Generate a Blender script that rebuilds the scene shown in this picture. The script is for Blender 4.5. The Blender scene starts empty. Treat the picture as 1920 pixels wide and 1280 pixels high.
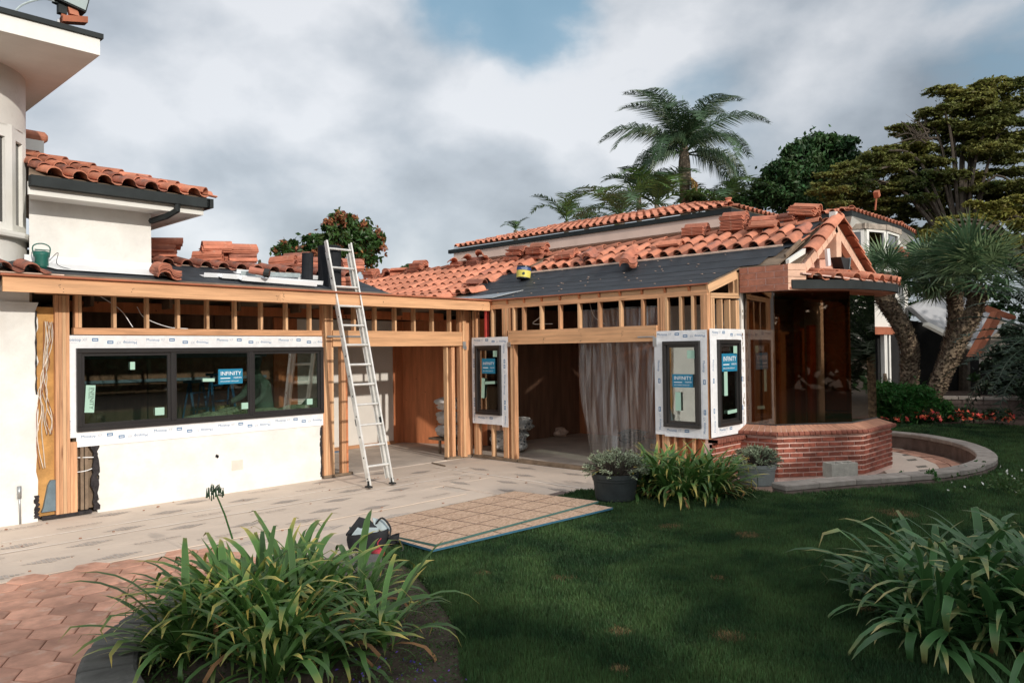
import bpy, math, random
import numpy as np
from mathutils import Vector, Matrix, noise
rnd = random.Random(11)
nr = np.random.default_rng(5)
V = Vector
PI = math.pi
sc = bpy.context.scene
COL = sc.collection

# ------------------------------------------------------------------ camera
FPX, YAW, PITCH, ROLL = 1450.84, 0.7603661, 0.0125827, -0.0135417
CAM = V((-9.8785, -10.5198, 1.9411))
fw = V((math.cos(PITCH)*math.cos(YAW), math.cos(PITCH)*math.sin(YAW), math.sin(PITCH)))
r0 = V((math.sin(YAW), -math.cos(YAW), 0)); u0 = r0.cross(fw)
RT = math.cos(ROLL)*r0 + math.sin(ROLL)*u0
UP = -math.sin(ROLL)*r0 + math.cos(ROLL)*u0
cam = bpy.data.cameras.new('camera'); co = bpy.data.objects.new('camera', cam); COL.objects.link(co)
co.matrix_world = Matrix(((RT.x, UP.x, -fw.x, CAM.x), (RT.y, UP.y, -fw.y, CAM.y), (RT.z, UP.z, -fw.z, CAM.z), (0, 0, 0, 1)))
cam.sensor_width = 36; cam.lens = FPX/1920*36; cam.clip_start = .05; cam.clip_end = 3000
sc.camera = co

# ------------------------------------------------------------------ world, sun, exposure
SUN_D = V((0.19, 1.0, -0.345)).normalized()          # direction the light travels
ELEV = math.asin(-SUN_D.z)
world = bpy.data.worlds.new('World'); sc.world = world; world.use_nodes = True
nt = world.node_tree; nt.nodes.clear()
def N(t, tp, **k):
    n = t.nodes.new(tp)
    for a, b in k.items():
        if a.startswith('i_'): n.inputs[int(a[2:]) if a[2:].isdigit() else a[2:].replace('_', ' ')].default_value = b
        else: setattr(n, a, b)
    return n
wo = N(nt, 'ShaderNodeOutputWorld'); bgA = N(nt, 'ShaderNodeBackground', i_1=0.10); bgB = N(nt, 'ShaderNodeBackground', i_1=1.0)
sky = N(nt, 'ShaderNodeTexSky', sky_type='NISHITA', sun_disc=False, sun_elevation=ELEV, sun_rotation=math.atan2(-SUN_D.x, -SUN_D.y), air_density=1.0, dust_density=1.0, ozone_density=1.2)
nt.links.new(sky.outputs[0], bgA.inputs[0])
tc = N(nt, 'ShaderNodeTexCoord')
mp = N(nt, 'ShaderNodeMapping'); mp.inputs['Scale'].default_value = (1, 1, 1.55); mp.inputs['Location'].default_value = (3.1, 1.7, .4)
nt.links.new(tc.outputs['Generated'], mp.inputs[0])
n1 = N(nt, 'ShaderNodeTexNoise', i_Scale=2.5, i_Detail=8.0, i_Roughness=.5, i_Distortion=.12)
n2 = N(nt, 'ShaderNodeTexNoise', i_Scale=5.0, i_Detail=8.0, i_Roughness=.52, i_Distortion=.12)
nt.links.new(mp.outputs[0], n1.inputs['Vector']); nt.links.new(mp.outputs[0], n2.inputs['Vector'])
rc = N(nt, 'ShaderNodeValToRGB'); e = rc.color_ramp
e.elements[0].position = .40; e.elements[0].color = (.20, .225, .255, 1)
e.elements[1].position = .62; e.elements[1].color = (.55, .56, .58, 1)
m = e.elements.new(.5); m.color = (.325, .355, .39, 1)
mx0 = N(nt, 'ShaderNodeMath', operation='MULTIPLY_ADD'); mx0.inputs[1].default_value = .55
hlf = N(nt, 'ShaderNodeMath', operation='MULTIPLY'); hlf.inputs[1].default_value = .45
nt.links.new(n1.outputs[0], mx0.inputs[0]); nt.links.new(n2.outputs[0], hlf.inputs[0]); nt.links.new(hlf.outputs[0], mx0.inputs[2])
nt.links.new(mx0.outputs[0], rc.inputs[0])
# breaks in the cloud where the blue sky shows
def blob(px, py, size):
    d = (fw + RT*((px-960)/FPX) + UP*((640-py)/FPX)).normalized()
    dn = N(nt, 'ShaderNodeVectorMath', operation='DOT_PRODUCT'); dn.inputs[1].default_value = d
    nz = N(nt, 'ShaderNodeVectorMath', operation='NORMALIZE'); nt.links.new(tc.outputs['Generated'], nz.inputs[0]); nt.links.new(nz.outputs[0], dn.inputs[0])
    r = N(nt, 'ShaderNodeMapRange'); r.inputs[1].default_value = math.cos(size); r.inputs[2].default_value = 1.0
    nt.links.new(dn.outputs['Value'], r.inputs[0]); return r.outputs[0]
def mth(op, a, b):
    n = N(nt, 'ShaderNodeMath', operation=op)
    for i, x in enumerate((a, b)):
        if isinstance(x, (int, float)): n.inputs[i].default_value = x
        else: nt.links.new(x, n.inputs[i])
    return n.outputs[0]
gap = mth('MAXIMUM', mth('MAXIMUM', blob(1000, 40, .11), mth('MULTIPLY', blob(1920, -60, .16), .6)), mth('MAXIMUM', mth('MULTIPLY', blob(1290, 230, .14), .4), mth('MULTIPLY', blob(900, -60, .13), .9)))
gap = mth('MULTIPLY', gap, mth('SUBTRACT', 3.0, mth('MULTIPLY', n2.outputs[0], 4.6)))
gr = N(nt, 'ShaderNodeMapRange'); gr.interpolation_type = 'SMOOTHSTEP'; gr.inputs[1].default_value = .1; gr.inputs[2].default_value = .9; gr.inputs[4].default_value = .8
nt.links.new(gap, gr.inputs[0])
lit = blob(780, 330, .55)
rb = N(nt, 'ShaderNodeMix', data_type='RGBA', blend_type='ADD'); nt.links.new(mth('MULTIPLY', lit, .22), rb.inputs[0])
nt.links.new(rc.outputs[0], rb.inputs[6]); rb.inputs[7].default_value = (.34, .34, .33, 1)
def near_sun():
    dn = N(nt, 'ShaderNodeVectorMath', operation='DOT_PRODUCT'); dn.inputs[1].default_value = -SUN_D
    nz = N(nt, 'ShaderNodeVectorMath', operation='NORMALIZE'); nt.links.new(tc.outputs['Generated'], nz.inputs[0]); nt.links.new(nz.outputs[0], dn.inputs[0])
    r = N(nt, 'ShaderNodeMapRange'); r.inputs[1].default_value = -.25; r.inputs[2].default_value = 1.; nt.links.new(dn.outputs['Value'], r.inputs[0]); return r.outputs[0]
rb2 = N(nt, 'ShaderNodeMix', data_type='RGBA', blend_type='ADD'); nt.links.new(near_sun(), rb2.inputs[0]); nt.links.new(rb.outputs[2], rb2.inputs[6]); rb2.inputs[7].default_value = (.62, .61, .59, 1)   # unseen cloud glow round the sun, added as ambient fill light
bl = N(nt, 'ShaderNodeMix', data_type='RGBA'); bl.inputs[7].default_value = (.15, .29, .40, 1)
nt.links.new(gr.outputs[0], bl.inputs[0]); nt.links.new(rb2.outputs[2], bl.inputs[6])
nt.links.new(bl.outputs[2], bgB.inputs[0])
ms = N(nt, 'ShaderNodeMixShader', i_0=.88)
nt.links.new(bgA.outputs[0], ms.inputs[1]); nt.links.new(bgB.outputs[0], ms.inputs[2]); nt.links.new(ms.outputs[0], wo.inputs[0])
sl = bpy.data.lights.new('sun', 'SUN'); sl.energy = 2.05; sl.angle = math.radians(.8); sl.color = (1.0, .92, .82)
so = bpy.data.objects.new('sun', sl); COL.objects.link(so); so.rotation_mode = 'QUATERNION'
so.rotation_quaternion = SUN_D.to_track_quat('-Z', 'Y'); so.location = (-12, -30, 14)
sc.view_settings.view_transform = 'Standard'; sc.view_settings.look = 'None'; sc.view_settings.gamma = 1
sc.view_settings.use_curve_mapping = False; sc.view_settings.exposure = 0.5
sc.render.engine = 'CYCLES'
sc.cycles.max_bounces = 8; sc.cycles.transparent_max_bounces = 16; sc.cycles.use_denoising = True

# ------------------------------------------------------------------ pixels of the survey photo -> points on real planes
def ray(x, y): return fw + RT*((x-960)/FPX) + UP*((640-y)/FPX)
def hit(x, y, ax, v):
    d = ray(x, y); t = (v-CAM[ax])/d[ax]; return CAM + d*t
def G(x, y, z=0.): return hit(x, y, 2, z)
def PY(x, y, v): return hit(x, y, 1, v)
def PX(x, y, v): return hit(x, y, 0, v)
def PD(x, y, dep): return CAM + ray(x, y)*dep

# ------------------------------------------------------------------ materials
def newmat(name):
    m = bpy.data.materials.new(name); m.use_nodes = True; t = m.node_tree; t.nodes.clear()
    o = N(t, 'ShaderNodeOutputMaterial'); b = N(t, 'ShaderNodeBsdfPrincipled'); t.links.new(b.outputs[0], o.inputs[0])
    return m, t, b, o
def rgb(c, k=1.): return (min(1, c[0]*k), min(1, c[1]*k), min(1, c[2]*k), 1)
def mat(name, c, rough=.75, var=.15, vs=5., rand=.1, bump=.25, bs=50., c2=None, st=(1, 1, 1), metal=0., spec=.35, trans=0., island=0., lo=.35, hi=.65, extra=None, coord='Object', tint=None):
    m, t, b, o = newmat(name)
    tcn = N(t, 'ShaderNodeTexCoord'); oi = N(t, 'ShaderNodeObjectInfo')
    mpn = N(t, 'ShaderNodeMapping'); mpn.inputs['Scale'].default_value = st
    t.links.new(tcn.outputs[coord], mpn.inputs[0])
    if rand > 0:
        mu = N(t, 'ShaderNodeMath', operation='MULTIPLY'); mu.inputs[1].default_value = 37.
        t.links.new(oi.outputs['Random'], mu.inputs[0]); t.links.new(mu.outputs[0], mpn.inputs['Location'])
    n = N(t, 'ShaderNodeTexNoise', i_Scale=vs, i_Detail=7., i_Roughness=.6); t.links.new(mpn.outputs[0], n.inputs['Vector'])
    r = N(t, 'ShaderNodeValToRGB'); r.color_ramp.elements[0].position = lo; r.color_ramp.elements[1].position = hi
    r.color_ramp.elements[0].color = rgb(c, 1-var); r.color_ramp.elements[1].color = rgb(c2, 1) if c2 else rgb(c, 1+var)
    t.links.new(n.outputs[0], r.inputs[0]); col = r.outputs[0]
    if extra: col = extra(t, tcn, mpn, col)
    if rand > 0 or island > 0:
        hs = N(t, 'ShaderNodeHueSaturation'); t.links.new(col, hs.inputs['Color'])
        mr = N(t, 'ShaderNodeMapRange'); amt = max(rand, island)
        if island > 0:
            gi = N(t, 'ShaderNodeNewGeometry'); t.links.new(gi.outputs['Random Per Island'], mr.inputs[0])
            m2 = N(t, 'ShaderNodeMapRange'); t.links.new(gi.outputs['Random Per Island'], m2.inputs[0])
            m2.inputs[3].default_value = .5-.03; m2.inputs[4].default_value = .5+.03; t.links.new(m2.outputs[0], hs.inputs['Hue'])
        else: t.links.new(oi.outputs['Random'], mr.inputs[0])
        mr.inputs[3].default_value = 1-amt; mr.inputs[4].default_value = 1+amt
        t.links.new(mr.outputs[0], hs.inputs['Value']); col = hs.outputs[0]
    t.links.new(col, b.inputs['Base Color'])
    b.inputs['Roughness'].default_value = rough; b.inputs['Metallic'].default_value = metal
    b.inputs['Specular IOR Level'].default_value = spec
    if bump > 0:
        nb = N(t, 'ShaderNodeTexNoise', i_Scale=bs, i_Detail=4.); t.links.new(mpn.outputs[0], nb.inputs['Vector'])
        bp = N(t, 'ShaderNodeBump', i_Strength=bump, i_Distance=.01); t.links.new(nb.outputs[0], bp.inputs['Height']); t.links.new(bp.outputs[0], b.inputs['Normal'])
    if trans > 0:
        td = N(t, 'ShaderNodeBsdfTranslucent'); t.links.new(col, td.inputs[0]); mxs = N(t, 'ShaderNodeMixShader', i_0=trans)
        t.links.new(b.outputs[0], mxs.inputs[1]); t.links.new(td.outputs[0], mxs.inputs[2]); t.links.new(mxs.outputs[0], o.inputs[0])
    return m
def knots(sc_=2.2, dark=(.16, .06, .025, 1), amt=.75):
    def f(t, tcn, mpn, col):
        mp2 = N(t, 'ShaderNodeMapping'); mp2.inputs['Scale'].default_value = (.55, 1.6, 1.6); t.links.new(mpn.outputs[0], mp2.inputs[0])
        v = N(t, 'ShaderNodeTexVoronoi', i_Scale=sc_); t.links.new(tcn.outputs['Object'], mp2.inputs[0]); t.links.new(mp2.outputs[0], v.inputs['Vector'])
        t.links.new(mpn.inputs['Location'].links[0].from_socket, mp2.inputs['Location']) if mpn.inputs['Location'].links else None
        r = N(t, 'ShaderNodeValToRGB'); r.color_ramp.elements[0].position = .09; r.color_ramp.elements[0].color = (amt,)*3+(1,)
        r.color_ramp.elements[1].position = .16; r.color_ramp.elements[1].color = (0, 0, 0, 1); t.links.new(v.outputs['Distance'], r.inputs[0])
        w = N(t, 'ShaderNodeTexNoise', i_Scale=3., i_Detail=3.); mp3 = N(t, 'ShaderNodeMapping'); mp3.inputs['Scale'].default_value = (.8, 26, 26)
        t.links.new(mpn.outputs[0], mp3.inputs[0]); t.links.new(mp3.outputs[0], w.inputs['Vector'])
        r2 = N(t, 'ShaderNodeValToRGB'); r2.color_ramp.elements[0].position = .52; r2.color_ramp.elements[1].position = .62
        r2.color_ramp.elements[0].color = (0, 0, 0, 1); r2.color_ramp.elements[1].color = (.22,)*3+(1,); t.links.new(w.outputs[0], r2.inputs[0])
        a = N(t, 'ShaderNodeMix', data_type='RGBA'); t.links.new(r2.outputs[0], a.inputs[0]); t.links.new(col, a.inputs[6]); a.inputs[7].default_value = (.36, .15, .06, 1)
        k = N(t, 'ShaderNodeMix', data_type='RGBA'); t.links.new(r.outputs[0], k.inputs[0]); t.links.new(a.outputs[2], k.inputs[6]); k.inputs[7].default_value = dark
        return k.outputs[2]
    return f
def spots(scale, pos, colr, w=.05):
    def f(t, tcn, mpn, col):
        n = N(t, 'ShaderNodeTexNoise', i_Scale=scale, i_Detail=5., i_Roughness=.65); t.links.new(tcn.outputs['Object'], n.inputs['Vector'])
        r = N(t, 'ShaderNodeValToRGB'); r.color_ramp.elements[0].position = pos; r.color_ramp.elements[1].position = pos+w
        r.color_ramp.elements[0].color = (0, 0, 0, 1); r.color_ramp.elements[1].color = (1, 1, 1, 1); t.links.new(n.outputs[0], r.inputs[0])
        k = N(t, 'ShaderNodeMix', data_type='RGBA'); t.links.new(r.outputs[0], k.inputs[0]); t.links.new(col, k.inputs[6]); k.inputs[7].default_value = (*colr, 1)
        return k.outputs[2]
    return f
M = {}
M['fir'] = mat('fir', (.58, .31, .165), .65, .25, 3., .24, .2, 30., st=(.6, 9, 9), extra=knots())
M['firlight'] = mat('firlight', (.68, .42, .235), .65, .15, 3., .12, .2, 30., st=(.6, 9, 9), extra=knots())
M['firbeam'] = mat('firbeam', (.66, .375, .20), .62, .2, 2.6, .05, .2, 25., st=(.45, 8, 8), extra=knots(1.6))
M['oldwood'] = mat('oldwood', (.2, .145, .1), .85, .3, 5., .1, .4, 40.)
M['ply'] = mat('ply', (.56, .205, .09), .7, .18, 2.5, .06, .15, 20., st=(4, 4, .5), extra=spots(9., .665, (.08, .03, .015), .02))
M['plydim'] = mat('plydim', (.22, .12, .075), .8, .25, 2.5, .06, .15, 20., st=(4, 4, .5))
M['osb'] = mat('osb', (.50, .31, .20), .75, .35, 26., 0, .3, 60., c2=(.70, .50, .36), st=(1, 3, 1), extra=spots(38., .6, (.36, .18, .09), .04))
M['osbedge'] = mat('osbedge', (.03, .11, .17), .7, .1, 20., .1)
M['osbgreen'] = mat('osbgreen', (.05, .12, .11), .7, .1, 20., .1)
M['chalk'] = mat('chalk', (.05, .028, .022), .8, 0, 1, 0, 0)
M['stucco'] = mat('stucco', (.765, .755, .72), .9, .09, 2.4, 0, .7, 22., extra=spots(1.5, .58, (.68, .655, .61), .2))
M['stuccold'] = mat('stuccold', (.72, .71, .67), .9, .08, 1.2, 0, .3, 30., extra=spots(1.8, .6, (.52, .5, .46), .16))
M['white'] = mat('white', (.78, .78, .74), .6, .04, 3., 0, .1, 30.)
M['whitemetal'] = mat('whitemetal', (.78, .80, .82), .4, .05, 2., .05, .05, 10.)
M['membrane'] = mat('membrane', (.80, .81, .83), .45, .07, 9., .03, .5, 14.)
M['blueink'] = mat('blueink', (.035, .16, .34), .6, 0, 1, 0, 0)
M['greyink'] = mat('greyink', (.42, .47, .54), .6, 0, 1, 0, 0)
M['whiteink'] = mat('whiteink', (.85, .87, .88), .6, 0, 1, 0, 0)
M['darkink'] = mat('darkink', (.04, .06, .05), .6, 0, 1, 0, 0)
M['tealsticker'] = mat('tealsticker', (.015, .19, .33), .45, .03, 1, 0, 0)
M['mint'] = mat('mint', (.36, .56, .46), .6, .04, 1, .05, 0)
M['blackframe'] = mat('blackframe', (.022, .02, .02), .35, .1, 5, 0, 0, spec=.5)
M['stackstone'] = mat('stackstone', (.36, .31, .26), .9, .25, 5., .15, .5, 40.)
def glassmat(name, tint, gl=.1, glc=(1, 1, 1)):
    m, t, b, o = newmat(name); t.nodes.remove(b)
    tr = N(t, 'ShaderNodeBsdfTransparent'); tr.inputs[0].default_value = (*tint, 1)
    g = N(t, 'ShaderNodeBsdfGlossy'); g.inputs['Roughness'].default_value = .02; g.inputs[0].default_value = (*glc, 1)
    f = N(t, 'ShaderNodeFresnel', i_IOR=1.5); a = N(t, 'ShaderNodeMath', operation='ADD'); a.inputs[1].default_value = gl; t.links.new(f.outputs[0], a.inputs[0])
    x = N(t, 'ShaderNodeMixShader'); t.links.new(a.outputs[0], x.inputs[0]); t.links.new(tr.outputs[0], x.inputs[1]); t.links.new(g.outputs[0], x.inputs[2]); t.links.new(x.outputs[0], o.inputs[0])
    return m
M['glass'] = glassmat('glass', (.70, .78, .75), .15)
M['bronzeglass'] = glassmat('bronzeglass', (.50, .385, .29), .07, (.8, .7, .62))
M['darkglass'] = glassmat('darkglass', (.05, .06, .07), .08)
def plastic():
    m, t, b, o = newmat('plasticsheet'); t.nodes.remove(b)
    tr = N(t, 'ShaderNodeBsdfTransparent'); tr.inputs[0].default_value = (.8, .78, .76, 1)
    d = N(t, 'ShaderNodeBsdfDiffuse'); d.inputs[0].default_value = (.72, .70, .68, 1)
    g = N(t, 'ShaderNodeBsdfGlossy'); g.inputs['Roughness'].default_value = .25
    x1 = N(t, 'ShaderNodeMixShader', i_0=.3); t.links.new(d.outputs[0], x1.inputs[1]); t.links.new(g.outputs[0], x1.inputs[2])
    tq = N(t, 'ShaderNodeTexCoord'); mq = N(t, 'ShaderNodeMapping'); mq.inputs['Scale'].default_value = (5, 9, .7); t.links.new(tq.outputs['Object'], mq.inputs[0])
    nq = N(t, 'ShaderNodeTexNoise', i_Scale=1.6, i_Detail=6., i_Distortion=.6); t.links.new(mq.outputs[0], nq.inputs['Vector']); rq = N(t, 'ShaderNodeMapRange'); rq.inputs[1].default_value = .4; rq.inputs[2].default_value = .72; rq.inputs[3].default_value = .09; rq.inputs[4].default_value = .42; t.links.new(nq.outputs[0], rq.inputs[0])  # vertical streaks of higher opacity stand in for highlights on the film
    x = N(t, 'ShaderNodeMixShader'); t.links.new(rq.outputs[0], x.inputs[0]); t.links.new(tr.outputs[0], x.inputs[1]); t.links.new(x1.outputs[0], x.inputs[2]); t.links.new(x.outputs[0], o.inputs[0]); return m
M['plastic'] = plastic()
M['tile'] = mat('tile', (.52, .205, .125), .8, .2, 5., .24, .2, 60., extra=spots(3., .60, (.42, .19, .13), .16))
M['tileold'] = mat('tileold', (.36, .14, .095), .85, .25, 5., .22, .3, 50., extra=spots(5., .56, (.16, .10, .085), .1))
M['tilefresh'] = mat('tilefresh', (.50, .185, .115), .85, .2, 6., .2, .2, 50., extra=spots(7., .62, (.55, .38, .28), .08))
M['mortar'] = mat('mortar', (.70, .48, .41), .95, .12, 8., 0, .5, 60.)
M['felt'] = mat('felt', (.032, .037, .044), .62, .25, 3., .08, .15, 60., spec=.3)
M['feltroll'] = mat('feltroll', (.016, .018, .022), .75, .2, 9., .05, .2, 60., spec=.2)
M['darkgutter'] = mat('darkgutter', (.024, .029, .03), .65, .2, 4., 0, .05, 20., spec=.2)
M['pink'] = mat('pink', (.80, .48, .37), .85, .07, 1.5, 0, .15, 30.)
M['pinklight'] = mat('pinklight', (.84, .62, .52), .8, .07, 1.5, 0, .1, 30.)
M['rakebrick'] = mat('rakebrick', (.74, .47, .34), .85, .12, 6., .06, .2, 40.)
M['brick'] = mat('brick', (.27, .08, .052), .9, .3, 9., .32, .4, 60., extra=spots(18., .68, (.4, .2, .14), .05))
M['lintelbrick'] = mat('lintelbrick', (.40, .165, .11), .9, .2, 8., .08, .4, 60., extra=spots(14., .64, (.5, .3, .22), .08))
M['capbrick'] = mat('capbrick', (.40, .20, .13), .9, .15, 9., .09, .3, 60.)
M['nosebrick'] = mat('nosebrick', (.22, .075, .05), .85, .25, 9., .15, .4, 50.)
M['concrete'] = mat('concrete', (.40, .37, .33), .92, .15, 3., .08, .4, 50.)
M['cmu'] = mat('cmu', (.42, .40, .35), .95, .15, 14., 0, .6, 90.)
M['slab'] = mat('slab', (.56, .48, .41), .9, .15, 2., 0, .2, 30.)
M['paper'] = mat('paper', (.63, .525, .435), .8, .06, 1.6, .04, .15, 12., extra=spots(3.5, .63, (.55, .45, .37), .15))
M['paperink'] = mat('paperink', (.44, .38, .335), .85, .2, 20., 0, 0)
M['seamtape'] = mat('seamtape', (.80, .72, .64), .7, .05, 3., 0, 0)
M['paver'] = mat('paver', (.50, .265, .185), .8, .25, 5., .2, .35, 20., extra=spots(4., .58, (.58, .39, .30), .12))
M['grout'] = mat('grout', (.22, .155, .12), .95, .15, 10., 0, .3, 40.)
M['curb'] = mat('curb', (.10, .098, .09), .9, .28, 5., .12, .6, 30., extra=spots(6., .62, (.17, .16, .145), .1))
M['ringcap'] = mat('ringcap', (.29, .255, .225), .9, .2, 6., .1, .5, 40.)
M['ringwall'] = mat('ringwall', (.14, .105, .09), .95, .25, 6., .15, .5, 40.)
M['soil'] = mat('soil', (.055, .042, .03), 1., .4, 8., 0, .8, 30., extra=spots(10., .6, (.1, .075, .05), .1))
M['mulch'] = mat('mulch', (.09, .055, .04), 1., .4, 20., 0, 1., 60.)
M['lawnbase'] = mat('lawnbase', (.022, .045, .014), 1., .35, 6., 0, .8, 50., extra=spots(1.3, .64, (.10, .08, .04), .12))
M['grass'] = mat('grass', (.036, .090, .032), .6, .3, 1.6, 0, 0, island=.5, trans=.35, lo=.38, hi=.62, c2=(.085, .15, .05), extra=spots(1.3, .70, (.2, .15, .08), .08))
M['clover'] = mat('clover', (.05, .11, .028), .6, .35, 3., 0, 0, island=.4, trans=.25, c2=(.085, .14, .04))
def leafmat(name, c, tipc, rough=.4, rand=.3, trans=.2, yell=.12):
    m, t, b, o = newmat(name)
    uv = N(t, 'ShaderNodeUVMap'); sx = N(t, 'ShaderNodeSeparateXYZ'); t.links.new(uv.outputs[0], sx.inputs[0])
    gi = N(t, 'ShaderNodeNewGeometry'); oi = N(t, 'ShaderNodeObjectInfo')
    ad = N(t, 'ShaderNodeMath', operation='ADD'); t.links.new(oi.outputs['Random'], ad.inputs[0]); t.links.new(gi.outputs['Random Per Island'], ad.inputs[1])
    fr = N(t, 'ShaderNodeMath', operation='FRACT'); t.links.new(ad.outputs[0], fr.inputs[0])
    r = N(t, 'ShaderNodeValToRGB'); r.color_ramp.elements[0].position = .0; r.color_ramp.elements[0].color = rgb(c, 1.5)
    r.color_ramp.elements[1].position = 1.; r.color_ramp.elements[1].color = rgb(tipc, 1)
    for p_, cc in ((.12, rgb(c, 1.0)), (.80, rgb(c, 1.1)), (.93, rgb([(a+b_)/2 for a, b_ in zip(c, tipc)], 1.))):
        q = r.color_ramp.elements.new(p_); q.color = cc
    of = N(t, 'ShaderNodeMapRange'); of.inputs[3].default_value = -yell; of.inputs[4].default_value = yell; t.links.new(fr.outputs[0], of.inputs[0])
    a2 = N(t, 'ShaderNodeMath', operation='ADD'); t.links.new(sx.outputs[1], a2.inputs[0]); t.links.new(of.outputs[0], a2.inputs[1]); t.links.new(a2.outputs[0], r.inputs[0])
    # a paler edge and midrib
    ab = N(t, 'ShaderNodeMath', operation='ABSOLUTE'); su = N(t, 'ShaderNodeMath', operation='SUBTRACT'); su.inputs[1].default_value = .5
    t.links.new(sx.outputs[0], su.inputs[0]); t.links.new(su.outputs[0], ab.inputs[0])
    nz = N(t, 'ShaderNodeTexNoise', i_Scale=7., i_Detail=3.); t.links.new(N(t, 'ShaderNodeTexCoord').outputs['Object'], nz.inputs['Vector'])
    hs = N(t, 'ShaderNodeHueSaturation'); t.links.new(r.outputs[0], hs.inputs['Color'])
    mr = N(t, 'ShaderNodeMapRange'); mr.inputs[3].default_value = 1-rand; mr.inputs[4].default_value = 1+rand; t.links.new(fr.outputs[0], mr.inputs[0])
    e2 = N(t, 'ShaderNodeMapRange'); e2.inputs[1].default_value = .4; e2.inputs[2].default_value = .5; e2.inputs[3].default_value = 1.; e2.inputs[4].default_value = 1.7; t.links.new(ab.outputs[0], e2.inputs[0])
    m3 = N(t, 'ShaderNodeMath', operation='MULTIPLY'); t.links.new(mr.outputs[0], m3.inputs[0]); t.links.new(e2.outputs[0], m3.inputs[1])
    m4 = N(t, 'ShaderNodeMath', operation='MULTIPLY'); n5 = N(t, 'ShaderNodeMapRange'); n5.inputs[3].default_value = .7; n5.inputs[4].default_value = 1.3
    t.links.new(nz.outputs[0], n5.inputs[0]); t.links.new(m3.outputs[0], m4.inputs[0]); t.links.new(n5.outputs[0], m4.inputs[1])
    t.links.new(m4.outputs[0], hs.inputs['Value']); t.links.new(hs.outputs[0], b.inputs['Base Color'])
    b.inputs['Roughness'].default_value = rough; b.inputs['Specular IOR Level'].default_value = .4
    td = N(t, 'ShaderNodeBsdfTranslucent'); t.links.new(hs.outputs[0], td.inputs[0]); x = N(t, 'ShaderNodeMixShader', i_0=trans)
    t.links.new(b.outputs[0], x.inputs[1]); t.links.new(td.outputs[0], x.inputs[2]); t.links.new(x.outputs[0], o.inputs[0])
    return m
M['strap'] = leafmat('strap', (.07, .150, .036), (.46, .36, .09))
M['strapdark'] = leafmat('strapdark', (.05, .125, .04), (.30, .26, .10))
M['strapdry'] = leafmat('strapdry', (.36, .19, .085), (.30, .15, .07), .8, .3, .2)
M['palmleaf'] = leafmat('palmleaf', (.06, .115, .055), (.16, .15, .06), .45, .3, .25)
M['palmlight'] = leafmat('palmlight', (.085, .16, .04), (.22, .22, .07), .45, .3, .3)
M['palmblue'] = leafmat('palmblue', (.14, .205, .10), (.34, .34, .17), .45, .3, .2)
M['palmdark'] = leafmat('palmdark', (.012, .028, .014), (.03, .05, .02), .5, .3, .1)
M['evergreen'] = mat('evergreen', (.03, .085, .026), .5, .3, 1., 0, 0, island=.5, trans=.15, c2=(.05, .10, .03))
M['umbrella'] = mat('umbrella', (.09, .14, .035), .55, .4, .45, 0, 0, island=.45, trans=.3, c2=(.26, .25, .06))
M['yellowgreen'] = mat('yellowgreen', (.24, .24, .045), .6, .3, .8, 0, 0, island=.4, trans=.25, c2=(.38, .34, .08))
M['magnolia'] = mat('magnolia', (.035, .085, .02), .35, .3, 1.2, 0, 0, island=.45, trans=.1, c2=(.06, .11, .03))
M['rustleaf'] = mat('rustleaf', (.26, .10, .045), .7, .3, 4., 0, 0, island=.4)
M['fern'] = mat('fern', (.035, .12, .02), .6, .3, 2., 0, 0, island=.4, trans=.25)
M['hedge'] = mat('hedge', (.03, .055, .02), .7, .3, 2., 0, 0, island=.4)
M['succulent'] = mat('succulent', (.20, .27, .155), .5, .25, 3., 0, 0, island=.45, c2=(.38, .42, .28))
M['coral'] = mat('coral', (.85, .15, .09), .6, .2, 9., 0, 0, island=.3)
M['purple'] = mat('purple', (.10, .06, .38), .6, .2, 9., 0, 0, island=.3)
M['whiteflower'] = mat('whiteflower', (.75, .75, .68), .6, .1, 9., 0, 0)
M['trunk'] = mat('trunk', (.09, .065, .045), .95, .4, 14., 0, 1., 40., c2=(.24, .175, .12), island=.5)
M['palmtrunk'] = mat('palmtrunk', (.20, .16, .12), .95, .35, 9., 0, .8, 30.)
M['bark'] = mat('bark', (.08, .065, .05), .95, .3, 9., 0, .6, 30.)
M['straw'] = mat('straw', (.55, .33, .12), .9, .2, 9., 0, 0, island=.3)
M['alu'] = mat('alu', (.72, .71, .68), .42, .12, 9., .05, .1, 60., metal=.45)
M['steel'] = mat('steel', (.45, .47, .48), .4, .1, 9., 0, .1, 30., metal=.8)
M['bluegrey'] = mat('bluegrey', (.13, .18, .21), .55, .15, 9., 0, .1)
M['rubber'] = mat('rubber', (.025, .026, .026), .7, .2, 9., .1, .1)
M['blackbag'] = mat('blackbag', (.018, .019, .022), .8, .3, 9., .1, .5, 30.)
M['greylining'] = mat('greylining', (.36, .42, .43), .8, .15, 9., .1, .3)
M['darkpot'] = mat('darkpot', (.035, .042, .042), .6, .25, 6., 0, .15, 20.)
M['greypot'] = mat('greypot', (.27, .29, .28), .7, .14, 5., 0, .15, 20., extra=spots(6., .62, (.36, .37, .35), .1))
M['yellowlabel'] = mat('yellowlabel', (.72, .62, .13), .5, .06, 9., 0, 0)
M['bluelabel'] = mat('bluelabel', (.03, .07, .2), .5, .06, 9., 0, 0)
M['green'] = mat('green', (.015, .11, .085), .5, .2, 9., 0, .1)
M['red'] = mat('red', (.4, .03, .05), .6, .3, 9., 0, .1)
M['redpaint'] = mat('redpaint', (.5, .06, .05), .7, .2, 9., 0, .1)
M['wire'] = mat('wire', (.62, .55, .47), .6, .1, 9., .25, 0)
M['copper'] = mat('copper', (.3, .12, .06), .6, .2, 9., .2, 0)
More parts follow.
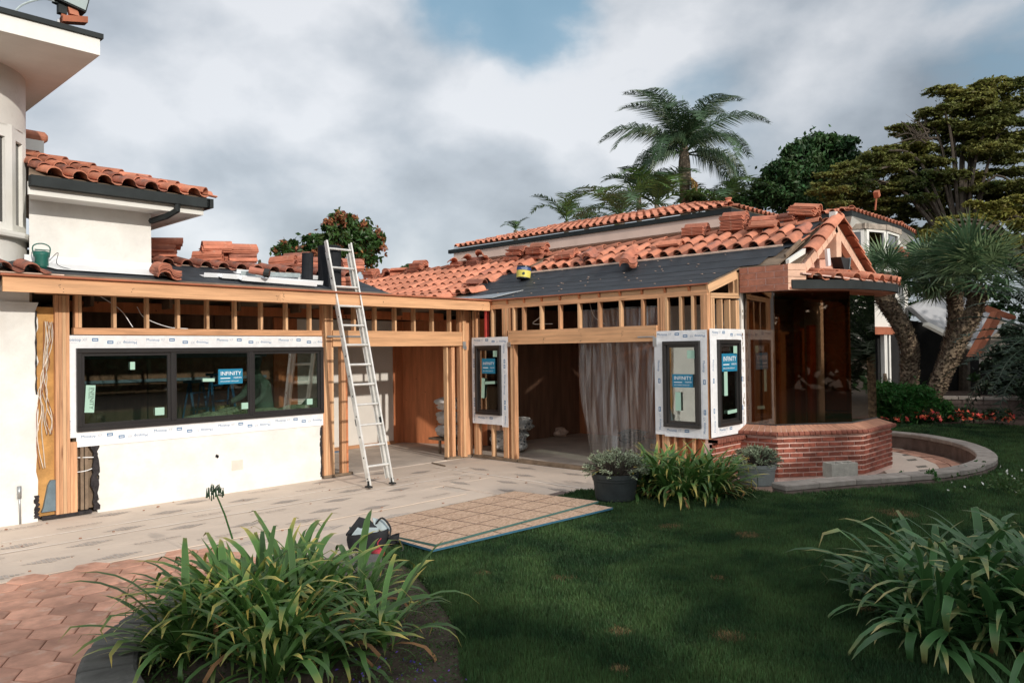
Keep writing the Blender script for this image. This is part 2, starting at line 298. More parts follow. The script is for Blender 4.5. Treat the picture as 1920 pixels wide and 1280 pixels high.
M['sheath'] = mat('sheath', (.5, .27, .09), .85, .25, 5., .1, .5, 30.)
M['tar'] = mat('tar', (.03, .026, .028), .9, .4, 20., 0, 1., 60.)
M['blue'] = mat('blue', (.02, .14, .30), .5, .2, 9., .1, 0)
M['ladderdark'] = mat('ladderdark', (.02, .03, .04), .5, .2, 9., .1, 0)
M['shirt'] = mat('shirt', (.24, .30, .24), .9, .15, 9., 0, .3)
M['trousers'] = mat('trousers', (.20, .20, .17), .9, .15, 9., 0, .3)
M['hood'] = mat('hood', (.12, .14, .15), .9, .15, 9., 0, .3)
M['skin'] = mat('skin', (.42, .23, .15), .6, .08, 9., 0, 0)
M['glove'] = mat('glove', (.62, .48, .2), .85, .12, 9., 0, .3)
M['fleece'] = mat('fleece', (.60, .62, .42), .95, .15, 8., .05, .9, 40.)
M['bagwhite'] = mat('bagwhite', (.62, .60, .58), .8, .15, 6., .1, .6, 12.)
M['patterncloth'] = mat('patterncloth', (.52, .52, .5), .9, .5, 22., .1, .8, 20., extra=spots(16., .55, (.05, .06, .09), .03))
M['cardboard'] = mat('cardboard', (.30, .15, .09), .9, .1, 4., .05, .1)
M['yellowhose'] = mat('yellowhose', (.5, .33, .05), .6, .1, 9., .05, 0)
M['lightwall'] = mat('lightwall', (.74, .71, .66), .9, .05, 2., 0, .05)
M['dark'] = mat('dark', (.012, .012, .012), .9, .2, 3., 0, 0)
M['rust'] = mat('rust', (.38, .13, .07), .8, .15, 4., .05, .1)
M['roofwhite'] = mat('roofwhite', (.42, .43, .45), .7, .06, 2., 0, .05)
M['lampglass'] = mat('lampglass', (.35, .42, .42), .2, .05, 3., 0, 0, spec=.6)
M['patchgrey'] = mat('patchgrey', (.68, .62, .55), .9, .08, 3., 0, .2)
M['drygrass'] = mat('drygrass', (.19, .125, .06), .9, .3, 9., 0, 0, island=.5)
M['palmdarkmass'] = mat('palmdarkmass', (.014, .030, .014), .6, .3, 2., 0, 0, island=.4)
M['debris'] = mat('debris', (.66, .48, .38), .9, .2, 9., .2, 0)
for k_, m_ in M.items():
    m_.name = k_

# ------------------------------------------------------------------ mesh helpers
class MB:
    def __init__(s): s.v = []; s.f = []; s.uv = None
    def quadmesh(s, pts, faces):
        b = len(s.v); s.v += [tuple(p) for p in pts]; s.f += [tuple(i+b for i in f) for f in faces]; return s
    def obox(s, c, a, b, d):
        c, a, b, d = V(c), V(a), V(b), V(d)
        p = [c+sx*a+sy*b+sz*d for sz in (-1, 1) for sy in (-1, 1) for sx in (-1, 1)]
        f = [(0, 2, 3, 1), (4, 5, 7, 6), (0, 1, 5, 4), (2, 6, 7, 3), (0, 4, 6, 2), (1, 3, 7, 5)]
        if a.cross(b).dot(d) < 0: f = [x[::-1] for x in f]
        return s.quadmesh(p, f)
    def box(s, x0, y0, z0, x1, y1, z1):
        return s.obox(((x0+x1)/2, (y0+y1)/2, (z0+z1)/2), (abs(x1-x0)/2, 0, 0), (0, abs(y1-y0)/2, 0), (0, 0, abs(z1-z0)/2))
    def tube(s, pts, rad, n=8, cap=True):
        pts = [V(p) for p in pts]; k = len(pts)
        if not hasattr(rad, '__len__'): rad = [rad]*k
        b = len(s.v); ref = V((0, 0, 1))
        t0 = (pts[1]-pts[0]).normalized()
        if abs(t0.z) > .9: ref = V((1, 0, 0))
        x = t0.cross(ref).normalized()
        for i, p in enumerate(pts):
            t = (pts[min(i+1, k-1)]-pts[max(i-1, 0)]).normalized()
            x = (x - t*x.dot(t)).normalized(); y = t.cross(x)
            for j in range(n):
                a = 2*PI*j/n; s.v.append(tuple(p + (x*math.cos(a)+y*math.sin(a))*rad[i]))
        for i in range(k-1):
            for j in range(n):
                j2 = (j+1) % n; s.f.append((b+i*n+j, b+i*n+j2, b+(i+1)*n+j2, b+(i+1)*n+j))
        if cap: s.f.append(tuple(b+j for j in range(n))[::-1]); s.f.append(tuple(b+(k-1)*n+j for j in range(n)))
        return s
    def lathe(s, prof, c, n=28):
        c = V(c); b = len(s.v)
        for r, z in prof:
            for j in range(n):
                a = 2*PI*j/n; s.v.append((c.x+r*math.cos(a), c.y+r*math.sin(a), c.z+z))
        for i in range(len(prof)-1):
            for j in range(n):
                j2 = (j+1) % n; s.f.append((b+i*n+j, b+i*n+j2, b+(i+1)*n+j2, b+(i+1)*n+j))
        return s
    def prism(s, pts, z0, z1):
        n = len(pts); b = len(s.v)
        z0f = z0 if callable(z0) else (lambda x, y: z0); z1f = z1 if callable(z1) else (lambda x, y: z1)
        s.v += [(p[0], p[1], z0f(p[0], p[1])) for p in pts] + [(p[0], p[1], z1f(p[0], p[1])) for p in pts]
        area = sum(pts[i][0]*pts[(i+1) % n][1]-pts[(i+1) % n][0]*pts[i][1] for i in range(n))
        o = list(range(n)) if area > 0 else list(range(n))[::-1]
        s.f.append(tuple(b+i for i in o[::-1])); s.f.append(tuple(b+n+i for i in o))
        for i in range(n):
            i0, i1 = o[i], o[(i+1) % n]; s.f.append((b+i0, b+i1, b+n+i1, b+n+i0))
        return s
    def ext(s, pts, off):
        """planar polygon pts (3D) pushed through by vector off"""
        n = len(pts); b = len(s.v); off = V(off)
        s.v += [tuple(V(p)) for p in pts] + [tuple(V(p)+off) for p in pts]
        s.f.append(tuple(range(b, b+n))[::-1]); s.f.append(tuple(range(b+n, b+2*n)))
        for i in range(n):
            j = (i+1) % n; s.f.append((b+i, b+j, b+n+j, b+n+i))
        return s
    def mesh(s, name='mesh', smooth=False):
        me = bpy.data.meshes.new(name); me.from_pydata(s.v, [], s.f); me.update()
        if smooth: me.shade_smooth()
        return me
W = {}
I4 = Matrix.Identity(4)
def add(name, me, m=None, parent=None, mw=None, kind=None, smooth=None, **props):
    if isinstance(me, MB): me = me.mesh(name, bool(smooth))
    o = bpy.data.objects.new(name, me); COL.objects.link(o)
    if m is not None and not me.materials: me.materials.append(M[m] if isinstance(m, str) else m)
    mw = mw if mw is not None else I4
    if parent is not None: o.parent = parent; o.matrix_parent_inverse = W[parent].inverted()
    o.matrix_basis = mw; W[o] = mw.copy()
    if kind: o['kind'] = kind
    for a, b in props.items(): o[a] = b
    return o
def thing(name, label, cat, loc, group=None, kind=None):
    o = bpy.data.objects.new(name, None); COL.objects.link(o); o.empty_display_size = .2
    o.matrix_basis = Matrix.Translation(V(loc)); W[o] = o.matrix_basis.copy()
    o['label'] = label; o['category'] = cat
    if group: o['group'] = group
    if kind: o['kind'] = kind
    return o
def tag(o, label, cat, group=None):
    o['label'] = label; o['category'] = cat
    if group: o['group'] = group
    return o
def frame(o, ax, ay, az):
    ax, ay, az = V(ax), V(ay), V(az)
    return Matrix(((ax.x, ay.x, az.x, o[0]), (ax.y, ay.y, az.y, o[1]), (ax.z, ay.z, az.z, o[2]), (0, 0, 0, 1)))
def board(name, a, b, w, h, m, parent, side=None, cc=None):
    """timber from a to b (centre line); w along `side`, h across; local X = grain"""
    a, b = V(a), V(b); x = (b-a); L = x.length; x.normalize()
    side = V(side) if side is not None else V((1, 0, 0)); y = (side - x*side.dot(x)).normalized(); z = x.cross(y)
    j = .0008*rnd.random()
    mb = MB().obox((L/2, 0, 0), (L/2, 0, 0), (0, w/2-j, 0), (0, 0, h/2-j))
    return add(name, mb, m, parent, frame(a, x, y, z))
def text_mesh(s, size, cache={}):
    if (s, size) not in cache:
        cu = bpy.data.curves.new('t', 'FONT'); cu.body = s; cu.size = size; cu.resolution_u = 2
        ob = bpy.data.objects.new('t', cu); me = bpy.data.meshes.new_from_object(ob)
        vs = [v.co.copy() for v in me.vertices]; fs = [tuple(p.vertices) for p in me.polygons]
        bpy.data.objects.remove(ob); bpy.data.curves.remove(cu); bpy.data.meshes.remove(me)
        cache[(s, size)] = (vs, fs)
    return cache[(s, size)]
class Pl:
    """a wall-plane frame: u along, v up, d outward"""
    def __init__(s, o, u, v, n): s.o, s.u, s.v, s.n = V(o), V(u), V(v), V(n)
    def p(s, u, v, d=0): return s.o+s.u*u+s.v*v+s.n*d
    def box(s, mb, u0, v0, d0, u1, v1, d1):
        return mb.obox(s.p((u0+u1)/2, (v0+v1)/2, (d0+d1)/2), s.u*((u1-u0)/2), s.v*((v1-v0)/2), s.n*((d1-d0)/2))
    def text(s, mb, txt, size, u, v, d, rot=0., sx=1.):
        vs, fs = text_mesh(txt, size); c, si = math.cos(rot), math.sin(rot)
        mb.quadmesh([s.p(u+(p.x*sx*c-p.y*si), v+(p.x*sx*si+p.y*c), d) for p in vs], fs)
def curvepts(P, n=8):
    """Catmull-Rom through P"""
    P = [V(p) for p in P]; Q = [P[0]*2-P[1]]+P+[P[-1]*2-P[-2]]; out = []
    for i in range(1, len(Q)-2):
        for k in range(n):
            t = k/n; a, b, c, d = Q[i-1], Q[i], Q[i+1], Q[i+2]
            out.append(.5*((2*b)+(c-a)*t+(2*a-5*b+4*c-d)*t*t+(3*b-a-3*c+d)*t**3))
    return out+[P[-1]]
# ================================================================== GROUND
STR = dict(kind='structure')
add('ground', MB().quadmesh([(-400, -400, -.06), (400, -400, -.06), (400, 400, -.06), (-400, 400, -.06)], [(0, 1, 2, 3)]), 'soil', **STR)
# raised lawn: its outline follows the terrace edge, the bed edge and the ring wall
ring_o = [(6.15, -5.2), (6.08, -5.5), (5.9, -6.06), (5.5, -6.58), (5.02, -7.05), (4.4, -7.42), (3.78, -7.68), (3.2, -7.84), (2.6, -7.9), (1.95, -7.86), (1.5, -7.76), (1.05, -7.6), (.7, -7.4), (.3, -7.17), (0, -6.98), (-.5, -6.72), (-.95, -6.5)]
LAWN = [(-5.75, -4.95), (-4.6, -4.62), (-3.4, -4.5), (-2.3, -4.42), (-1.2, -4.9), (-.75, -5.5), (-.95, -6.5)] + ring_o[::-1][1:] + [(6.3, -4.0), (8.8, -4.3), (8.95, -4.9), (9.15, -5.37), (9.5, -5.83), (9.7, -6.34), (9.75, -7.2), (9.6, -9), (9, -16), (-14, -16), (-9.2, -9.4), (-7.6, -8.6), (-7.25, -7.75), (-6.95, -7.3), (-6.6, -6.9), (-6.35, -6.5), (-6.1, -6.0), (-5.85, -5.5)]
def inpoly(x, y, P):
    P = np.asarray(P); x = np.asarray(x); y = np.asarray(y); r = np.zeros(x.shape, bool); n = len(P); j = n-1
    for i in range(n):
        xi, yi, xj, yj = P[i][0], P[i][1], P[j][0], P[j][1]
        c = ((yi > y) != (yj > y)) & (x < (xj-xi)*(y-yi)/(yj-yi+1e-12)+xi); r ^= c; j = i
    return r
LZ = .2
DRY = [((G(px, py, .2)), r) for px, py, r in ((1055, 1082, .10), (1163, 1182, .09), (1372, 1190, .10), (905, 1072, .07), (1345, 1080, .06), (1160, 1250, .05), (1620, 1140, .07), (1260, 985, .12), (1680, 960, .2), (1400, 1000, .12))]
add('lawn', MB().prism(LAWN, -.05, LZ-.03), 'lawnbase', **STR)
def blades(n, P, dens=None, hmin=.03, hmax=.06, w=.004, z=LZ-.03, lean=.5, box=None):
    xs = nr.uniform(box[0], box[1], n); ys = nr.uniform(box[2], box[3], n)
    k = inpoly(xs, ys, P)
    xs, ys = xs[k], ys[k]
    if P is LAWN:
        for c_, r_ in DRY:
            k = ((xs-c_[0])**2+(ys-c_[1])**2 > (r_*(.75+.5*nr.random(len(xs))))**2) | (nr.random(len(xs)) < .25); xs, ys = xs[k], ys[k]
    pf = np.stack([xs, ys, np.full(xs.shape, .2)], 1)-np.array(CAM); dep = pf @ np.array(fw); px = 960+FPX*(pf @ np.array(RT))/dep; py = 640-FPX*(pf @ np.array(UP))/dep
    k = (dep > 1) & (px > -60) & (px < 1980) & (py < 1330)
    xs, ys, dep = xs[k], ys[k], dep[k]
    k = nr.random(len(xs)) < np.minimum(1, (5.2/dep)**1.5); xs, ys, dep = xs[k], ys[k], dep[k]
    n = len(xs); ang = nr.uniform(0, 2*PI, n); la = nr.uniform(0, 2*PI, n); h = nr.uniform(hmin, hmax, n); lm = nr.uniform(0, lean, n)*h
    ww = w*np.maximum(1, dep/6.)*nr.uniform(.7, 1.3, n)
    cl = .5+.5*np.sin(xs*7.1+np.sin(ys*5.3)*2)*np.sin(ys*6.3+np.sin(xs*4.1)*2); h = h*(.75+.45*cl)
    v = np.empty((n, 3, 3)); v[:, 0] = np.stack([xs-np.cos(ang)*ww, ys-np.sin(ang)*ww, np.full(n, z)], 1)
    v[:, 1] = np.stack([xs+np.cos(ang)*ww, ys+np.sin(ang)*ww, np.full(n, z)], 1)
    v[:, 2] = np.stack([xs+np.cos(la)*lm, ys+np.sin(la)*lm, z+h], 1)
    return v
def trimesh(name, v, m, parent=None, **props):
    """v: (n, 3, 3) separate triangles"""
    n = len(v); me = bpy.data.meshes.new(name); me.vertices.add(n*3); me.vertices.foreach_set('co', v.reshape(-1).astype(np.float32))
    me.loops.add(n*3); me.loops.foreach_set('vertex_index', np.arange(n*3, dtype=np.int32))
    me.polygons.add(n); me.polygons.foreach_set('loop_start', np.arange(0, n*3, 3, dtype=np.int32)); me.update(calc_edges=True)
    return add(name, me, m, parent, **props)
gv = np.concatenate([blades(1700000, LAWN, box=(-10, 10, -13, -3.9)), blades(500000, LAWN, box=(-7, -1, -9.5, -4.3))])
o = trimesh('grass', gv, 'grass', kind='stuff'); tag(o, 'short dark green mown lawn with small brown patches', 'grass')
dv_ = []
for c_, r_ in DRY:
    k_ = int(9000*r_*r_*20); P_ = np.stack([c_.x+nr.normal(size=k_)*r_*.6, c_.y+nr.normal(size=k_)*r_*.6, np.full(k_, LZ-.028)], 1); a_ = nr.uniform(0, 6.28, k_); b_ = nr.uniform(0, 6.28, k_); v_ = np.empty((k_, 3, 3)); v_[:, 0] = P_+np.stack([np.cos(a_), np.sin(a_), 0*a_], 1)*.003; v_[:, 1] = P_-np.stack([np.cos(a_), np.sin(a_), 0*a_], 1)*.003; v_[:, 2] = P_+np.stack([np.cos(b_)*.03, np.sin(b_)*.03, nr.uniform(.01, .035, k_)], 1); dv_.append(v_)
o = trimesh('dry_grass', np.concatenate(dv_), 'drygrass', kind='stuff'); tag(o, 'small dry brown spots in the dark lawn', 'grass')
# the planting bed between curb and lawn, and the far mulch bed
BED = [(-7.0, -4.95), (-6.4, -4.85), (-5.75, -4.95), (-5.85, -5.5), (-6.1, -6.0), (-6.35, -6.5), (-6.6, -6.9), (-6.95, -7.3), (-7.25, -7.75), (-7.6, -8.6), (-9.2, -9.4), (-9.6, -7.9), (-8.45, -6.7), (-8.3, -6.0), (-7.8, -5.2)]
add('planting_bed', MB().prism(BED, -.05, LZ-.035), 'soil', **STR)
add('flower_bed', MB().prism([(8.6, -3), (8.8, -4.3), (8.95, -4.9), (9.15, -5.37), (9.5, -5.83), (9.7, -6.34), (9.75, -7.2), (9.6, -9), (14, -9), (30, -9), (30, 2), (8.6, 2)], -.05, LZ-.02), 'mulch', **STR)
def leafscatter(name, n, P, box, size, m, z=LZ-.03, hz=.05, lab=None, cat=None, parent=None):
    xs = nr.uniform(box[0], box[1], n); ys = nr.uniform(box[2], box[3], n); k = inpoly(xs, ys, P); xs, ys = xs[k], ys[k]; n = len(xs)
    c = np.stack([xs, ys, z+nr.uniform(.2, 1, n)*hz*(1+.8*np.sin(xs*5)*np.sin(ys*6))], 1)
    v = leaves(c, size, flat=.6)
    o = trimesh(name, v, m, parent, kind='stuff'); tag(o, lab, cat); return o
def leaves(c, size, flat=0., ln=1.6, aim=None):
    """two-triangle leaves at centres c, random directions"""
    n = len(c); a = nr.normal(size=(n, 3)); a[:, 2] *= (1-flat)
    if aim is not None: a = a*.7+aim
    a /= np.linalg.norm(a, axis=1, keepdims=True)+1e-9
    b = nr.normal(size=(n, 3)); b -= a*(a*b).sum(1, keepdims=True); b /= np.linalg.norm(b, axis=1, keepdims=True)+1e-9
    s = size*nr.uniform(.6, 1.3, (n, 1)) if not hasattr(size, 'shape') else size
    t0 = c-a*s*ln/2; t1 = c+a*s*ln/2; w = b*s*.42
    nn = np.cross(a, b)*s*.12
    v = np.empty((n, 2, 3, 3)); v[:, 0, 0] = t0; v[:, 0, 1] = c+w+nn; v[:, 0, 2] = t1; v[:, 1, 0] = t0; v[:, 1, 1] = t1; v[:, 1, 2] = c-w+nn
    return v.reshape(-1, 3, 3)
leafscatter('ground_cover', 60000, BED, (-10, -5.6, -9.6, -4.8), .011, 'clover', lab='low small leaved ground cover between strappy clump and lawn', cat='ground cover')
MID = [(-2.5, -4.7), (-1.2, -4.85), (-.7, -5.45), (-.8, -6.3), (-1.5, -6.15), (-2.2, -5.75), (-2.8, -5.3)]
leafscatter('fallen_leaf_litter', 5000, [(-2.9, -4.75), (-1.2, -4.9), (-.75, -5.5), (-.95, -6.5), (.0, -7.05), (-.3, -7.35), (-1.3, -6.8), (-2.3, -6.1), (-3.0, -5.3)], (-3.1, .1, -7.4, -4.7), .014, 'clover', z=LZ-.02, hz=.05, lab='low weedy cover at the foot of the pots and brick bay', cat='ground cover')

# terrace slab and its coverings
add('terrace', MB().prism([(-14, -9.6), (-14, .3), (.0, .3), (.0, -4.9), (-.7, -5.5), (-1.2, -4.9), (-2.3, -4.42), (-3.4, -4.5), (-5.75, -4.95), (-7.0, -4.95), (-9.6, -7.9), (-9.8, -9.6)], -.07, -.022), 'slab', **STR)
add('paving_bed', MB().prism([(-14, -9.6), (-14, -2.4), (-6.0, -2.4), (-6.0, -5.0), (-7.0, -5.0), (-9.6, -7.9), (-9.8, -9.6)], -.021, -.0205), 'grout', **STR)
add('house_floor', MB().prism([(-7.2, .0), (-7.2, 6.5), (6, 6.5), (6, -4.9), (0.02, -4.9), (0.02, .0)], -.06, -.004), 'slab', **STR)
# hexagonal clay pavers
pav = thing('tile_paving', 'terracotta hexagonal paving tiles beside the dark curb', 'paving', (-8.3, -4.5, -.02))
pavmesh = []
for q in range(4):
    R_ = .166; pts = [(R_*math.cos(PI/3*i), R_*math.sin(PI/3*i)) for i in range(6)]; ins = [(p[0]*.955, p[1]*.955) for p in pts]
    mb = MB(); b = 6; mb.v = [(*p, 0) for p in pts]+[(*p, .018) for p in pts]+[(p[0], p[1], .022+.0015*rnd.random()) for p in ins]
    mb.f = [tuple(range(12, 18))]+[(i, (i+1) % 6, 6+(i+1) % 6, 6+i) for i in range(6)]+[(6+i, 6+(i+1) % 6, 12+(i+1) % 6, 12+i) for i in range(6)]
    pavmesh.append(mb.mesh('paver')); pavmesh[-1].materials.append(M['paver'])
cnt = 0; sx_, sy_ = .166*1.5+.008, .166*math.sqrt(3)+.009
for i in range(-12, 22):
    for j in range(-22, 24):
        x = -8.4+i*sx_; y = -4.2+(j+.5*(i % 2))*sy_
        if y > -2.62-.09*(x+8) or y < -7.8 or x < -9.6 or x > -6.3: continue
        if (x+7.0)**2+(y+6.6)**2 < 1.7**2: continue
        q = proj = (V((x, y, 0))-CAM); dep = q.dot(fw); px = 960+FPX*q.dot(RT)/dep; py = 640-FPX*q.dot(UP)/dep
        if px < -90 or py > 1380 or px > 700: continue
        a = rnd.gauss(0, .008); add('paver', rnd.choice(pavmesh), None, pav, Matrix.Translation((x, y, -.02+rnd.uniform(-.002, .002))) @ Matrix.Rotation(a+PI/3*rnd.randrange(6), 4, 'Z')); cnt += 1
# protective paper over the terrace, each sheet a thing with its print and seam tape
def sheet(x0, y0, x1, y1, z, lab, seed, holes=0, along='x', marks=True, tape=None, skew=0.):
    rr = random.Random(seed); L = [(x0, y0), (x1, y0+skew), (x1, y1+skew), (x0, y1)]
    t = thing('floor_paper', lab, 'floor covering', ((x0+x1)/2, (y0+y1)/2, z), 'protective paper sheets on the terrace')
    n = 40; mb = MB(); P0 = []; P1 = []
    for i in range(n+1):
        f = i/n
        if along == 'x':
            x = x0+(x1-x0)*f; j0 = .006*math.sin(f*17+seed)+rr.uniform(-.004, .004); P0.append((x, y0+skew*f+j0, z)); P1.append((x, y1+skew*f-j0*.7, z))
        else:
            y = y0+(y1-y0)*f; j0 = .006*math.sin(f*13+seed)+rr.uniform(-.004, .004); P0.append((x1-j0, y, z)); P1.append((x0+j0, y, z))
    nu = 6
    for i in range(n+1):
        for k in range(nu+1):
            g = k/nu; p = V(P0[i])*(1-g)+V(P1[i])*g; lift = (.004 if k in (0, nu) else 0)+rr.uniform(0, .0022); mb.v.append((p.x, p.y, z+lift))
    for i in range(n):
        for k in range(nu):
            a = i*(nu+1)+k; mb.f.append((a, a+nu+1, a+nu+2, a+1))
    # turned-down edges so the sheet has a thickness
    for k, row in ((0, 0), (nu, 1)):
        b = len(mb.v)
        for i in range(n+1): q = mb.v[i*(nu+1)+k]; mb.v.append((q[0], q[1], z-.003))
        for i in range(n): mb.f.append((i*(nu+1)+k, (i+1)*(nu+1)+k, b+i+1, b+i))
    add('sheet', mb, 'paper', t, smooth=False)
    if marks:
        pr = MB(); F = Pl((0, 0, z+.0052), (1, 0, 0), (0, 1, 0), (0, 0, 1)) if along == 'x' else Pl((0, 0, z+.0052), (0, -1, 0), (1, 0, 0), (0, 0, 1))
        def U(px_, py_): return (px_, py_) if along == 'x' else (-py_, px_)
        Lx = (x1-x0) if along == 'x' else (y1-y0); step = 1.02
        for i in range(int(abs(Lx)/step)+1):
            for lane in (0, 1):
                f = (i+.3+.5*lane)*step
                if f > abs(Lx)-.35: continue
                if along == 'x': cx, cy = x0+f, y0+(y1-y0)*(.27+.46*lane)+skew*f/abs(Lx)
                else: cx, cy = x0+(x1-x0)*(.27+.46*lane), y0+f
                u, v = U(cx, cy)
                if (i+lane+seed) % 3 != 0:
                    # striped diamond mark
                    for k in range(-5, 6):
                        hw = .105*(1-abs(k)/6.) ; uu = u+k*.042
                        a = MB(); pr.quadmesh([F.p(uu-.017, v-hw*.95+.02, 0), F.p(uu+.012, v-hw*.95+.0, 0), F.p(uu+.024, v+hw*.95-.02, 0), F.p(uu-.006, v+hw*.95, 0)], [(0, 1, 2, 3)])
                else:
                    F.text(pr, 'RAM BOARD', .085, u-.22, v, 0); F.text(pr, 'FLOOR PROTECTION', .04, u-.2, v-.06, 0)
        add('print', pr, 'paperink', t, kind='stuff')
    if tape is not None:
        tb = MB(); ang = skew
        for q in tape:
            if along == 'x':
                for k in range(24):
                    f0, f1 = k/24, (k+1)/24; w0 = .017+rr.uniform(-.004, .004)
                    a, b2 = x0+(x1-x0)*f0, x0+(x1-x0)*f1; c0, c1 = q+skew*f0, q+skew*f1
                    tb.quadmesh([(a, c0-w0, z+.0068), (b2, c1-w0, z+.0068), (b2, c1+w0, z+.0068), (a, c0+w0, z+.0068)], [(0, 1, 2, 3)])
            else: tb.quadmesh([(q-.018, y0, z+.0068), (q+.018, y0, z+.0068), (q+.018, y1, z+.0068), (q-.018, y1, z+.0068)], [(0, 1, 2, 3)])
        add('seam_tape', tb, 'seamtape', t, kind='stuff')
    return t
sheet(-9.2, -.93, -.9, -.02, -.016, 'brown printed protective paper sheet laid along the white stucco wall', 1, tape=[-.93])
sheet(-9.4, -1.95, -1.2, -.96, -.0155, 'brown protective paper sheet under the feet of the extension ladder', 2, tape=[-1.45])
sheet(-9.4, -2.64, -2.6, -1.92, -.009, 'brown protective paper sheet with torn dark edge in front of ladder', 3, skew=-.06)
t4 = thing('floor_paper', 'protective paper sheet bordering the hexagonal tiles and the strand boards', 'floor covering', (-5, -3.2, -.02), 'protective paper sheets on the terrace')
add('sheet', MB().prism([(-9.6, -2.5), (-2.2, -2.5), (-2.2, -4.36), (-3.4, -4.45), (-5.6, -4.8), (-6.3, -4.0), (-6.9, -3.08), (-8.14, -2.93), (-9.6, -2.78)], -.0195, -.016), 'paper', t4)
pr = MB()
for k_, (x, y) in enumerate([(-8.6, -2.78), (-7.7, -2.85), (-6.8, -2.9), (-5.9, -2.95), (-5.0, -3.0), (-4.1, -3.05), (-3.2, -3.1), (-4.6, -3.6), (-3.4, -3.75), (-2.8, -3.4)]):
    for k in range(-5, 6):
        hw = .105*(1-abs(k)/6.); uu = x+k*.042; pr.quadmesh([(uu-.017, y-hw+.02, -.0152), (uu+.012, y-hw, -.0152), (uu+.024, y+hw-.02, -.0152), (uu-.006, y+hw, -.0152)], [(0, 1, 2, 3)])
add('print', pr, 'paperink', t4, kind='stuff')
sheet(-1.28, -4.6, -.03, -.5, -.012, 'protective paper sheet taped down along the wide open doorway', 5, along='y', tape=[-1.27, -.06])
sheet(-2.35, -4.3, -1.25, -1.0, -.0145, 'protective paper sheet between the doorway sheet and dark plastic pot', 6, along='y')
# rough terrace edge stones between paper and lawn
for i, (a, b) in enumerate(zip([(-5.78, -4.98), (-5.2, -4.8), (-4.6, -4.64), (-3.9, -4.58), (-3.3, -4.52), (-2.75, -4.46)], [(-5.25, -4.81), (-4.65, -4.65), (-3.95, -4.59), (-3.35, -4.53), (-2.8, -4.47), (-2.3, -4.43)])):
    a, b = V((*a, 0)), V((*b, 0)); d = (b-a).normalized(); nn = V((-d.y, d.x, 0)); c = (a+b)/2+nn*.13
    if i == 0: edge = thing('edging_stones', 'rough brown stone edging where the paper meets the lawn', 'edging', (-4.5, -4.5, 0))
    add('stone', MB().obox((c.x, c.y, .07), d*((b-a).length/2-.01), nn*.13, (0, 0, .085+.005*(i % 2))), 'ringwall', edge)
# curved dark curb of the left planter
cb = thing('planter_curb', 'curved dark concrete planter curb beside the hexagonal tiles', 'curb', (-7.2, -6.5, 0))
cx, cy = -7.0, -6.6
for i in range(13):
    a0 = math.radians(52+i*13.5); a1 = a0+math.radians(13.2); mb = MB(); ri, ro = 1.32, 1.62
    pts = [(cx+ro*math.cos(a0+(a1-a0)*k/4), cy+ro*math.sin(a0+(a1-a0)*k/4)) for k in range(5)]+[(cx+ri*math.cos(a1-(a1-a0)*k/4), cy+ri*math.sin(a1-(a1-a0)*k/4)) for k in range(5)]
    mb.prism(pts, -.05, .30+rnd.uniform(-.006, .006)); o = add('curb_stone', mb, 'curb', cb)
    bv = o.modifiers.new('b', 'BEVEL'); bv.width = .03; bv.segments = 2; bv.limit_method = 'ANGLE'
# ring wall with cap stones around the sunken court by the bay
rg = thing('ring_wall', 'low curved stone wall around the sunken court by the brick bay', 'low wall', (3, -7, .1))
RO = curvepts([(x, y, 0) for x, y in ring_o[::1]], 3)
segs = len(RO)-1
def off(pts, d):
    out = []
    for i in range(len(pts)):
        t = (pts[min(i+1, len(pts)-1)]-pts[max(i-1, 0)]).normalized(); out.append(pts[i]+V((t.y, -t.x, 0))*d)
    return out
RI = off(RO, .27); RI2 = off(RO, .245)
if (RI[0]-V((3, -6, 0))).length > (RO[0]-V((3, -6, 0))).length: RI = off(RO, -.27); RI2 = off(RO, -.245)
for i in range(0, segs, 3):
    j = min(i+3, segs)
    A, B = RO[i:j+1], RI[i:j+1]; sh = .006
    A2 = [p+(RO[min(i+1, segs)]-RO[i]).normalized()*0 for p in A]
    zc = .30+rnd.uniform(-.004, .004); mb = MB().prism([(p.x, p.y) for p in A]+[(p.x, p.y) for p in B[::-1]], zc-.075, zc)
    o = add('cap_stone', mb, 'ringcap', rg); bv = o.modifiers.new('b', 'BEVEL'); bv.width = .012; bv.segments = 1; bv.limit_method = 'ANGLE'
    o.scale = (1, 1, 1)
mb = MB()
for i in range(segs): mb.prism([(RO[i].x, RO[i].y), (RO[i+1].x, RO[i+1].y), (RI2[i+1].x, RI2[i+1].y), (RI2[i].x, RI2[i].y)], -.06, .222)
add('wall_core', mb, 'ringwall', rg)
add('court_floor', MB().prism([(-.9, -6.4)]+[(p.x, p.y) for p in RI[::-1]]+[(6, -4.5), (1, -4.9)], -.05, -.002), 'grout', **STR)
ct = thing('floor_paper', 'pale printed paper sheet on the sunken court floor behind the bay', 'floor covering', (3.8, -6.6, .004), 'protective paper sheets on the terrace')
add('sheet', MB().prism([(5.85, -5.3), (5.75, -5.75), (4.3, -6.85), (2.5, -7.1), (2.6, -6.5), (4.2, -5.6)], .003, .008), 'paper', ct)
pr = MB()
for (x, y) in ((4.9, -6.1), (4.3, -6.35), (3.6, -6.7), (4.9, -5.75), (3.2, -6.85)):
    for k in range(-4, 5):
        hw = .09*(1-abs(k)/5.); pr.quadmesh([(x+k*.04, y-hw, .0095), (x+k*.04+.018, y-hw, .0095), (x+k*.04+.022, y+hw, .0095), (x+k*.04+.004, y+hw, .0095)], [(0, 1, 2, 3)])
add('print', pr, 'darkink', ct, kind='stuff')
for k in range(7):
    a = V((5.9-.45*k, -5.95-.24*k-.02*k*k, 0)); 
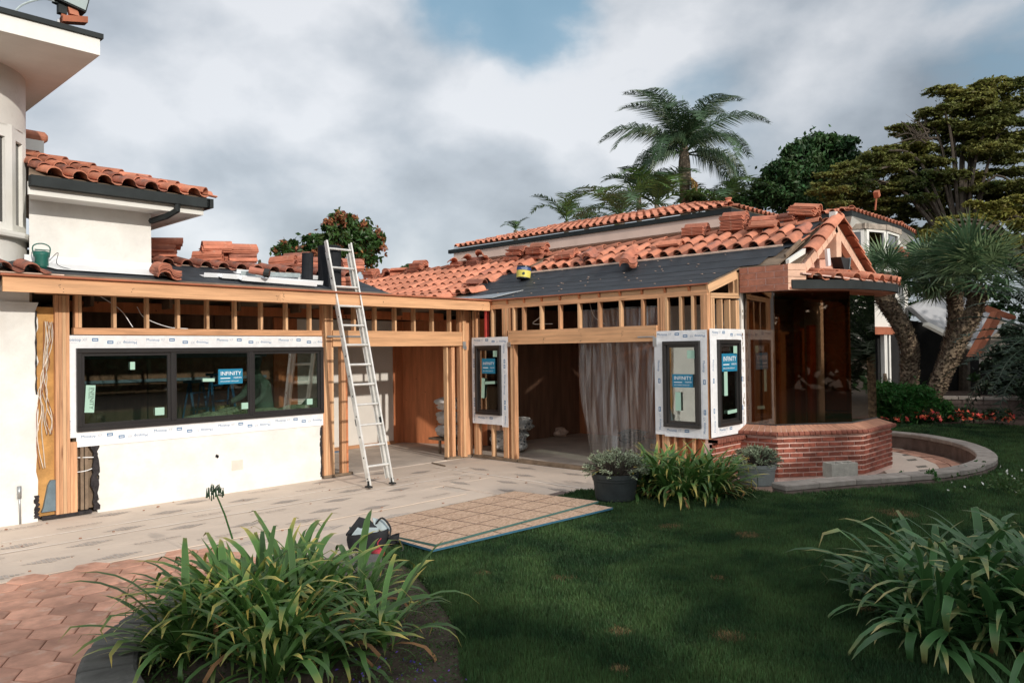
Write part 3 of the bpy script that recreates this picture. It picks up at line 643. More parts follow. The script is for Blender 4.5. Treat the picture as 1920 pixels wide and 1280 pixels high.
# clay tile border in the court
cbt = thing('court_tiles', 'narrow band of red clay tiles inside the ring wall', 'paving', (4.8, -6.6, 0))
for k in range(9):
    i0 = 3+k*4
    if i0+4 > segs: break
    p, q = off(RO, .32 if RI[0] == off(RO, .27)[0] else -.32)[i0], off(RO, .32 if RI[0] == off(RO, .27)[0] else -.32)[i0+4]
    d = (q-p).normalized(); nn = V((-d.y, d.x, 0)); 
    if nn.dot(V((3, -6, 0))-p) < 0: nn = -nn
    for r_ in range(2):
        c = (p+q)/2+nn*(.11+.2*r_); add('paver', MB().obox((c.x, c.y, .004), d*((q-p).length/2-.01), nn*.09, (0, 0, .008)), 'paver', cbt)
# shading trees on the slope behind the photographer
# ================================================================== THE WING UNDER REBUILDING
TP, TH = .275, .43
def tilemesh(seed):
    rr = random.Random(seed); th_ = [PI*i/6 for i in range(7)]; X = [.085-.085*math.cos(a) for a in th_]+[.20, .235, .285]; Z = [.076*math.sin(a) for a in th_]+[-.019, -.028, -.018]; n = 10; zz_ = dict(zip(X, Z))
    def z(x): return zz_[x]
    mb = MB(); th = .014
    for yy, dz in ((0, .016), (TH, -.008)):
        for x in X: mb.v.append((x, yy+rr.uniform(-.003, .003), z(x)+dz))
    for yy, dz in ((0, .016), (TH, -.008)):
        for x in X: mb.v.append((x+(.006 if x < .04 else 0)-(.006 if x > .15 else 0)*0, yy, z(x)+dz-th))
    for i in range(n-1):
        mb.f.append((i, i+1, n+i+1, n+i)); mb.f.append((2*n+i+1, 2*n+i, 3*n+i, 3*n+i+1))
    b = len(mb.v); mb.v += mb.v[:n]+mb.v[2*n:3*n]
    for i in range(n-1): mb.f.append((b+i+1, b+i, b+n+i, b+n+i+1))
    b = len(mb.v); mb.v += mb.v[n:2*n]+mb.v[3*n:4*n]
    for i in range(n-1): mb.f.append((b+i, b+i+1, b+n+i+1, b+n+i))
    mb.f.append((0, n, 3*n, 2*n)); mb.f.append((n-1, 3*n-1, 4*n-1, 2*n-1))
    me = mb.mesh('tile', True); return me
TM = {k: [tilemesh(i) for i in range(4)] for k in ('tile', 'tileold', 'tilefresh')}
for k, l in TM.items():
    for me in l: me.materials.append(M[k])
def ridgemesh(m, r=.1, L=.42):
    mb = MB(); n = 8
    for yy, k in ((0, 1.0), (L, .82)):
        for rr_ in (r*k, r*k-.014):
            for i in range(n+1):
                a = PI*i/n; mb.v.append((math.cos(a)*rr_, yy, math.sin(a)*rr_*.85))
    q = n+1
    for i in range(n): mb.f += [(i+1, i, 2*q+i, 2*q+i+1), (q+i, q+i+1, 3*q+i+1, 3*q+i), (i, i+1, q+i+1, q+i), (2*q+i+1, 2*q+i, 3*q+i, 3*q+i+1)]
    mb.f += [(0, q, 3*q, 2*q), (n, 2*q+n, 3*q+n, q+n)]
    me = mb.mesh('ridge'); me.materials.append(M[m]); return me
RM = {k: ridgemesh(k) for k in ('tile', 'tileold')}
def tiles(parent, o, along, up, ncol, nrow, m='tile', expo=.375, skip=None, jit=.006, oldp=0.):
    along = V(along).normalized(); up = V(up).normalized(); nrm = along.cross(up)
    if nrm.z < 0: raise ValueError('tile frame points down')
    o = V(o)
    for r in range(nrow):
        for c in range(ncol):
            if skip and skip(c, r): continue
            p = o+along*(c*TP+rnd.gauss(0, jit*.5))+up*(r*expo+rnd.gauss(0, jit))+nrm*(.03+.002*rnd.random())
            k = m if rnd.random() > oldp else 'tileold'
            mw = frame(p, along, up, nrm) @ Matrix.Rotation(rnd.gauss(0, .006), 4, 'Z') @ Matrix.Rotation(-.035, 4, 'X')
            add('tile', rnd.choice(TM[k]), None, parent, mw)
def ridge(parent, a, b, m='tile', expo=.36, lift=.0):
    a, b = V(a), V(b); d = (b-a).normalized(); n = int((b-a).length/expo); s = V((d.y, -d.x, 0)).normalized(); z = s.cross(d)
    for i in range(n+1):
        add('ridge_tile', RM[m], None, parent, frame(a+d*i*expo+z*(lift+.01*rnd.random()), s, d, z) @ Matrix.Rotation(-.05, 4, 'X'))

wing = thing('house_wing', 'single storey house wing stripped to bare timber studs with fresh openings', 'house', (-3, 1, 0))
B = lambda nm, a, b, w, h, m='fir', side=None: board(nm, a, b, w, h, m, wing, side)
# --- front (the long side): fascia beam, plates, studs
B('fascia_beam', (-7.57, -.58, 2.765), (-4.2, -.58, 2.765), .04, .175, 'firbeam', (0, 1, 0))
B('fascia_beam', (-4.198, -.58, 2.765), (-.015, -.58, 2.765), .04, .175, 'firbeam', (0, 1, 0))
B('drip_board', (-7.6, -.60, 2.864), (-.02, -.60, 2.864), .11, .02, 'rust', (0, 1, 0))
add('soffit', MB().box(-7.55, -.555, 2.79, -.0, -.01, 2.81), 'oldwood', wing)
for x0, x1 in ((-7.1, -3.02), (-3.0, -.02)):
    B('top_plate', (x0, .0, 2.745), (x1, .0, 2.745), .089, .075, 'fir', (0, 1, 0))
B('header', (-6.69, .012, 2.262), (-3.0, .012, 2.262), .089, .085, 'fir', (0, 1, 0))
B('header', (-2.99, -.012, 2.18), (-.12, -.012, 2.18), .13, .255, 'firbeam', (0, 1, 0))
def stud(x, z0, z1, m='fir', y=.0, w=.038): B('stud', (x, y, z0), (x, y, z1), .089, w, m, (0, 1, 0))
for i in range(9): stud(-6.62+.4065*i+.0*i, 2.305, 2.708, 'firlight')
stud(-6.66, 2.305, 2.708, 'fir'); 
for i in range(6): stud(-2.55+.415*i, 2.308, 2.708, 'firlight')
for x, m in ((-6.88, 'fir'), (-6.84, 'fir'), (-6.80, 'firlight'), (-6.76, 'fir')): stud(x, .04, 2.7, m, w=.0375)
for x in (-6.72, -6.682): stud(x, .04, .9, 'fir', w=.0375)
stud(-6.60, .05, .9, 'oldwood', .03); stud(-6.55, .05, .9, 'oldwood', .03)
for x, m in ((-3.14, 'fir'), (-3.1, 'firlight'), (-3.06, 'fir'), (-3.02, 'fir'), (-2.982, 'firlight')): stud(x, .04, 2.7, m, w=.037)
for x in (-2.80, -2.76): stud(x, .04, 2.05, 'fir', w=.037)
stud(-2.72, .04, 2.05, 'ply', w=.037)
stud(-.52, .04, 2.05, 'firlight', .05); stud(-.40, .04, 2.05, 'fir', .05); stud(-.36, .04, 2.05, 'fir', .05)
stud(-.20, .02, 2.7, 'firlight', -.05); stud(-.16, .02, 2.7, 'fir', -.05, .036); stud(-.24, .02, 2.7, 'fir', .0)
B('stud', (-.04, -.0, .04), (-.04, -.0, 2.7), .089, .038, 'fir', (1, 0, 0)); stud(.04, .04, 2.7, 'fir', .02); 
B('sill_plate', (-7.05, .0, .02), (-6.5, .0, .02), .1, .04, 'tar', (0, 1, 0)); B('sill_plate', (-3.16, .0, .02), (-2.62, .0, .02), .1, .04, 'oldwood', (0, 1, 0))
B('sill_plate', (-.56, .04, .018), (.0, .0, .018), .1, .04, 'oldwood', (0, 1, 0))
B('blocking', (-6.6, .48, 2.60), (-3.1, .48, 2.60), .04, .14, 'ply', (0, 1, 0)); B('blocking', (-3.0, .48, 2.60), (-.2, .48, 2.60), .04, .14, 'ply', (0, 1, 0))
# sheathing beside the wires and the gap in the stucco
add('sheathing', MB().box(-7.12, .02, .03, -6.9, .035, 2.55), 'sheath', wing)
add('sheathing', MB().box(-6.67, .07, .05, -6.38, .08, .9), 'oldwood', wing)
# --- stucco, with broken edges
def jag(x0, x1, z0, z1, left=None, right=None, y0=-.025, y1=.0, m='stucco', nm='stucco_panel'):
    rr = random.Random(int(abs(x0*100))+7); P = []; n = 26
    P += [(x0, z0)] if left is None else [(x0+rr.uniform(-left, left), z0+(z1-z0)*i/n) for i in range(n)]
    if left is None: P += [(x0, z1)]
    P += [(x1, z1)] if right is None else [(x1+rr.uniform(-right, right), z1-(z1-z0)*i/n) for i in range(n)]
    if right is None: P += [(x1, z0)]
    else: P += [(x1, z0)]
    return add(nm, MB().ext([(x, y0, z) for x, z in P], (0, y1-y0, 0)), m, wing)
jag(-9.6, -7.09, -.02, 2.60, right=.02); jag(-6.42, -3.2, -.02, .90, left=.02, right=.02)
add('stucco_panel', MB().box(-9.6, -.001, 2.6, -7.16, .02, 2.8), 'stucco', wing)
add('wall_core', MB().box(-9.6, .002, -.02, -7.13, .09, 2.8), 'oldwood', wing); add('wall_core', MB().box(-6.36, .004, .0, -3.17, .09, .88), 'oldwood', wing)
rr = random.Random(4); mb = MB()
for x_, zz0, zz1, s in ((-6.45, .03, .86, .05), (-3.19, .03, .8, .02), (-7.1, .03, .3, .03), (-7.1, 1.5, 2.5, .012)):
    n = 16; Lp = [(x_-s*rr.uniform(.3, 1.2), zz0+(zz1-zz0)*i/n) for i in range(n+1)]; Rp = [(x_+s*rr.uniform(.2, 1.1), zz1-(zz1-zz0)*i/n) for i in range(n+1)]
    mb.ext([(x, -.03-.004*rr.random(), z) for x, z in Lp+Rp], (0, .02, 0))
add('torn_building_paper', mb, 'tar', wing, kind='stuff')
mb = MB()
for i in range(9): a = rr.uniform(0, 6.28); r = .02*rr.random(); mb.obox((-4.87+r*math.cos(a), -.027, .53+r*math.sin(a)), (.012*rr.random()+.004, 0, .006), (0, .004, 0), (0, 0, .01))
add('chipped_hole', mb, 'tar', wing)
add('patch', MB().box(-4.66, -.0285, .30, -4.49, -.024, .44), 'patchgrey', wing)
# --- side (the short run facing left): plates, studs, header
def Bs(nm, y, z0, z1, m='fir', w=.038, x=.045): return board(nm, (x, y, z0), (x, y, z1), .089, w, m, wing, (1, 0, 0))
for z, m in ((2.722, 'fir'), (2.757, 'fir')): board('top_plate', (.045, -4.96, z), (.045, -.55, z), .089, .034, m, wing, (1, 0, 0))
ys = [-.60-.4065*i for i in range(12)]
for i in range(11): board('rim_block', (.04, -4.95 if i == 10 else ys[i+1]+.022, 2.81), (.04, ys[i]-.022, 2.81), .04, .07, 'firlight', wing, (1, 0, 0))
for y in ys[:11]: board('rafter', (-.0, y, 2.81), (.9, y, 3.07), .038, .07, 'ply', wing, (0, 1, 0))
board('edge_board', (-.02, -4.99, 2.862), (-.02, -.55, 2.862), .05, .02, 'rust', wing, (1, 0, 0))
board('header', (.03, -4.13, 2.18), (.03, -1.06, 2.18), .13, .24, 'firbeam', wing, (1, 0, 0))
for k in range(7): Bs('stud', -1.39-.4115*k, 2.302, 2.704, 'firlight' if k % 2 else 'fir')
Bs('stud', -1.16, 2.302, 2.704, 'firlight')
for y, m in ((-.90, 'fir'), (-.94, 'firlight'), (-.98, 'fir')): Bs('stud', y, .05, 2.704, m, .037)
for y, m in ((-1.02, 'firlight'), (-1.06, 'fir')): Bs('stud', y, 2.302, 2.704, m, .037)
Bs('stud', -1.10, .05, 2.055, 'firlight', .05); Bs('stud', -1.155, .05, 2.055, 'fir', .04)
for y, m in ((-.15, 'fir'), (-.19, 'firlight'), (-.23, 'fir')): Bs('stud', y, .05, .8, m, .037)
Bs('stud', -.6, .05, .8, 'firlight')
for y, m in ((-.2, 'fir'), (-.62, 'firlight')): Bs('stud', y, 2.06, 2.704, m)
s_ = Bs('stud', -.45, 2.06, 2.704, 'redpaint'); Bs('stud', -.13, 2.06, 2.704, 'firlight')
board('sill_plate', (.045, -1.19, .025), (.045, -.1, .025), .1, .05, 'oldwood', wing, (1, 0, 0))
board('threshold', (.06, -4.12, .02), (.06, -1.22, .02), .12, .06, 'oldwood', wing, (1, 0, 0))
for y, m in ((-4.15, 'fir'),): Bs('stud', y, 2.06, 2.704, m, .037)
for y, m in ((-4.10, 'fir'),): Bs('stud', y, .05, 2.055, m, .05)
for y, m in ((-4.20, 'fir'), (-4.24, 'fir'), (-4.28, 'firlight')): Bs('stud', y, .05, 2.704, m, .037)
for y, m in ((-4.52, 'firlight'), (-4.72, 'firlight'), (-4.87, 'fir')): Bs('stud', y, 2.06, 2.704, m)
for y in (-4.4, -4.55, -4.7): Bs('stud', y, .05, .8, 'fir')
add('sheathing', MB().box(.088, -4.9, .0, .1, -4.2, .78), 'ply', wing)
board('corner_post', (.045, -4.925, .05), (.045, -4.925, 2.704), .089, .07, 'fir', wing, (1, 0, 0))
# --- the short return beside the brick bay
def Br(nm, x, z0, z1, m='firlight', w=.038): board(nm, (x, -4.925, z0), (x, -4.925, z1), .085, w, m, wing, (0, 1, 0))
Br('stud', .12, .7, 2.66, 'firlight', .05); Br('stud', .18, 2.06, 2.66, 'firlight', .037)
for x in (.42, .65): Br('stud', x, 2.06, 2.66)
for x in (.86, .92): Br('stud', x, .7, 2.66, 'firlight', .05)
for z in (2.68, 2.72): board('top_plate', (.09, -4.925, z), (.96, -4.925, z+.03), .085, .036, 'firlight', wing, (0, 1, 0))
board('rafter', (.0, -4.965, 2.80), (.86, -4.965, 3.05), .035, .14, 'firlight', wing, (0, 1, 0))
board('stud', (.78, -4.93, 2.76), (.78, -4.93, 2.98), .08, .04, 'firlight', wing, (0, 1, 0)); board('stud', (.92, -4.93, 2.76), (.92, -4.93, 3.08), .08, .04, 'firlight', wing, (0, 1, 0))
mb = MB(); rr = random.Random(8); P = []
for i in range(24): P.append((.965+rr.uniform(-.012, .008), .8+1.98*i/23))
P += [(1.03, 2.78), (1.03, .8)]
add('plaster_edge', MB().ext([(x, -4.99, z) for x, z in P], (0, .05, 0)), 'stuccold', wing)
mb = MB()
for i in range(22): mb.obox((.985+rr.uniform(-.02, .02), -4.992, .85+1.85*rr.random()), (.006, 0, .004), (0, .004, 0), (0, 0, rr.uniform(.01, .05)))
add('plaster_chips', mb, 'oldwood', wing, kind='stuff')
add('low_wall_core', MB().box(.0, -5.0, 0, 1.0, -4.88, .60), 'mortar', wing)
for r_ in range(8):
    for k in range(6):
        x0 = max(.0, -.1*(r_ % 2)+k*.21); x1 = min(1.0, -.1*(r_ % 2)+k*.21+.192)
        if x1-x0 > .03: add('brick', MB().box(x0, -5.012, .03+r_*.0715, x1, -4.96, .03+r_*.0715+.053), 'brick', wing)
for k in range(13): add('brick', MB().ext([(.0+k*.078, -5.10, .60), (.068+k*.078, -5.10, .60), (.068+k*.078, -5.10, .655), (.0+k*.078, -5.10, .655)], (0, .16, 0)), 'nosebrick', wing)
add('ledge_bed', MB().box(.0, -5.09, .605, 1.0, -4.9, .648), 'mortar', wing)
# --- hardware
hw = MB(); 
for x in (-2.80, -.19): hw.box(x-.035, -.10, 2.0, x+.035, -.083, 2.13); hw.box(x-.01, -.125, 1.98, x+.03, -.1, 2.05)
hw.box(-3.1, -.092, 2.2, -2.45, -.08, 2.225); hw.box(-.045, -1.12, 2.02, -.03, -1.05, 2.1); hw.box(-.045, -4.13, 1.98, -.033, -4.07, 2.12); hw.box(-.045, -4.1, 2.12, -.036, -3.8, 2.14)
add('steel_hardware', hw, 'steel', wing, kind='stuff')
add('hold_down_bracket', MB().ext([(-7.05, -.03, .09), (-6.90, -.03, .09), (-6.90, -.03, .46), (-6.95, -.03, .46), (-6.98, -.03, .4), (-7.03, -.03, .14)], (0, .05, 0)), 'bluegrey', wing)
# --- roof decks: side slope with a kick at .95 m, long-side slope, flat link
EX, K1, K2, XR = 0.95, .295, .47, 2.63
def zb(x): return 2.875+K1*x if x < EX else 2.875+K1*EX+K2*(x-EX)
ZR = zb(XR)
deck = MB()
deck.ext([(-.03, -4.99, zb(-.03)), (EX, -4.99, zb(EX)), (EX, 9, zb(EX)), (-.03, 9, zb(-.03))], (0, 0, -.02))
deck.ext([(EX, -5.6, zb(EX)), (XR, -5.6, ZR), (XR, 9, ZR), (EX, 9, zb(EX))], (0, 0, -.02))
deck.ext([(XR, -5.6, ZR), (5.6, -5.6, 2.9), (5.6, 9, 2.9), (XR, 9, ZR)], (0, 0, -.02))
rf = add('roof_deck', deck, 'oldwood', wing)
YA, ZA = .95, 2.875+.3*1.51
deck2 = MB().ext([(-9.6, -.6, 2.876), (-2.2, -.6, 2.876), (-2.2, YA, ZA), (-9.6, YA, ZA)], (0, 0, -.02)).ext([(-9.6, YA, ZA), (-2.2, YA, ZA), (-2.2, 4, 2.7), (-9.6, 4, 2.7)], (0, 0, -.02))
deck2.ext([(-2.2, -.6, 2.876), (0.1, -.6, 2.876), (.1, 9, 2.876), (-2.2, 9, 2.876)], (0, 0, -.02)).ext([(-2.2, -.55, 2.86), (-2.2, YA, ZA-.02), (-2.2, 4, 2.7)], (.02, 0, 0))
deck2.box(-9.5, 4, -.02, 6, 4.1, 2.85); deck2.box(5.5, -4.9, -.02, 5.6, 9, 2.9); deck2.box(-9.5, 0.1, -.02, -9.4, 4, 2.8)
add('roof_deck', deck2, 'oldwood', wing)
# felt underlay in overlapping courses
def slopept(x, y, d=0.): return V((x, y, zb(x)+d))
cz = 0
for i, (xa, xb, y0, y1) in enumerate(((-.04, .34, -4.97, .10), (.30, .66, -4.98, .55), (.62, EX, -4.99, .9))):
    add('felt_course', MB().ext([slopept(xa, y0, .004+.004*i), slopept(xb, y0, .004+.004*i), slopept(xb, y1, .004+.004*i), slopept(xa, y1, .004+.004*i)], (0, 0, .003)), 'felt', wing)
for i, (xa, xb, y0, y1) in enumerate(((EX, 1.28, -5.30, 1.1), (1.24, 1.6, -5.42, 1.4), (1.56, 1.95, -5.56, 1.6), (1.9, 2.25, -5.58, -4.6), (2.2, 2.6, -5.58, -4.6))):
    add('felt_course', MB().ext([slopept(xa, y0, .017+.004*i), slopept(xb, y0, .017+.004*i), slopept(xb, y1, .017+.004*i), slopept(xa, y1, .017+.004*i)], (0, 0, .003)), 'felt', wing)
for i, (ya, yb, xa) in enumerate(((-.56, -.1, -7.5), (-.14, .34, -7.5), (.3, .94, -7.4))):
    f = lambda y: 2.878+.3*(y+.56)+.006+.004*i
    add('felt_course', MB().ext([(xa, ya, f(ya)), (-2.2, ya, f(ya)), (-2.2, yb, f(yb)), (xa, yb, f(yb))], (0, 0, .003)), 'felt', wing)
mb = MB(); rr = random.Random(3)
for i in range(46):
    x = rr.uniform(.1, 1.7); y = rr.uniform(-4.9, -.3); s = rr.uniform(.008, .017); mb.obox(slopept(x, y, .034 if x > EX else .02), (s, 0, 0), (0, s*.8, 0), (0, 0, .003))
add('mortar_crumbs', mb, 'debris', wing, kind='stuff')
add('valley_flashing', MB().ext([(-.45, -.5, 2.89), (.02, -.62, 2.91), (.5, -.95, 3.05), (.15, -.25, 2.98), (-.5, .3, 2.91)], (0, 0, .004)), 'steel', wing)
# tiles, as rows of S tiles on their roofs
nl = MB(); rn = random.Random(14)
for i in range(70):
    if i < 34: nl.obox((rn.choice((-7.0, -6.2, -4.25, -4.15, -2.4, -.2))+rn.gauss(0, .012), -.6012, rn.uniform(2.69, 2.84)), (.004, 0, 0), (0, .001, 0), (0, 0, .004))
    else: nl.obox((-.0365, rn.choice((-1.1, -1.9, -2.7, -3.5, -4.1))+rn.gauss(0, .015), rn.uniform(2.08, 2.28)), (.001, 0, 0), (0, .004, 0), (0, 0, .004))
add('nail_heads', nl, 'rubber', wing, kind='stuff')
tr = add('tile_roof', MB().ext([slopept(1.62, -5.35, .03), slopept(1.66, -5.35, .03), slopept(1.66, .2, .03), slopept(1.62, .2, .03)], (0, 0, .02)), 'debris', wing, label='weathered orange barrel tile courses left on the ridge side')
u1 = V((1, 0, K2)).normalized(); u0_ = V((1, 0, K1)).normalized()
# along = -Y so that along x up points to the sky
tiles(tr, slopept(1.66, -.10, .03), (0, -1, 0), u1, 20, 2, 'tile', .42, oldp=.1)
tiles(tr, slopept(.98, 8.05, .01), (0, -1, 0), u1, 28, 4, 'tile', .40, oldp=.05, skip=lambda c, r: (c >= 26 and r < 1) or (c >= 27 and r < 2))
tiles(tr, slopept(-.52, 9.4, .03), (0, -1, 0), u0_, 31, 2, 'tile', .38, oldp=.05, skip=lambda c, r: c > 30-r*1)
tiles(tr, slopept(.98, 9.7, .01), (0, -1, 0), u1, 6, 4, 'tile', .40, oldp=.05)
tiles(tr, slopept(.22, 7.85, .03), (0, -1, 0), u0_, 27, 2, 'tile', .38, oldp=.05, skip=lambda c, r: (c >= 25 and r == 0))
ridge(tr, (XR, -5.55, ZR+.02), (XR, 6.2, ZR+.02), 'tile')
trA = add('tile_roof', MB().ext([(-7.3, .60, 3.235), (-2.2, .60, 3.235), (-2.2, .64, 3.245), (-7.3, .64, 3.245)], (0, 0, .015)), 'debris', wing, label='weathered darker barrel tile course under a tiled ridge')
tiles(trA, (-5.68, .50, 3.205), (1, 0, 0), V((0, 1, .3)), 13, 1, 'tileold', .36, oldp=0)
ridge(trA, (-5.75, YA-.02, ZA-.03), (-2.25, YA-.02, ZA-.03), 'tile')
trB = add('loose_tile_edge', MB().box(-7.75, -.57, 2.89, -6.95, -.50, 2.9), 'debris', wing)
tiles(trB, (-8.2, -.60, 2.89), (1, 0, 0), V((0, 1, .3)), 4, 1, 'tileold', .36)
# --- inside
wl = lambda nm, x0, y0, x1, y1, z0, z1, m: add(nm, MB().ext([(x0, y0, z0), (x1, y1, z0), (x1, y1, z1), (x0, y0, z1)], V((y1-y0, -(x1-x0), 0)).normalized()*-.02), m, wing)
wl('drywall_panel', -1.9, 2.8, .40, 2.8, .03, 2.62, 'lightwall'); board('base_strip', (-1.9, 2.77, .03), (.4, 2.77, .03), .02, .07, 'fir', wing, (0, 1, 0))
wl('plywood_panel', .40, 2.79, .66, 2.79, 0, 2.62, 'ply'); wl('plywood_panel', .66, 2.79, 1.35, .9, 0, 2.62, 'ply'); wl('plywood_panel', -2.62, 2.4, -1.9, 2.8, 0, 2.62, 'ply')
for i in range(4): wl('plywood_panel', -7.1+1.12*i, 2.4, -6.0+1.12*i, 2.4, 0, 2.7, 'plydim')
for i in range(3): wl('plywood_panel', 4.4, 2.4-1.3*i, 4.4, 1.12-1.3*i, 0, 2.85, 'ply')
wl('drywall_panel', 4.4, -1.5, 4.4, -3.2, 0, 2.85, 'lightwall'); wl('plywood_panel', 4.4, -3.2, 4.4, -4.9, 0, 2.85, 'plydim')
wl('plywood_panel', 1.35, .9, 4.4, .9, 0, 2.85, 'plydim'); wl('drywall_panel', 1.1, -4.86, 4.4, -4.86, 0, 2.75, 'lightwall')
B('shelf_rail', (-6.9, 2.36, 1.55), (-2.8, 2.36, 1.55), .03, .05, 'bluegrey', (0, 1, 0)); B('shelf_rail', (-6.9, 2.36, 1.95), (-2.8, 2.36, 1.95), .03, .09, 'bluegrey', (0, 1, 0))
for i in range(6): B('ceiling_joist', (-6.4+1.0*i, .2, 2.66), (-6.4+1.0*i, 2.3, 2.66), .04, .14, 'oldwood', (1, 0, 0))
add('ceiling', MB().box(-7.1, .1, 2.735, -.1, 4.0, 2.75), 'oldwood', wing)

# --- windows: frame, sash, panes, membrane, print, stickers
def flash(Fp, mb, ink, grey, u0, v0, u1, v1, d, rot=False, seed=0, gap=.62):
    rr = random.Random(seed); Fp.box(mb, u0, v0, d, u1, v1, d+.003)
    w, h = u1-u0, v1-v0
    if not rot:
        n = max(1, round(w/.98))
        for i in range(n*2):
            uu = u0+(i+.12)*w/(n*2); 
            if uu+.3 > u1 and i: continue
            up = i % 2 == 0; vv = v0+h*(.62 if up else .42)
            if up: Fp.text(ink, 'Moistop', .052, uu, vv-.01, d+.0045); Fp.text(grey, 'XF', .052, uu+.185, vv-.01, d+.0045); Fp.text(grey, 'flashing membrane', .017, uu, vv-.035, d+.0045); u2 = uu+.3
            else: Fp.text(ink, 'Moistop', .052, uu+.36, vv+.02, d+.0045, PI); Fp.text(grey, 'XF', .052, uu+.17, vv+.02, d+.0045, PI); Fp.text(grey, 'flashing membrane', .017, uu+.36, vv+.045, d+.0045, PI); u2 = uu
            if u2+.08 < u1: Fp.box(ink, u2, vv-.012, d+.0035, u2+.072, vv+.026, d+.0045); Fp.box(mb, u2+.01, vv, d+.0048, u2+.062, vv+.012, d+.0054)
    else:
        n = max(1, round(h/.95))
        for i in range(n*2):
            vv = v0+(i+.1)*h/(n*2)
            if vv+.3 > v1 and i: continue
            up = i % 2 == 0
            if up: Fp.text(ink, 'Moistop', .05, u0+w*.62, vv, d+.0045, PI/2); Fp.text(grey, 'XF', .05, u0+w*.62, vv+.18, d+.0045, PI/2); v2 = vv+.27
            else: Fp.text(ink, 'Moistop', .05, u0+w*.35, vv+.34, d+.0045, -PI/2); v2 = vv
            if v2+.08 < v1: Fp.box(ink, u0+w*.38, v2, d+.0035, u0+w*.38+.036, v2+.07, d+.0045); Fp.box(mb, u0+w*.38+.012, v2+.01, d+.0048, u0+w*.38+.024, v2+.06, d+.0054)
def window(Fp, w, h, mulls, lab, tapes, stickers, fr=.055, dep=.05, seed=0):
    fb = MB()
    Fp.box(fb, 0, 0, -.04, w, fr, dep); Fp.box(fb, 0, h-fr, -.04, w, h, dep); Fp.box(fb, 0, fr, -.04, fr, h-fr, dep); Fp.box(fb, w-fr, fr, -.04, w, h-fr, dep)
    for u in mulls: Fp.box(fb, u-.028, fr, -.03, u+.028, h-fr, dep-.004)
    win = add('window', fb, 'blackframe', wing, label=lab); bv = win.modifiers.new('b', 'BEVEL'); bv.width = .005; bv.segments = 1
    E_ = [fr]+[u for m_ in mulls for u in (m_-.028, m_+.028)]+[w-fr]
    for i in range(0, len(E_), 2):
        a, b = E_[i], E_[i+1]; s = MB(); q = .038 if i != 2 or len(E_) < 6 else .02; dd = (.03 if i == 2 else .018)
        Fp.box(s, a, fr, dd-.03, a+q, h-fr, dd); Fp.box(s, b-q, fr, dd-.03, b, h-fr, dd); Fp.box(s, a+q, fr, dd-.03, b-q, fr+q, dd); Fp.box(s, a+q, h-fr-q, dd-.03, b-q, h-fr, dd)
        add('sash', s, 'blackframe', win); g = MB(); Fp.box(g, a+q, fr+q, dd-.018, b-q, h-fr-q, dd-.014); add('pane', g, 'glass', win)
    ink, grey = MB(), MB()
    for (u0, v0, u1, v1, d, rot) in tapes:
        mb = MB(); flash(Fp, mb, ink, grey, u0, v0, u1, v1, d, rot, seed+int(abs(u0+v1)*10)); add('flashing_tape', mb, 'membrane', win, kind='stuff')
    add('lettering', ink, 'blueink', win, kind='stuff'); add('lettering', grey, 'greyink', win, kind='stuff')
    for st in stickers:
        kind, u, v, sw, sh = st[:5]; rot = st[5] if len(st) > 5 else 0; mb = MB(); tx = MB()
        c, s_ = math.cos(rot), math.sin(rot); P = [(-sw/2, -sh/2), (sw/2, -sh/2), (sw/2, sh/2), (-sw/2, sh/2)]
        mb.ext([Fp.p(u+x*c-y*s_, v+x*s_+y*c, .031) for x, y in P], Fp.n*.002)
        o = add('sticker', mb, 'tealsticker' if kind == 'blue' else 'mint', win)
        if kind == 'blue':
            Fp.text(tx, 'INFINITY', sw*.215, u-sw*.42, v+sh*.08, .0345); Fp.box(tx, u-sw*.42, v-sh*.14, .034, u-sw*.02, v-sh*.09, .0345); Fp.text(tx, 'MARVIN', sw*.09, u+sw*.12, v-sh*.15, .0345); Fp.text(tx, 'REPLACEMENT WINDOWS', sw*.062, u-sw*.42, v-sh*.36, .0345)
            add('lettering', tx, 'whiteink', win, kind='stuff')
        elif kind == 'tall':
            Fp.text(tx, 'INFINITY', sh*.2, u+sw*.05, v+sh*.42, .0345, -PI/2+rot); Fp.text(tx, 'from MARVIN', sh*.07, u-sw*.12, v+sh*.42, .0345, -PI/2+rot); add('lettering', tx, 'darkink', win, kind='stuff')
    return win
FA = Pl((-6.67, -.03, 1.02), (1, 0, 0), (0, 0, 1), (0, -1, 0))
window(FA, 3.51, 1.025, (1.18, 2.30), 'wide black three pane sliding window with blue sticker and white membrane around', [(-.17, 1.03, 3.66, 1.19, .0, False), (-.17, -.07, .0, 1.04, .002, True), (3.52, -.19, 3.66, 1.04, .002, True), (.0, -.19, 3.52, -.0, .004, False)],
       [('blue', 1.99, .62, .36, .21), ('mint', .66, .80, .06, .10), ('mint', 1.0, .19, .12, .10), ('tall', .15, .40, .11, .34, -.06), ('mint', 1.67, .58, .17, .045, -.03), ('mint', 2.2, .19, .10, .09), ('mint', 3.26, .19, .10, .09)], seed=1)
FB = Pl((-.03, -.24, .80), (0, -1, 0), (0, 0, 1), (-1, 0, 0))
window(FB, .65, 1.25, (), 'narrow tall black window between the two doorways', [(-.11, 1.25, .82, 1.40, .0, False), (-.11, -.17, .0, 1.26, .002, True), (.65, -.2, .80, 1.26, .002, True), (-.0, -.17, .66, .0, .004, False)],
       [('blue', .35, .88, .34, .27), ('mint', .52, 1.1, .1, .11), ('mint', .2, .48, .08, .36, -.06), ('mint', .37, .58, .28, .05, .05)], seed=2)
FC = Pl((-.03, -4.25, .80), (0, -1, 0), (0, 0, 1), (-1, 0, 0))
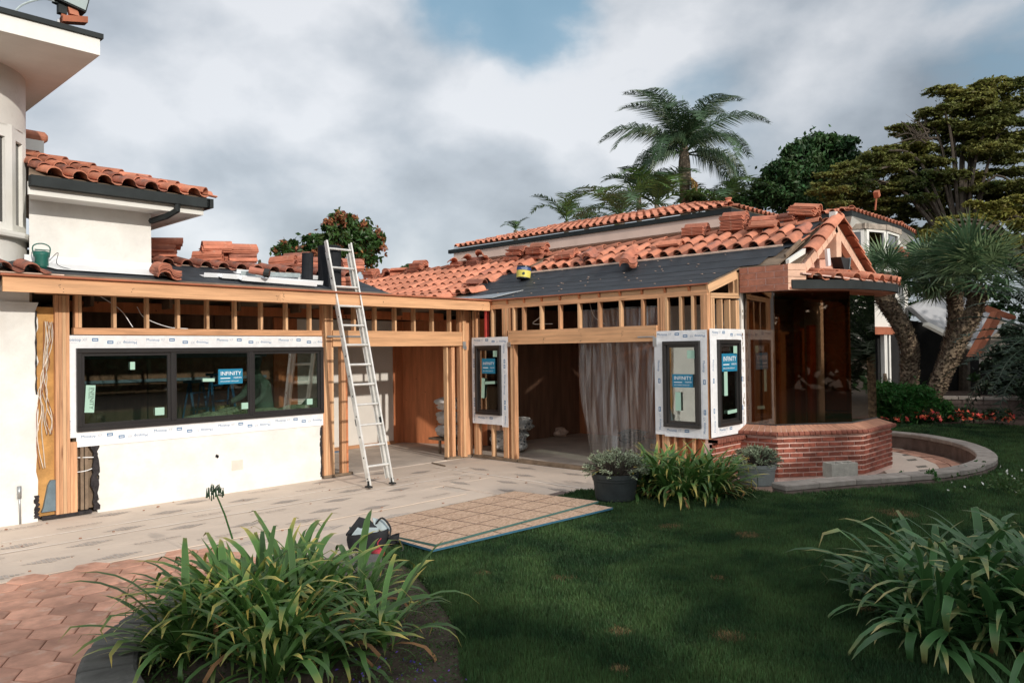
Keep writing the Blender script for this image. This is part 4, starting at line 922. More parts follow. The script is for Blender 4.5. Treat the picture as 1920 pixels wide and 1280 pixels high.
window(FC, .61, 1.255, (), 'corner black window next to the dark pot, paler room behind its glass', [(-.16, 1.255, .715, 1.41, .0, False), (-.16, -.12, .0, 1.26, .002, True), (.61, -.14, .715, 1.26, .002, True), (.0, -.14, .62, .0, .004, False)],
       [('blue', .33, .68, .34, .19), ('mint', .47, 1.06, .12, .12), ('mint', .25, .38, .09, .27, 0)], seed=3)
FD = Pl((.19, -4.99, .815), (1, 0, 0), (0, 0, 1), (0, -1, 0))
window(FD, .66, 1.25, (), 'corner black window beside the brick bay with blue sticker near its top', [(-.19, 1.255, .89, 1.41, .0, False), (-.19, -.14, .0, 1.26, .002, True), (.66, -.14, .87, 1.26, .002, True), (.0, -.14, .67, .0, .004, False)],
       [('blue', .32, .92, .46, .26), ('mint', .5, 1.1, .11, .12), ('mint', .2, .62, .1, .36, 0), ('mint', .38, .2, .28, .05, .04)], seed=4)
# cables
def cable(nm, pts, r, m, parent): return add(nm, MB().tube(curvepts(pts, 6), r, 5), m, parent, smooth=True)
rr = random.Random(21)
for i in range(9):
    x = -7.06+.012*i; P = [(x+.05, -.01, 2.38-.02*rr.random())]
    for k in range(1, 9): P.append((x+rr.uniform(-.025, .03)+.07*math.sin(k*.8+i*.2)*.5, -.035-.02*rr.random(), 2.38-k*(.17 if i > 2 else .22)))
    cable('cable', P, .0045, 'wire' if i % 4 else 'copper', wing)
cable('cable', [(-6.35, .2, 2.75), (-6.1, .1, 2.55), (-5.98, .0, 2.32)], .006, 'whiteink', wing); cable('cable', [(-5.85, .2, 2.6), (-5.78, .12, 2.45), (-5.5, .05, 2.33), (-5.25, .02, 2.31)], .006, 'whiteink', wing)
cable('cable', [(.3, -1.5, 2.78), (.25, -1.58, 2.55), (.2, -1.45, 2.42), (.2, -1.9, 2.4)], .006, 'wire', wing); cable('cable', [(.3, -2.6, 2.8), (.25, -2.75, 2.5), (.2, -3.0, 2.36)], .006, 'wire', wing)
cable('cable', [(-6.66, -.0, .70), (-6.5, -.02, .69), (-6.42, -.01, .68)], .006, 'whiteink', wing); cable('cable', [(-6.66, -.0, .52), (-6.55, -.02, .53), (-6.42, -.01, .57)], .006, 'whiteink', wing)
tag(add('conduit_riser', MB().tube([(-7.28, -.06, .0), (-7.285, -.06, .22), (-7.29, -.06, .33)], [.012, .012, .011], 8).tube([(-7.29, -.06, .30), (-7.29, -.06, .44)], .024, 10), 'steel', smooth=True), 'grey metal conduit stub standing at the foot of the stucco wall', 'pipe')
# ================================================================== BRICK AND GLASS BAY
bay = thing('brick_bay', 'brick based bay with dark bronze glass under a small gable', 'bay', (2.1, -5.8, .1))
GL = [V((1.05, -4.97, 0)), V((1.06, -5.46, 0)), V((2.05, -6.19, 0)), V((3.13, -6.19, 0)), V((4.15, -5.46, 0)), V((4.15, -4.96, 0))]
def offp(P, d):
    out = []
    for i in range(len(P)):
        ns = []
        for a, b in ((i-1, i), (i, i+1)):
            if 0 <= a and b < len(P): t = (P[b]-P[a]).normalized(); ns.append(V((t.y, -t.x, 0)))
        n = ns[0] if len(ns) == 1 else (ns[0]+ns[1])/(1+ns[0].dot(ns[1]))
        out.append(P[i]+n*d)
    return out
sgn = 1 if offp(GL, 1)[2].y < GL[2].y else -1
BO = offp(GL, .20*sgn); BI = offp(GL, -.02*sgn); NO = offp(GL, .25*sgn)
BZ, CH = .085, .0715
add('wall_core', MB().prism([(p.x, p.y) for p in offp(GL, .19*sgn)]+[(p.x, p.y) for p in BI[::-1]], -.02, .70), 'mortar', bay)
bm = {}
def brickobj(L, h, dpt, m, nm='brick'):
    key = (round(L, 3), round(h, 3), m, rnd.randrange(8))
    if key not in bm:
        r_ = random.Random(str(key)); me = MB().obox((0, 0, 0), (L/2, 0, 0), (0, dpt/2, 0), (0, 0, h/2))
        me.v = [(x+r_.uniform(-.0035, .0035), y, z+r_.uniform(-.003, .003)) for x, y, z in me.v]
        bm[key] = me.mesh('brick'); bm[key].materials.append(M[m])
    return bm[key]
BL, BH = .188, .049
for i in range(len(BO)-1):
    a, b = BO[i], BO[i+1]; t = (b-a).normalized(); n = V((t.y, -t.x, 0))*sgn; L = (b-a).length
    if i > 2: continue
    for row in range(8):
        u = -.105*(row % 2)-(0 if row % 2 else 0); z = BZ+.012+row*CH+BH/2-.03
        while u < L-.02:
            u0, u1 = max(u, .004), min(u+BL, L-.004); u += BL+.0185
            if u1-u0 < .03: continue
            c = a+t*((u0+u1)/2)-n*.02; add('brick', brickobj(round(u1-u0, 2), BH, .05, 'brick'), None, bay, frame((c.x, c.y, z), t, n, (0, 0, 1)))
# sloping cap bricks and the rounded nose course
for i in range(len(GL)-1):
    if i > 2: continue
    a, b = GL[i], GL[i+1]; ao, bo = NO[i], NO[i+1]; n_ = int((bo-ao).length/.071); t = (b-a).normalized(); n = V((t.y, -t.x, 0))*sgn
    nn = int((b-a).length/.071) or 1
    for k in range(nn):
        f0, f1 = (k+.06)/nn, (k+.94)/nn
        p0, p1, q0, q1 = a+(b-a)*f0, a+(b-a)*f1, ao+(bo-ao)*f0, ao+(bo-ao)*f1
        p0, p1 = p0+n*.005, p1+n*.005; q0, q1 = q0-n*.035, q1-n*.035
        add('cap_brick', MB().ext([(p0.x, p0.y, .795), (p1.x, p1.y, .795), (q1.x, q1.y, .725), (q0.x, q0.y, .725)], (0, 0, -.035)), 'capbrick', bay)
        r0_, r1_ = ao+(bo-ao)*f0, ao+(bo-ao)*f1; mb = MB(); prof = [(-.05, .66), (.0, .66), (.018, .675), (.018, .705), (.0, .722), (-.05, .722)]
        for r_ in (r0_, r1_): mb.v += [tuple(r_+n*d+V((0, 0, z))) for d, z in prof]
        m6 = len(prof); mb.f = [tuple(range(m6))[::-1], tuple(range(m6, 2*m6))]+[(j, (j+1) % m6, m6+(j+1) % m6, m6+j) for j in range(m6)]
        add('nose_brick', mb, 'nosebrick', bay)
add('cap_bed', MB().prism([(p.x, p.y) for p in offp(GL, .245*sgn)]+[(p.x, p.y) for p in BI[::-1]], .655, .70), 'mortar', bay)
mb = MB()
for i in range(len(GL)-1):
    a, b = GL[i], GL[i+1]; ao, bo = offp(GL, .235*sgn)[i], offp(GL, .235*sgn)[i+1]
    mb.ext([(a.x, a.y, .789), (b.x, b.y, .789), (bo.x, bo.y, .716), (ao.x, ao.y, .716)], (0, 0, -.03))
add('cap_bed', mb, 'mortar', bay)
# glass panes
ZT = 2.79
for i in range(len(GL)-1):
    a, b = GL[i], GL[i+1]; t = (b-a).normalized(); n = V((t.y, -t.x, 0))*sgn
    add('glass_pane', MB().ext([a+t*.006+V((0, 0, .79)), b-t*.006+V((0, 0, .79)), b-t*.006+V((0, 0, ZT)), a+t*.006+V((0, 0, ZT))], n*-.008), 'bronzeglass', bay)
add('edge_trim', MB().box(1.03, -4.99, .79, 1.07, -4.96, ZT), 'blackframe', bay)
add('base_trim', MB().tube([p+V((0, 0, .80)) for p in GL], .012, 4), 'blackframe', bay)
# room behind it, with pale panels added to lighten the glass like reflections
add('bay_floor', MB().prism([(p.x, p.y) for p in GL], .0, .02), 'slab', bay)
board('inner_post', (1.25, -4.99, .8), (1.25, -4.99, 2.75), .04, .09, 'firlight', bay, (0, 1, 0)); board('inner_post', (3.0, -5.0, .02), (3.0, -5.0, 2.75), .1, .2, 'fir', bay, (0, 1, 0))
add('inner_panel', MB().box(1.6, -4.6, 1.9, 2.3, -4.57, 2.5), 'lightwall', bay); add('inner_panel', MB().box(2.35, -4.9, .1, 2.55, -4.85, 2.5), 'lightwall', bay); add('inner_panel', MB().box(1.75, -5.2, .1, 1.83, -5.15, 2.45), 'firlight', bay); add('inner_panel', MB().box(2.7, -5.3, .3, 2.95, -5.25, 2.3), 'ply', bay)
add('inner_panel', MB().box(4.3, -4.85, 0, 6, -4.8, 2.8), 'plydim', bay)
# soffit, lintel, gutter
SO = offp(GL, .36*sgn)
SO2 = [V((.92, -4.99, 0)), V((.92, -5.74, 0))]+curvepts([(.96, -5.78, 0), (1.75, -6.33, 0), (2.6, -6.52, 0), (3.3, -6.46, 0), (3.75, -6.1, 0)], 5)+[V((4.2, -4.99, 0))]
add('soffit', MB().prism([(p.x, p.y) for p in SO2], ZT-.01, ZT+.02), 'lintelbrick', bay)
cv = curvepts([(.955, -5.79, 0), (1.75, -6.36, 0), (2.6, -6.56, 0), (3.3, -6.50, 0), (3.78, -6.12, 0)], 6)
for i, (s0, s1) in enumerate(((0, 17), (17, 24))):
    mb = MB(); c = cv[s0:s1+1]; z0, z1 = ZT-.005, ZT+.125
    b = 0
    for p in c: mb.v += [(p.x, p.y, z0), (p.x, p.y, z1)]
    for p, q in zip(c, offp(c, -.03*sgn)): mb.v += [(q.x, q.y, z0), (q.x, q.y, z1)]
    n = len(c)
    for k in range(n-1):
        mb.f += [(2*k, 2*k+2, 2*k+3, 2*k+1), (2*n+2*k, 2*n+2*k+1, 2*n+2*k+3, 2*n+2*k+2), (2*k+1, 2*k+3, 2*n+2*k+3, 2*n+2*k+1), (2*k, 2*n+2*k, 2*n+2*k+2, 2*k+2)]
    mb.f += [(0, 1, 2*n+1, 2*n), (2*n-2, 4*n-2, 4*n-1, 2*n-1)]
    add('gutter', mb, 'darkgutter', bay)
# lintel bricks (facing the open side), four courses; the top one follows the roof
LX = .92
add('lintel_core', MB().box(LX+.006, -5.735, 2.775, LX+.16, -4.995, 3.14), 'mortar', bay)
for row in range(4):
    y = -4.99+(.13 if row % 2 else 0); z0 = 2.772+row*.096
    while y > -5.74:
        y0, y1 = min(y, -4.99), max(y-.262, -5.742); y -= .276
        if y0-y1 < .03: continue
        h = .085 if row < 3 else .08; c = ((y0+y1)/2)
        add('brick', MB().obox((LX+.01, c, z0+h/2), (.012, 0, 0), (0, (y0-y1)/2, 0), (0, 0, h/2)), 'lintelbrick', bay)
for row in range(4):
    z0 = 2.772+row*.096; mb = MB().ext([(LX, -5.746, z0), (LX+.26, -5.90, z0), (LX+.26, -5.90, z0+.09), (LX, -5.746, z0+.09)], (.02, .03, 0)); add('brick', mb, 'rakebrick', bay)
# gable: rake bands of brick, recessed wall, ridge beam end, floodlights
GY = -5.80
FL, AP, FR = V((1.18, GY, 3.06)), V((2.63, GY, 3.90)), V((4.10, GY, 3.10))
def rake(p, q, nseg, w=.135):
    d = (q-p)/nseg; up = V((-d.z, 0, d.x)).normalized(); up = up if up.z > 0 else -up
    for k in range(nseg):
        a, b = p+d*(k+.03), p+d*(k+.97); add('rake_brick', MB().ext([a, b, b-up*w, a-up*w], (0, .1, 0)), 'rakebrick', bay)
    add('rake_bed', MB().ext([p, q, q-up*w*.97, p-up*w*.97], (0, .09, 0)).v and MB().ext([p+V((0, .006, 0)), q+V((0, .006, 0)), q-up*w*.97+V((0, .006, 0)), p-up*w*.97+V((0, .006, 0))], (0, .09, 0)), 'mortar', bay)
rake(FL, AP, 7); rake(AP, FR, 8)
add('gable_wall', MB().ext([(1.1, -5.45, 2.9), (4.2, -5.45, 2.9), (2.63, -5.45, 3.86)], (0, .05, 0)), 'pink', bay)
add('ridge_beam_end', MB().box(2.53, GY-.03, 3.36, 2.73, -5.5, 3.72), 'rakebrick', bay); add('cross_board', MB().box(2.0, -5.55, 3.36, 2.6, -5.5, 3.62), 'pinklight', bay)
add('junction_box', MB().obox((2.12, -5.85, 3.32), (.055, 0, .01), (0, .02, 0), (-.02, 0, .13)), 'whitemetal', bay)
fl = thing('security_light', 'dark twin security floodlight hanging under the small brick gable', 'light', (2.63, -5.86, 3.28))
add('housing', MB().ext([(2.38, -5.95, 3.34), (2.78, -5.95, 3.34), (2.72, -5.95, 3.18), (2.55, -5.95, 3.10)], (0, .16, 0)), 'blackframe', fl)
add('lamp_glass', MB().ext([(2.76, -5.97, 3.36), (2.80, -5.90, 3.36), (2.74, -5.90, 3.17), (2.70, -5.97, 3.17)], (-.01, 0, 0)), 'lampglass', fl)
# gable roof edges: barrel tiles down each rake and plaster bed
GT = add('gable_roof', MB().ext([FL+V((-.08, .02, .02)), AP+V((0, .02, .03)), AP+V((0, .28, .03)), FL+V((-.08, .28, .02))], (0, 0, .02)).ext([AP+V((0, .02, .03)), FR+V((.05, .02, .02)), FR+V((.05, .5, .02)), AP+V((0, .5, .03))], (0, 0, .02)), 'oldwood', bay)
def barrels(parent, p, q, n, r=.115, L=.50, m='tile', yoff=0.):
    d = (q-p).normalized(); s = V((0, 1, 0)); z = s.cross(d); z = z if z.z > 0 else -z; s = d.cross(z)
    key = (r, L); me = bm.setdefault(('bar', m, r, L), ridgemesh(m, r, L))
    for k in range(n):
        c = p+(q-p)*(k/n)+z*.05; add('rake_tile', me, None, parent, frame(c+V((0, yoff, 0)), s, d, z) @ Matrix.Rotation(-.05, 4, 'X'))
barrels(GT, FL+V((.36, -.0, .24)), AP+V((.02, 0, .05)), 3, .125, .52); barrels(GT, FR+V((.0, 0, .0)), AP+V((.05, 0, .06)), 5, .115, .44)
barrels(GT, FR+V((.15, .26, .05)), AP+V((.25, .26, .05)), 4, .11, .44)
add('ridge_plaster', MB().obox(AP+V((.0, .03, .13)), (.09, 0, 0), (0, .05, 0), (0, 0, .06)), 'stuccold', bay)
add('plaster_bed', MB().ext([(.98, -5.74, 3.15), (1.45, -5.78, 3.33), (1.47, -5.78, 3.41), (.97, -5.74, 3.21)], (0, .05, 0)), 'stuccold', bay)
board('rake_board', (1.15, -5.60, 3.29), (1.7, -5.60, 3.56), .03, .05, 'oldwood', bay, (0, 1, 0))
# skirt roof over the bay
sk = add('skirt_roof', MB().prism([(1.12, -5.5)]+[(p.x, p.y) for p in cv[1:]]+[(4.1, -5.4)], lambda x, y: 2.9+.25*(min(0, y+6.5)+.9)*0+.16*max(0, (y+6.5)), lambda x, y: 2.92+.16*max(0, (y+6.5))), 'mortar', bay)
rad = V((2.6, -4.2, 0))
for k in range(11):
    f = (k+1.2)/12.; i = f*(len(cv)-1); i0 = int(i); p = cv[i0]+(cv[min(i0+1, len(cv)-1)]-cv[i0])*(i-i0)
    d = (rad-p); d.z = 0; d.normalize(); up = V((d.x, d.y, .24)).normalized(); al = V((-up.y, up.x, 0)).normalized(); al = al if al.cross(up).z > 0 else -al
    for r_ in range(2):
        q = p+d*(-.03+.36*r_)+V((0, 0, 2.93-0+.085*r_)); sc_ = 1-.13*r_
        add('tile', rnd.choice(TM['tile']), None, sk, frame(q-al*.12*sc_, al*sc_, up, al.cross(up)) @ Matrix.Rotation(-.03, 4, 'X'))

# ================================================================== WHITE TWO STOREY HOUSE (left)
wh = thing('white_house', 'white plastered upper storey with round tower and clay tile eave', 'house', (-7, .5, 3))
tx_ = lambda y: -9.8785+.2615*(y+10.52)-.03      # the wall and roof stop where the tower stands
add('upper_wall', MB().prism([(tx_(.05), .05), (-5.72, .05), (-5.72, 4.5), (tx_(4.5), 4.5)], 3.02, 4.02), 'stucco', wh)
fa_ = lambda y, l=.03: 2.878+.3*(y+.56)+l
add('base_flashing', MB().ext([(-7.15, .03, fa_(.03)), (-5.70, .03, fa_(.03)), (-5.62, -.33, fa_(-.33)), (-6.95, -.3, fa_(-.3))], (0, 0, .004)), 'whitemetal', wh)
add('base_flashing', MB().box(-7.2, .035, fa_(.03), -5.71, .046, fa_(.03)+.09), 'whitemetal', wh)
None and add('base_flashing', MB().ext([(-7.3, -.02, 2.99), (-5.66, -.10, 2.965), (-5.68, .04, 3.06), (-7.3, .045, 3.14)], (0, -.006, .0)), 'whitemetal', wh)
add('flashing_lip', MB().box(-7.2, .02, 3.055, -5.70, .055, 3.07), 'oldwood', wh)
None and add('base_flashing', MB().ext([(-6.9, -.06, 2.995), (-5.70, -.14, 2.955), (-5.70, -.06, 2.995), (-6.9, -.02, 3.02)], (0, 0, .008)), 'whitemetal', wh)
EZ = 4.0; EY = -.42; EXR = -5.17
add('soffit', MB().prism([(tx_(EY+.06), EY+.06), (EXR-.08, EY+.06), (EXR-.08, 4.5), (tx_(4.5), 4.5)], EZ-.16, EZ-.14), 'stuccold', wh)
add('eave_fascia', MB().box(tx_(EY), EY+.02, EZ-.18, EXR-.04, EY+.06, EZ-.03), 'white', wh); add('eave_fascia', MB().box(EXR-.08, EY+.06, EZ-.18, EXR-.04, 4.5, EZ-.03), 'white', wh)
g = MB()
for x0, y0, x1, y1 in ((tx_(EY), EY-.09, EXR, EY+.02), (EXR-.04, EY-.09, EXR+.05, 4.5)): g.box(x0, y0, EZ-.09, x1, y1, EZ+.03)
add('gutter', g, 'darkgutter', wh)
add('downpipe', MB().tube([(EXR-.42, EY-.05, EZ-.02), (EXR-.42, EY-.05, EZ-.17), (EXR-.5, EY+.1, EZ-.24), (-5.74, .0, EZ-.27)], .04, 6), 'darkgutter', wh)
wr = add('roof', MB().ext([(tx_(EY), EY, EZ+.03), (EXR, EY, EZ+.03), (EXR-1.6, EY+1.6, EZ+.03+1.6*.33), (tx_(EY+1.6), EY+1.6, EZ+.03+1.6*.33)], (0, 0, .02)).ext([(EXR, EY, EZ+.03), (EXR, 4.5, EZ+.03), (EXR-2.6, 4.5, EZ+.03+2.6*.33), (EXR-2.6, EY+2.6, EZ+.03+2.6*.33)], (0, 0, .02)), 'oldwood', wh)
tiles(wr, (EXR-.29-TP*11, EY-.06, EZ+.04), (1, 0, 0), V((0, 1, .33)), 12, 7, 'tile', .37, skip=lambda c, r: (11-c)*TP < r*.355-.12 or EXR-.29-TP*(11-c) < tx_(EY+r*.35)-.1, oldp=.25)
ridge(wr, (EXR-.02, EY+.02, EZ+.08), (EXR-2.5, EY+2.5, EZ+.06+2.5*.33), 'tile', .38, .03)
# loose tiles on that eave
lt = thing('tile_pile', 'loose tiles lying on the eave of the white house', 'roof tiles', (-5.6, -.1, 4.2), 'stacks of removed roof tiles')
for k, (x, y, z, a, m) in enumerate(((-5.95, .0, 4.2, .1, 'tilefresh'), (-5.95, .02, 4.222, .1, 'tileold'), (-5.65, .0, 4.19, .1, 'tilefresh'), (-5.65, .02, 4.21, .12, 'tilefresh'), (-5.4, -.02, 4.16, .1, 'tile'))):
    add('tile', rnd.choice(TM[m]), None, lt, Matrix.Translation((x, y, z)) @ Matrix.Rotation(-PI/2+a, 4, 'Z') @ Matrix.Rotation(.0, 4, 'X'))
# tower
TC = V((-7.90, .80, 0)); TR_ = .90
def arc(r, a0, a1, n): return [(TC.x+r*math.cos(a0+(a1-a0)*k/n), TC.y+r*math.sin(a0+(a1-a0)*k/n)) for k in range(n+1)]
mb = MB(); mb.lathe([(TR_, 2.95), (TR_, 3.38)], TC, 48); add('tower_wall', mb, 'stuccold', wh, smooth=True)
mb = MB(); mb.lathe([(TR_+.11, 3.37), (TR_+.12, 3.40), (TR_+.12, 3.43), (TR_-.05, 3.47)], TC, 16); mb.lathe([(TR_+.0, 3.37), (TR_+.11, 3.37)], TC, 16); add('tower_sill', mb, 'white', wh)
mb = MB(); mb.lathe([(TR_-.01, 4.70), (TR_-.01, 5.5)], TC, 48); add('tower_wall', mb, 'stuccold', wh, smooth=True)
mb = MB(); mb.lathe([(TR_-.12, 3.4), (TR_-.12, 4.75)], TC, 48); add('tower_core', mb, 'dark', wh)
PAN = 8
for k in range(PAN):
    a0 = math.radians(-168+k*24); a1 = a0+math.radians(24); r = TR_-.0
    p, q = V((TC.x+r*math.cos(a0), TC.y+r*math.sin(a0), 0)), V((TC.x+r*math.cos(a1), TC.y+r*math.sin(a1), 0))
    t = (q-p).normalized(); n = V((t.y, -t.x, 0)); L = (q-p).length; F = Pl((p.x, p.y, 3.44), t, (0, 0, 1), n)
    mb = MB(); F.box(mb, .0, 0, -.06, .095, 1.28, .0); F.box(mb, L-.095, 0, -.06, L, 1.28, .0); F.box(mb, .095, 0, -.06, L-.095, .1, -.0); F.box(mb, .095, 1.12, -.06, L-.095, 1.28, .0)
    w_ = add('window', mb, 'white', wh); g = MB(); F.box(g, .095, .1, -.05, L-.095, 1.12, -.045); add('pane', g, 'darkglass', w_)
mb = MB(); mb.lathe([(TR_+.005, 2.9), (TR_+.03, 3.0), (TR_+.012, 3.09)], TC, 40); add('tower_flashing', mb, 'greylining', wh)
# canopy slab
sl_ = MB().box(-10.5, -1.0, 5.41, -6.69, 3.2, 5.60); add('canopy_slab', sl_, 'white', wh); add('canopy_edge', MB().box(-10.5, -1.03, 5.60, -6.66, 3.2, 5.655), 'darkgutter', wh)
add('chimney', MB().box(-7.15, 2.3, 4.6, -6.85, 2.6, 5.1), 'white', wh)
# roof flashlight on the slab
fd = thing('floodlight', 'floodlight on a short post above the white canopy slab', 'light', (-7.0, -.9, 5.66))
cq = PY(118, 40, -.85)
add('post', MB().box(cq.x-.02, -.87, 5.65, cq.x+.02, -.83, cq.z+.1), 'rust', fd); add('post', MB().box(cq.x-.06, -.86, 5.65, cq.x-.035, -.84, cq.z), 'steel', fd)
add('junction_box', MB().box(cq.x-.05, -.88, cq.z+.08, cq.x+.035, -.80, cq.z+.25), 'darkgutter', fd)
add('bracket', MB().obox((cq.x+.11, -.86, cq.z+.04), (.13, 0, .03), (0, .06, 0), (0, 0, .035)), 'rust', fd)
add('cap_piece', MB().obox((cq.x+.1, -.86, cq.z+.13), (.05, 0, .0), (0, .03, 0), (-.01, 0, .035)), 'tile', fd)
c2 = PY(133, 2, -.85)
add('lamp_head', MB().obox(c2, (.155, 0, -.03), (0, .08, 0), (.02, 0, .085)), 'darkgutter', fd); add('lamp_glass', MB().obox(c2+V((.01, -.085, -.01)), (.13, 0, -.025), (0, .004, 0), (.015, 0, .06)), 'lampglass', fd)
add('conduit', MB().tube(curvepts([(cq.x-.05, -.85, cq.z+.2), (cq.x-.2, -.85, cq.z+.19), (cq.x-.4, -.85, cq.z+.06), (cq.x-.5, -.85, 5.66)], 5), .012, 6), 'greylining', fd)
cp = thing('chimney_cap', 'round clay pipe cap on the white chimney behind the tower', 'chimney cap', (-7, 2.4, 5.1))
q = PY(64, 256, 2.4)
add('cap', MB().tube([(q.x-.35, 2.4, q.z), (q.x+.13, 2.4, q.z), (q.x+.17, 2.4, q.z)], [.085, .085, .05], 14), 'tile', cp); add('base', MB().box(q.x-.35, 2.3, q.z-.4, q.x+.1, 2.5, q.z-.07), 'white', cp)

# ================================================================== UPPER HOUSE BEHIND (long tiled eave)
UX = 10.; uh = thing('upper_house', 'long rear house with pink wall, dark gutter and clay tile roof', 'house', (UX+2, 5, 0))
UY0, UY1 = -.11, 11.4; UZ = 5.88
add('wall', MB().box(UX+.45, UY0+.5, 0, UX+9, UY1-.3, UZ-.05), 'pink', uh)
add('soffit', MB().box(UX+.05, UY0+.1, UZ-.52, UX+9, UY1, UZ-.50), 'pinklight', uh)
add('eave_fascia', MB().box(UX+.0, UY0+.02, UZ-.50, UX+.05, UY1, UZ-.17), 'pinklight', uh)
add('eave_fascia', MB().box(UX+.051, UY0+.02, UZ-.50, UX+9, UY0+.05, UZ-.17), 'white', uh)
add('wall_band', MB().box(UX+.43, UY0+1.5, 2.5, UX+.449, 8.8, 3.9), 'whitemetal', uh)
g = MB(); g.box(UX-.06, UY0-.06, UZ-.17, UX+.06, UY1+.25, UZ-.03); g.box(UX+.06, UY0-.06, UZ-.17, UX+9, UY0+.06, UZ-.03); add('gutter', g, 'darkgutter', uh)
add('bracket', MB().box(UX+.1, UY1-.25, UZ-.5, UX+.3, UY1-.1, UZ-.15), 'darkgutter', uh)
SU = .27; DU = 2.6
ur = add('roof', MB().ext([(UX, UY0, UZ), (UX, UY1, UZ), (UX+DU, UY1-DU, UZ+DU*SU), (UX+DU, UY0+DU, UZ+DU*SU)], (0, 0, .02)).ext([(UX, UY0, UZ), (UX+DU, UY0+DU, UZ+DU*SU), (UX+9, UY0+DU, UZ+DU*SU), (UX+9, UY0, UZ)], (0, 0, .02)), 'oldwood', uh)
tiles(ur, (UX-.05, UY1-.1, UZ+.02), (0, -1, 0), V((1, 0, SU)), 41, 6, 'tile', .42, skip=lambda c, r: (UY1-.1-c*TP)-UY0 < r*.4+.25 or c*TP < r*.4-.2, oldp=.04)
tiles(ur, (UX+.3, UY0-.05, UZ+.02), (1, 0, 0), V((0, 1, SU)), 20, 2, 'tile', .42, skip=lambda c, r: c < r*1.5, oldp=.1)
ridge(ur, (UX+.02, UY0+.02, UZ+.06), (UX+DU, UY0+DU, UZ+DU*SU+.05), 'tile', .4, .03); ridge(ur, (UX+DU, UY0+DU, UZ+DU*SU+.06), (UX+DU, UY1-DU, UZ+DU*SU+.06), 'tile', .4, .03); ridge(ur, (UX+.02, UY1-.1, UZ+.06), (UX+DU, UY1-DU, UZ+DU*SU+.06), 'tile', .4, .03)
vp = thing('vent_pipe', 'short clay vent pipe on the hip corner of the rear roof', 'vent', (UX+.1, UY0, UZ+.1)); q = PX(1366, 380, UX+.5)
add('pipe', MB().tube([(q.x, q.y, q.z-.25), (q.x, q.y, q.z+.1)], .07, 10), 'tile', vp); add('rim', MB().tube([(q.x, q.y, q.z+.1), (q.x, q.y, q.z+.14)], .095, 10), 'tile', vp)
# ------------------------------------------------------------------ octagonal far wing with white windows
ow = thing('octagonal_wing', 'far octagonal house end with white framed windows under tiled roof', 'house', (15, -3, 0))
OC = PD(1588, 470, 25.5); OC.z = 0
q1 = PD(1588, 390, 25.5); GZ = PD(1596, 398, 24.).z
R1 = 3.3
def octp(r, k, a0=22.5): a = math.radians(a0+45*k); return V((OC.x+1.1+r*math.cos(a), OC.y+r*math.sin(a)+1.2, 0))
OCC = V((OC.x+1.1, OC.y+1.2, 0))
# roof, gutter and windows of the octagonal wing
def cam2(px, py, dep): return PD(px, py, dep)
eave = [cam2(1438, 408, 25.), cam2(1475, 412, 24.2), cam2(1520, 404, 23.5), cam2(1597, 391, 22.8), cam2(1690, 426, 25.5), cam2(1716, 446, 27.)]
ez = sum(p.z for p in eave)/len(eave)
eave = [V((p.x, p.y, ez+(p.z-ez)*.35)) for p in eave]
apx = cam2(1540, 384, 29); apx2 = cam2(1440, 392, 30)
roofm = MB()
for i in range(len(eave)-1):
    c = apx; roofm.quadmesh([eave[i], eave[i+1], (c.x, c.y, ez+.62)], [(0, 1, 2)])
orf = add('roof', roofm, 'tile', ow)
gt = MB(); fsc = MB(); sof = MB()
cen = V((apx.x, apx.y, 0))
for i in range(len(eave)-1):
    a, b = eave[i], eave[i+1]; n = ((cen-V((a.x, a.y, 0))).normalized()+(cen-V((b.x, b.y, 0))).normalized()).normalized()
    gt.ext([a, b, b-V((0, 0, .17)), a-V((0, 0, .17))], n*.1)
    ai, bi = a+(cen-V((a.x, a.y, 0))).normalized()*.55, b+(cen-V((b.x, b.y, 0))).normalized()*.55
    fsc.quadmesh([a-V((0, 0, .17)), b-V((0, 0, .17)), bi-V((0, 0, .5)), ai-V((0, 0, .5))], [(0, 1, 2, 3)])
add('gutter', gt, 'darkgutter', ow); add('soffit', fsc, 'white', ow)
for i in range(2, len(eave)-1):
    a, b = eave[i], eave[i+1]; t = (b-a); L = t.length; t.normalize(); m_ = (a+b)/2; up = V((cen.x-m_.x, cen.y-m_.y, 0)); up -= V((t.x, t.y, 0))*up.dot(V((t.x, t.y, 0))); up.normalize(); up = (up+V((0, 0, .2))).normalized()
    al = t if t.cross(up).z > 0 else -t; st = a if al == t else b
    for c in range(int(L/TP)):
        for r_ in range(3):
            if c*TP < r_*.3 or c*TP > L-r_*.3-.2: continue
            add('tile', rnd.choice(TM['tile']), None, orf, frame(st+al*(c*TP)+up*(r_*.4-.05)+V((0, 0, .02)), al, up, al.cross(up)))
    ridge(orf, a+V((0, 0, .06)), V((apx.x, apx.y, ez+.66)), 'tile', .42)
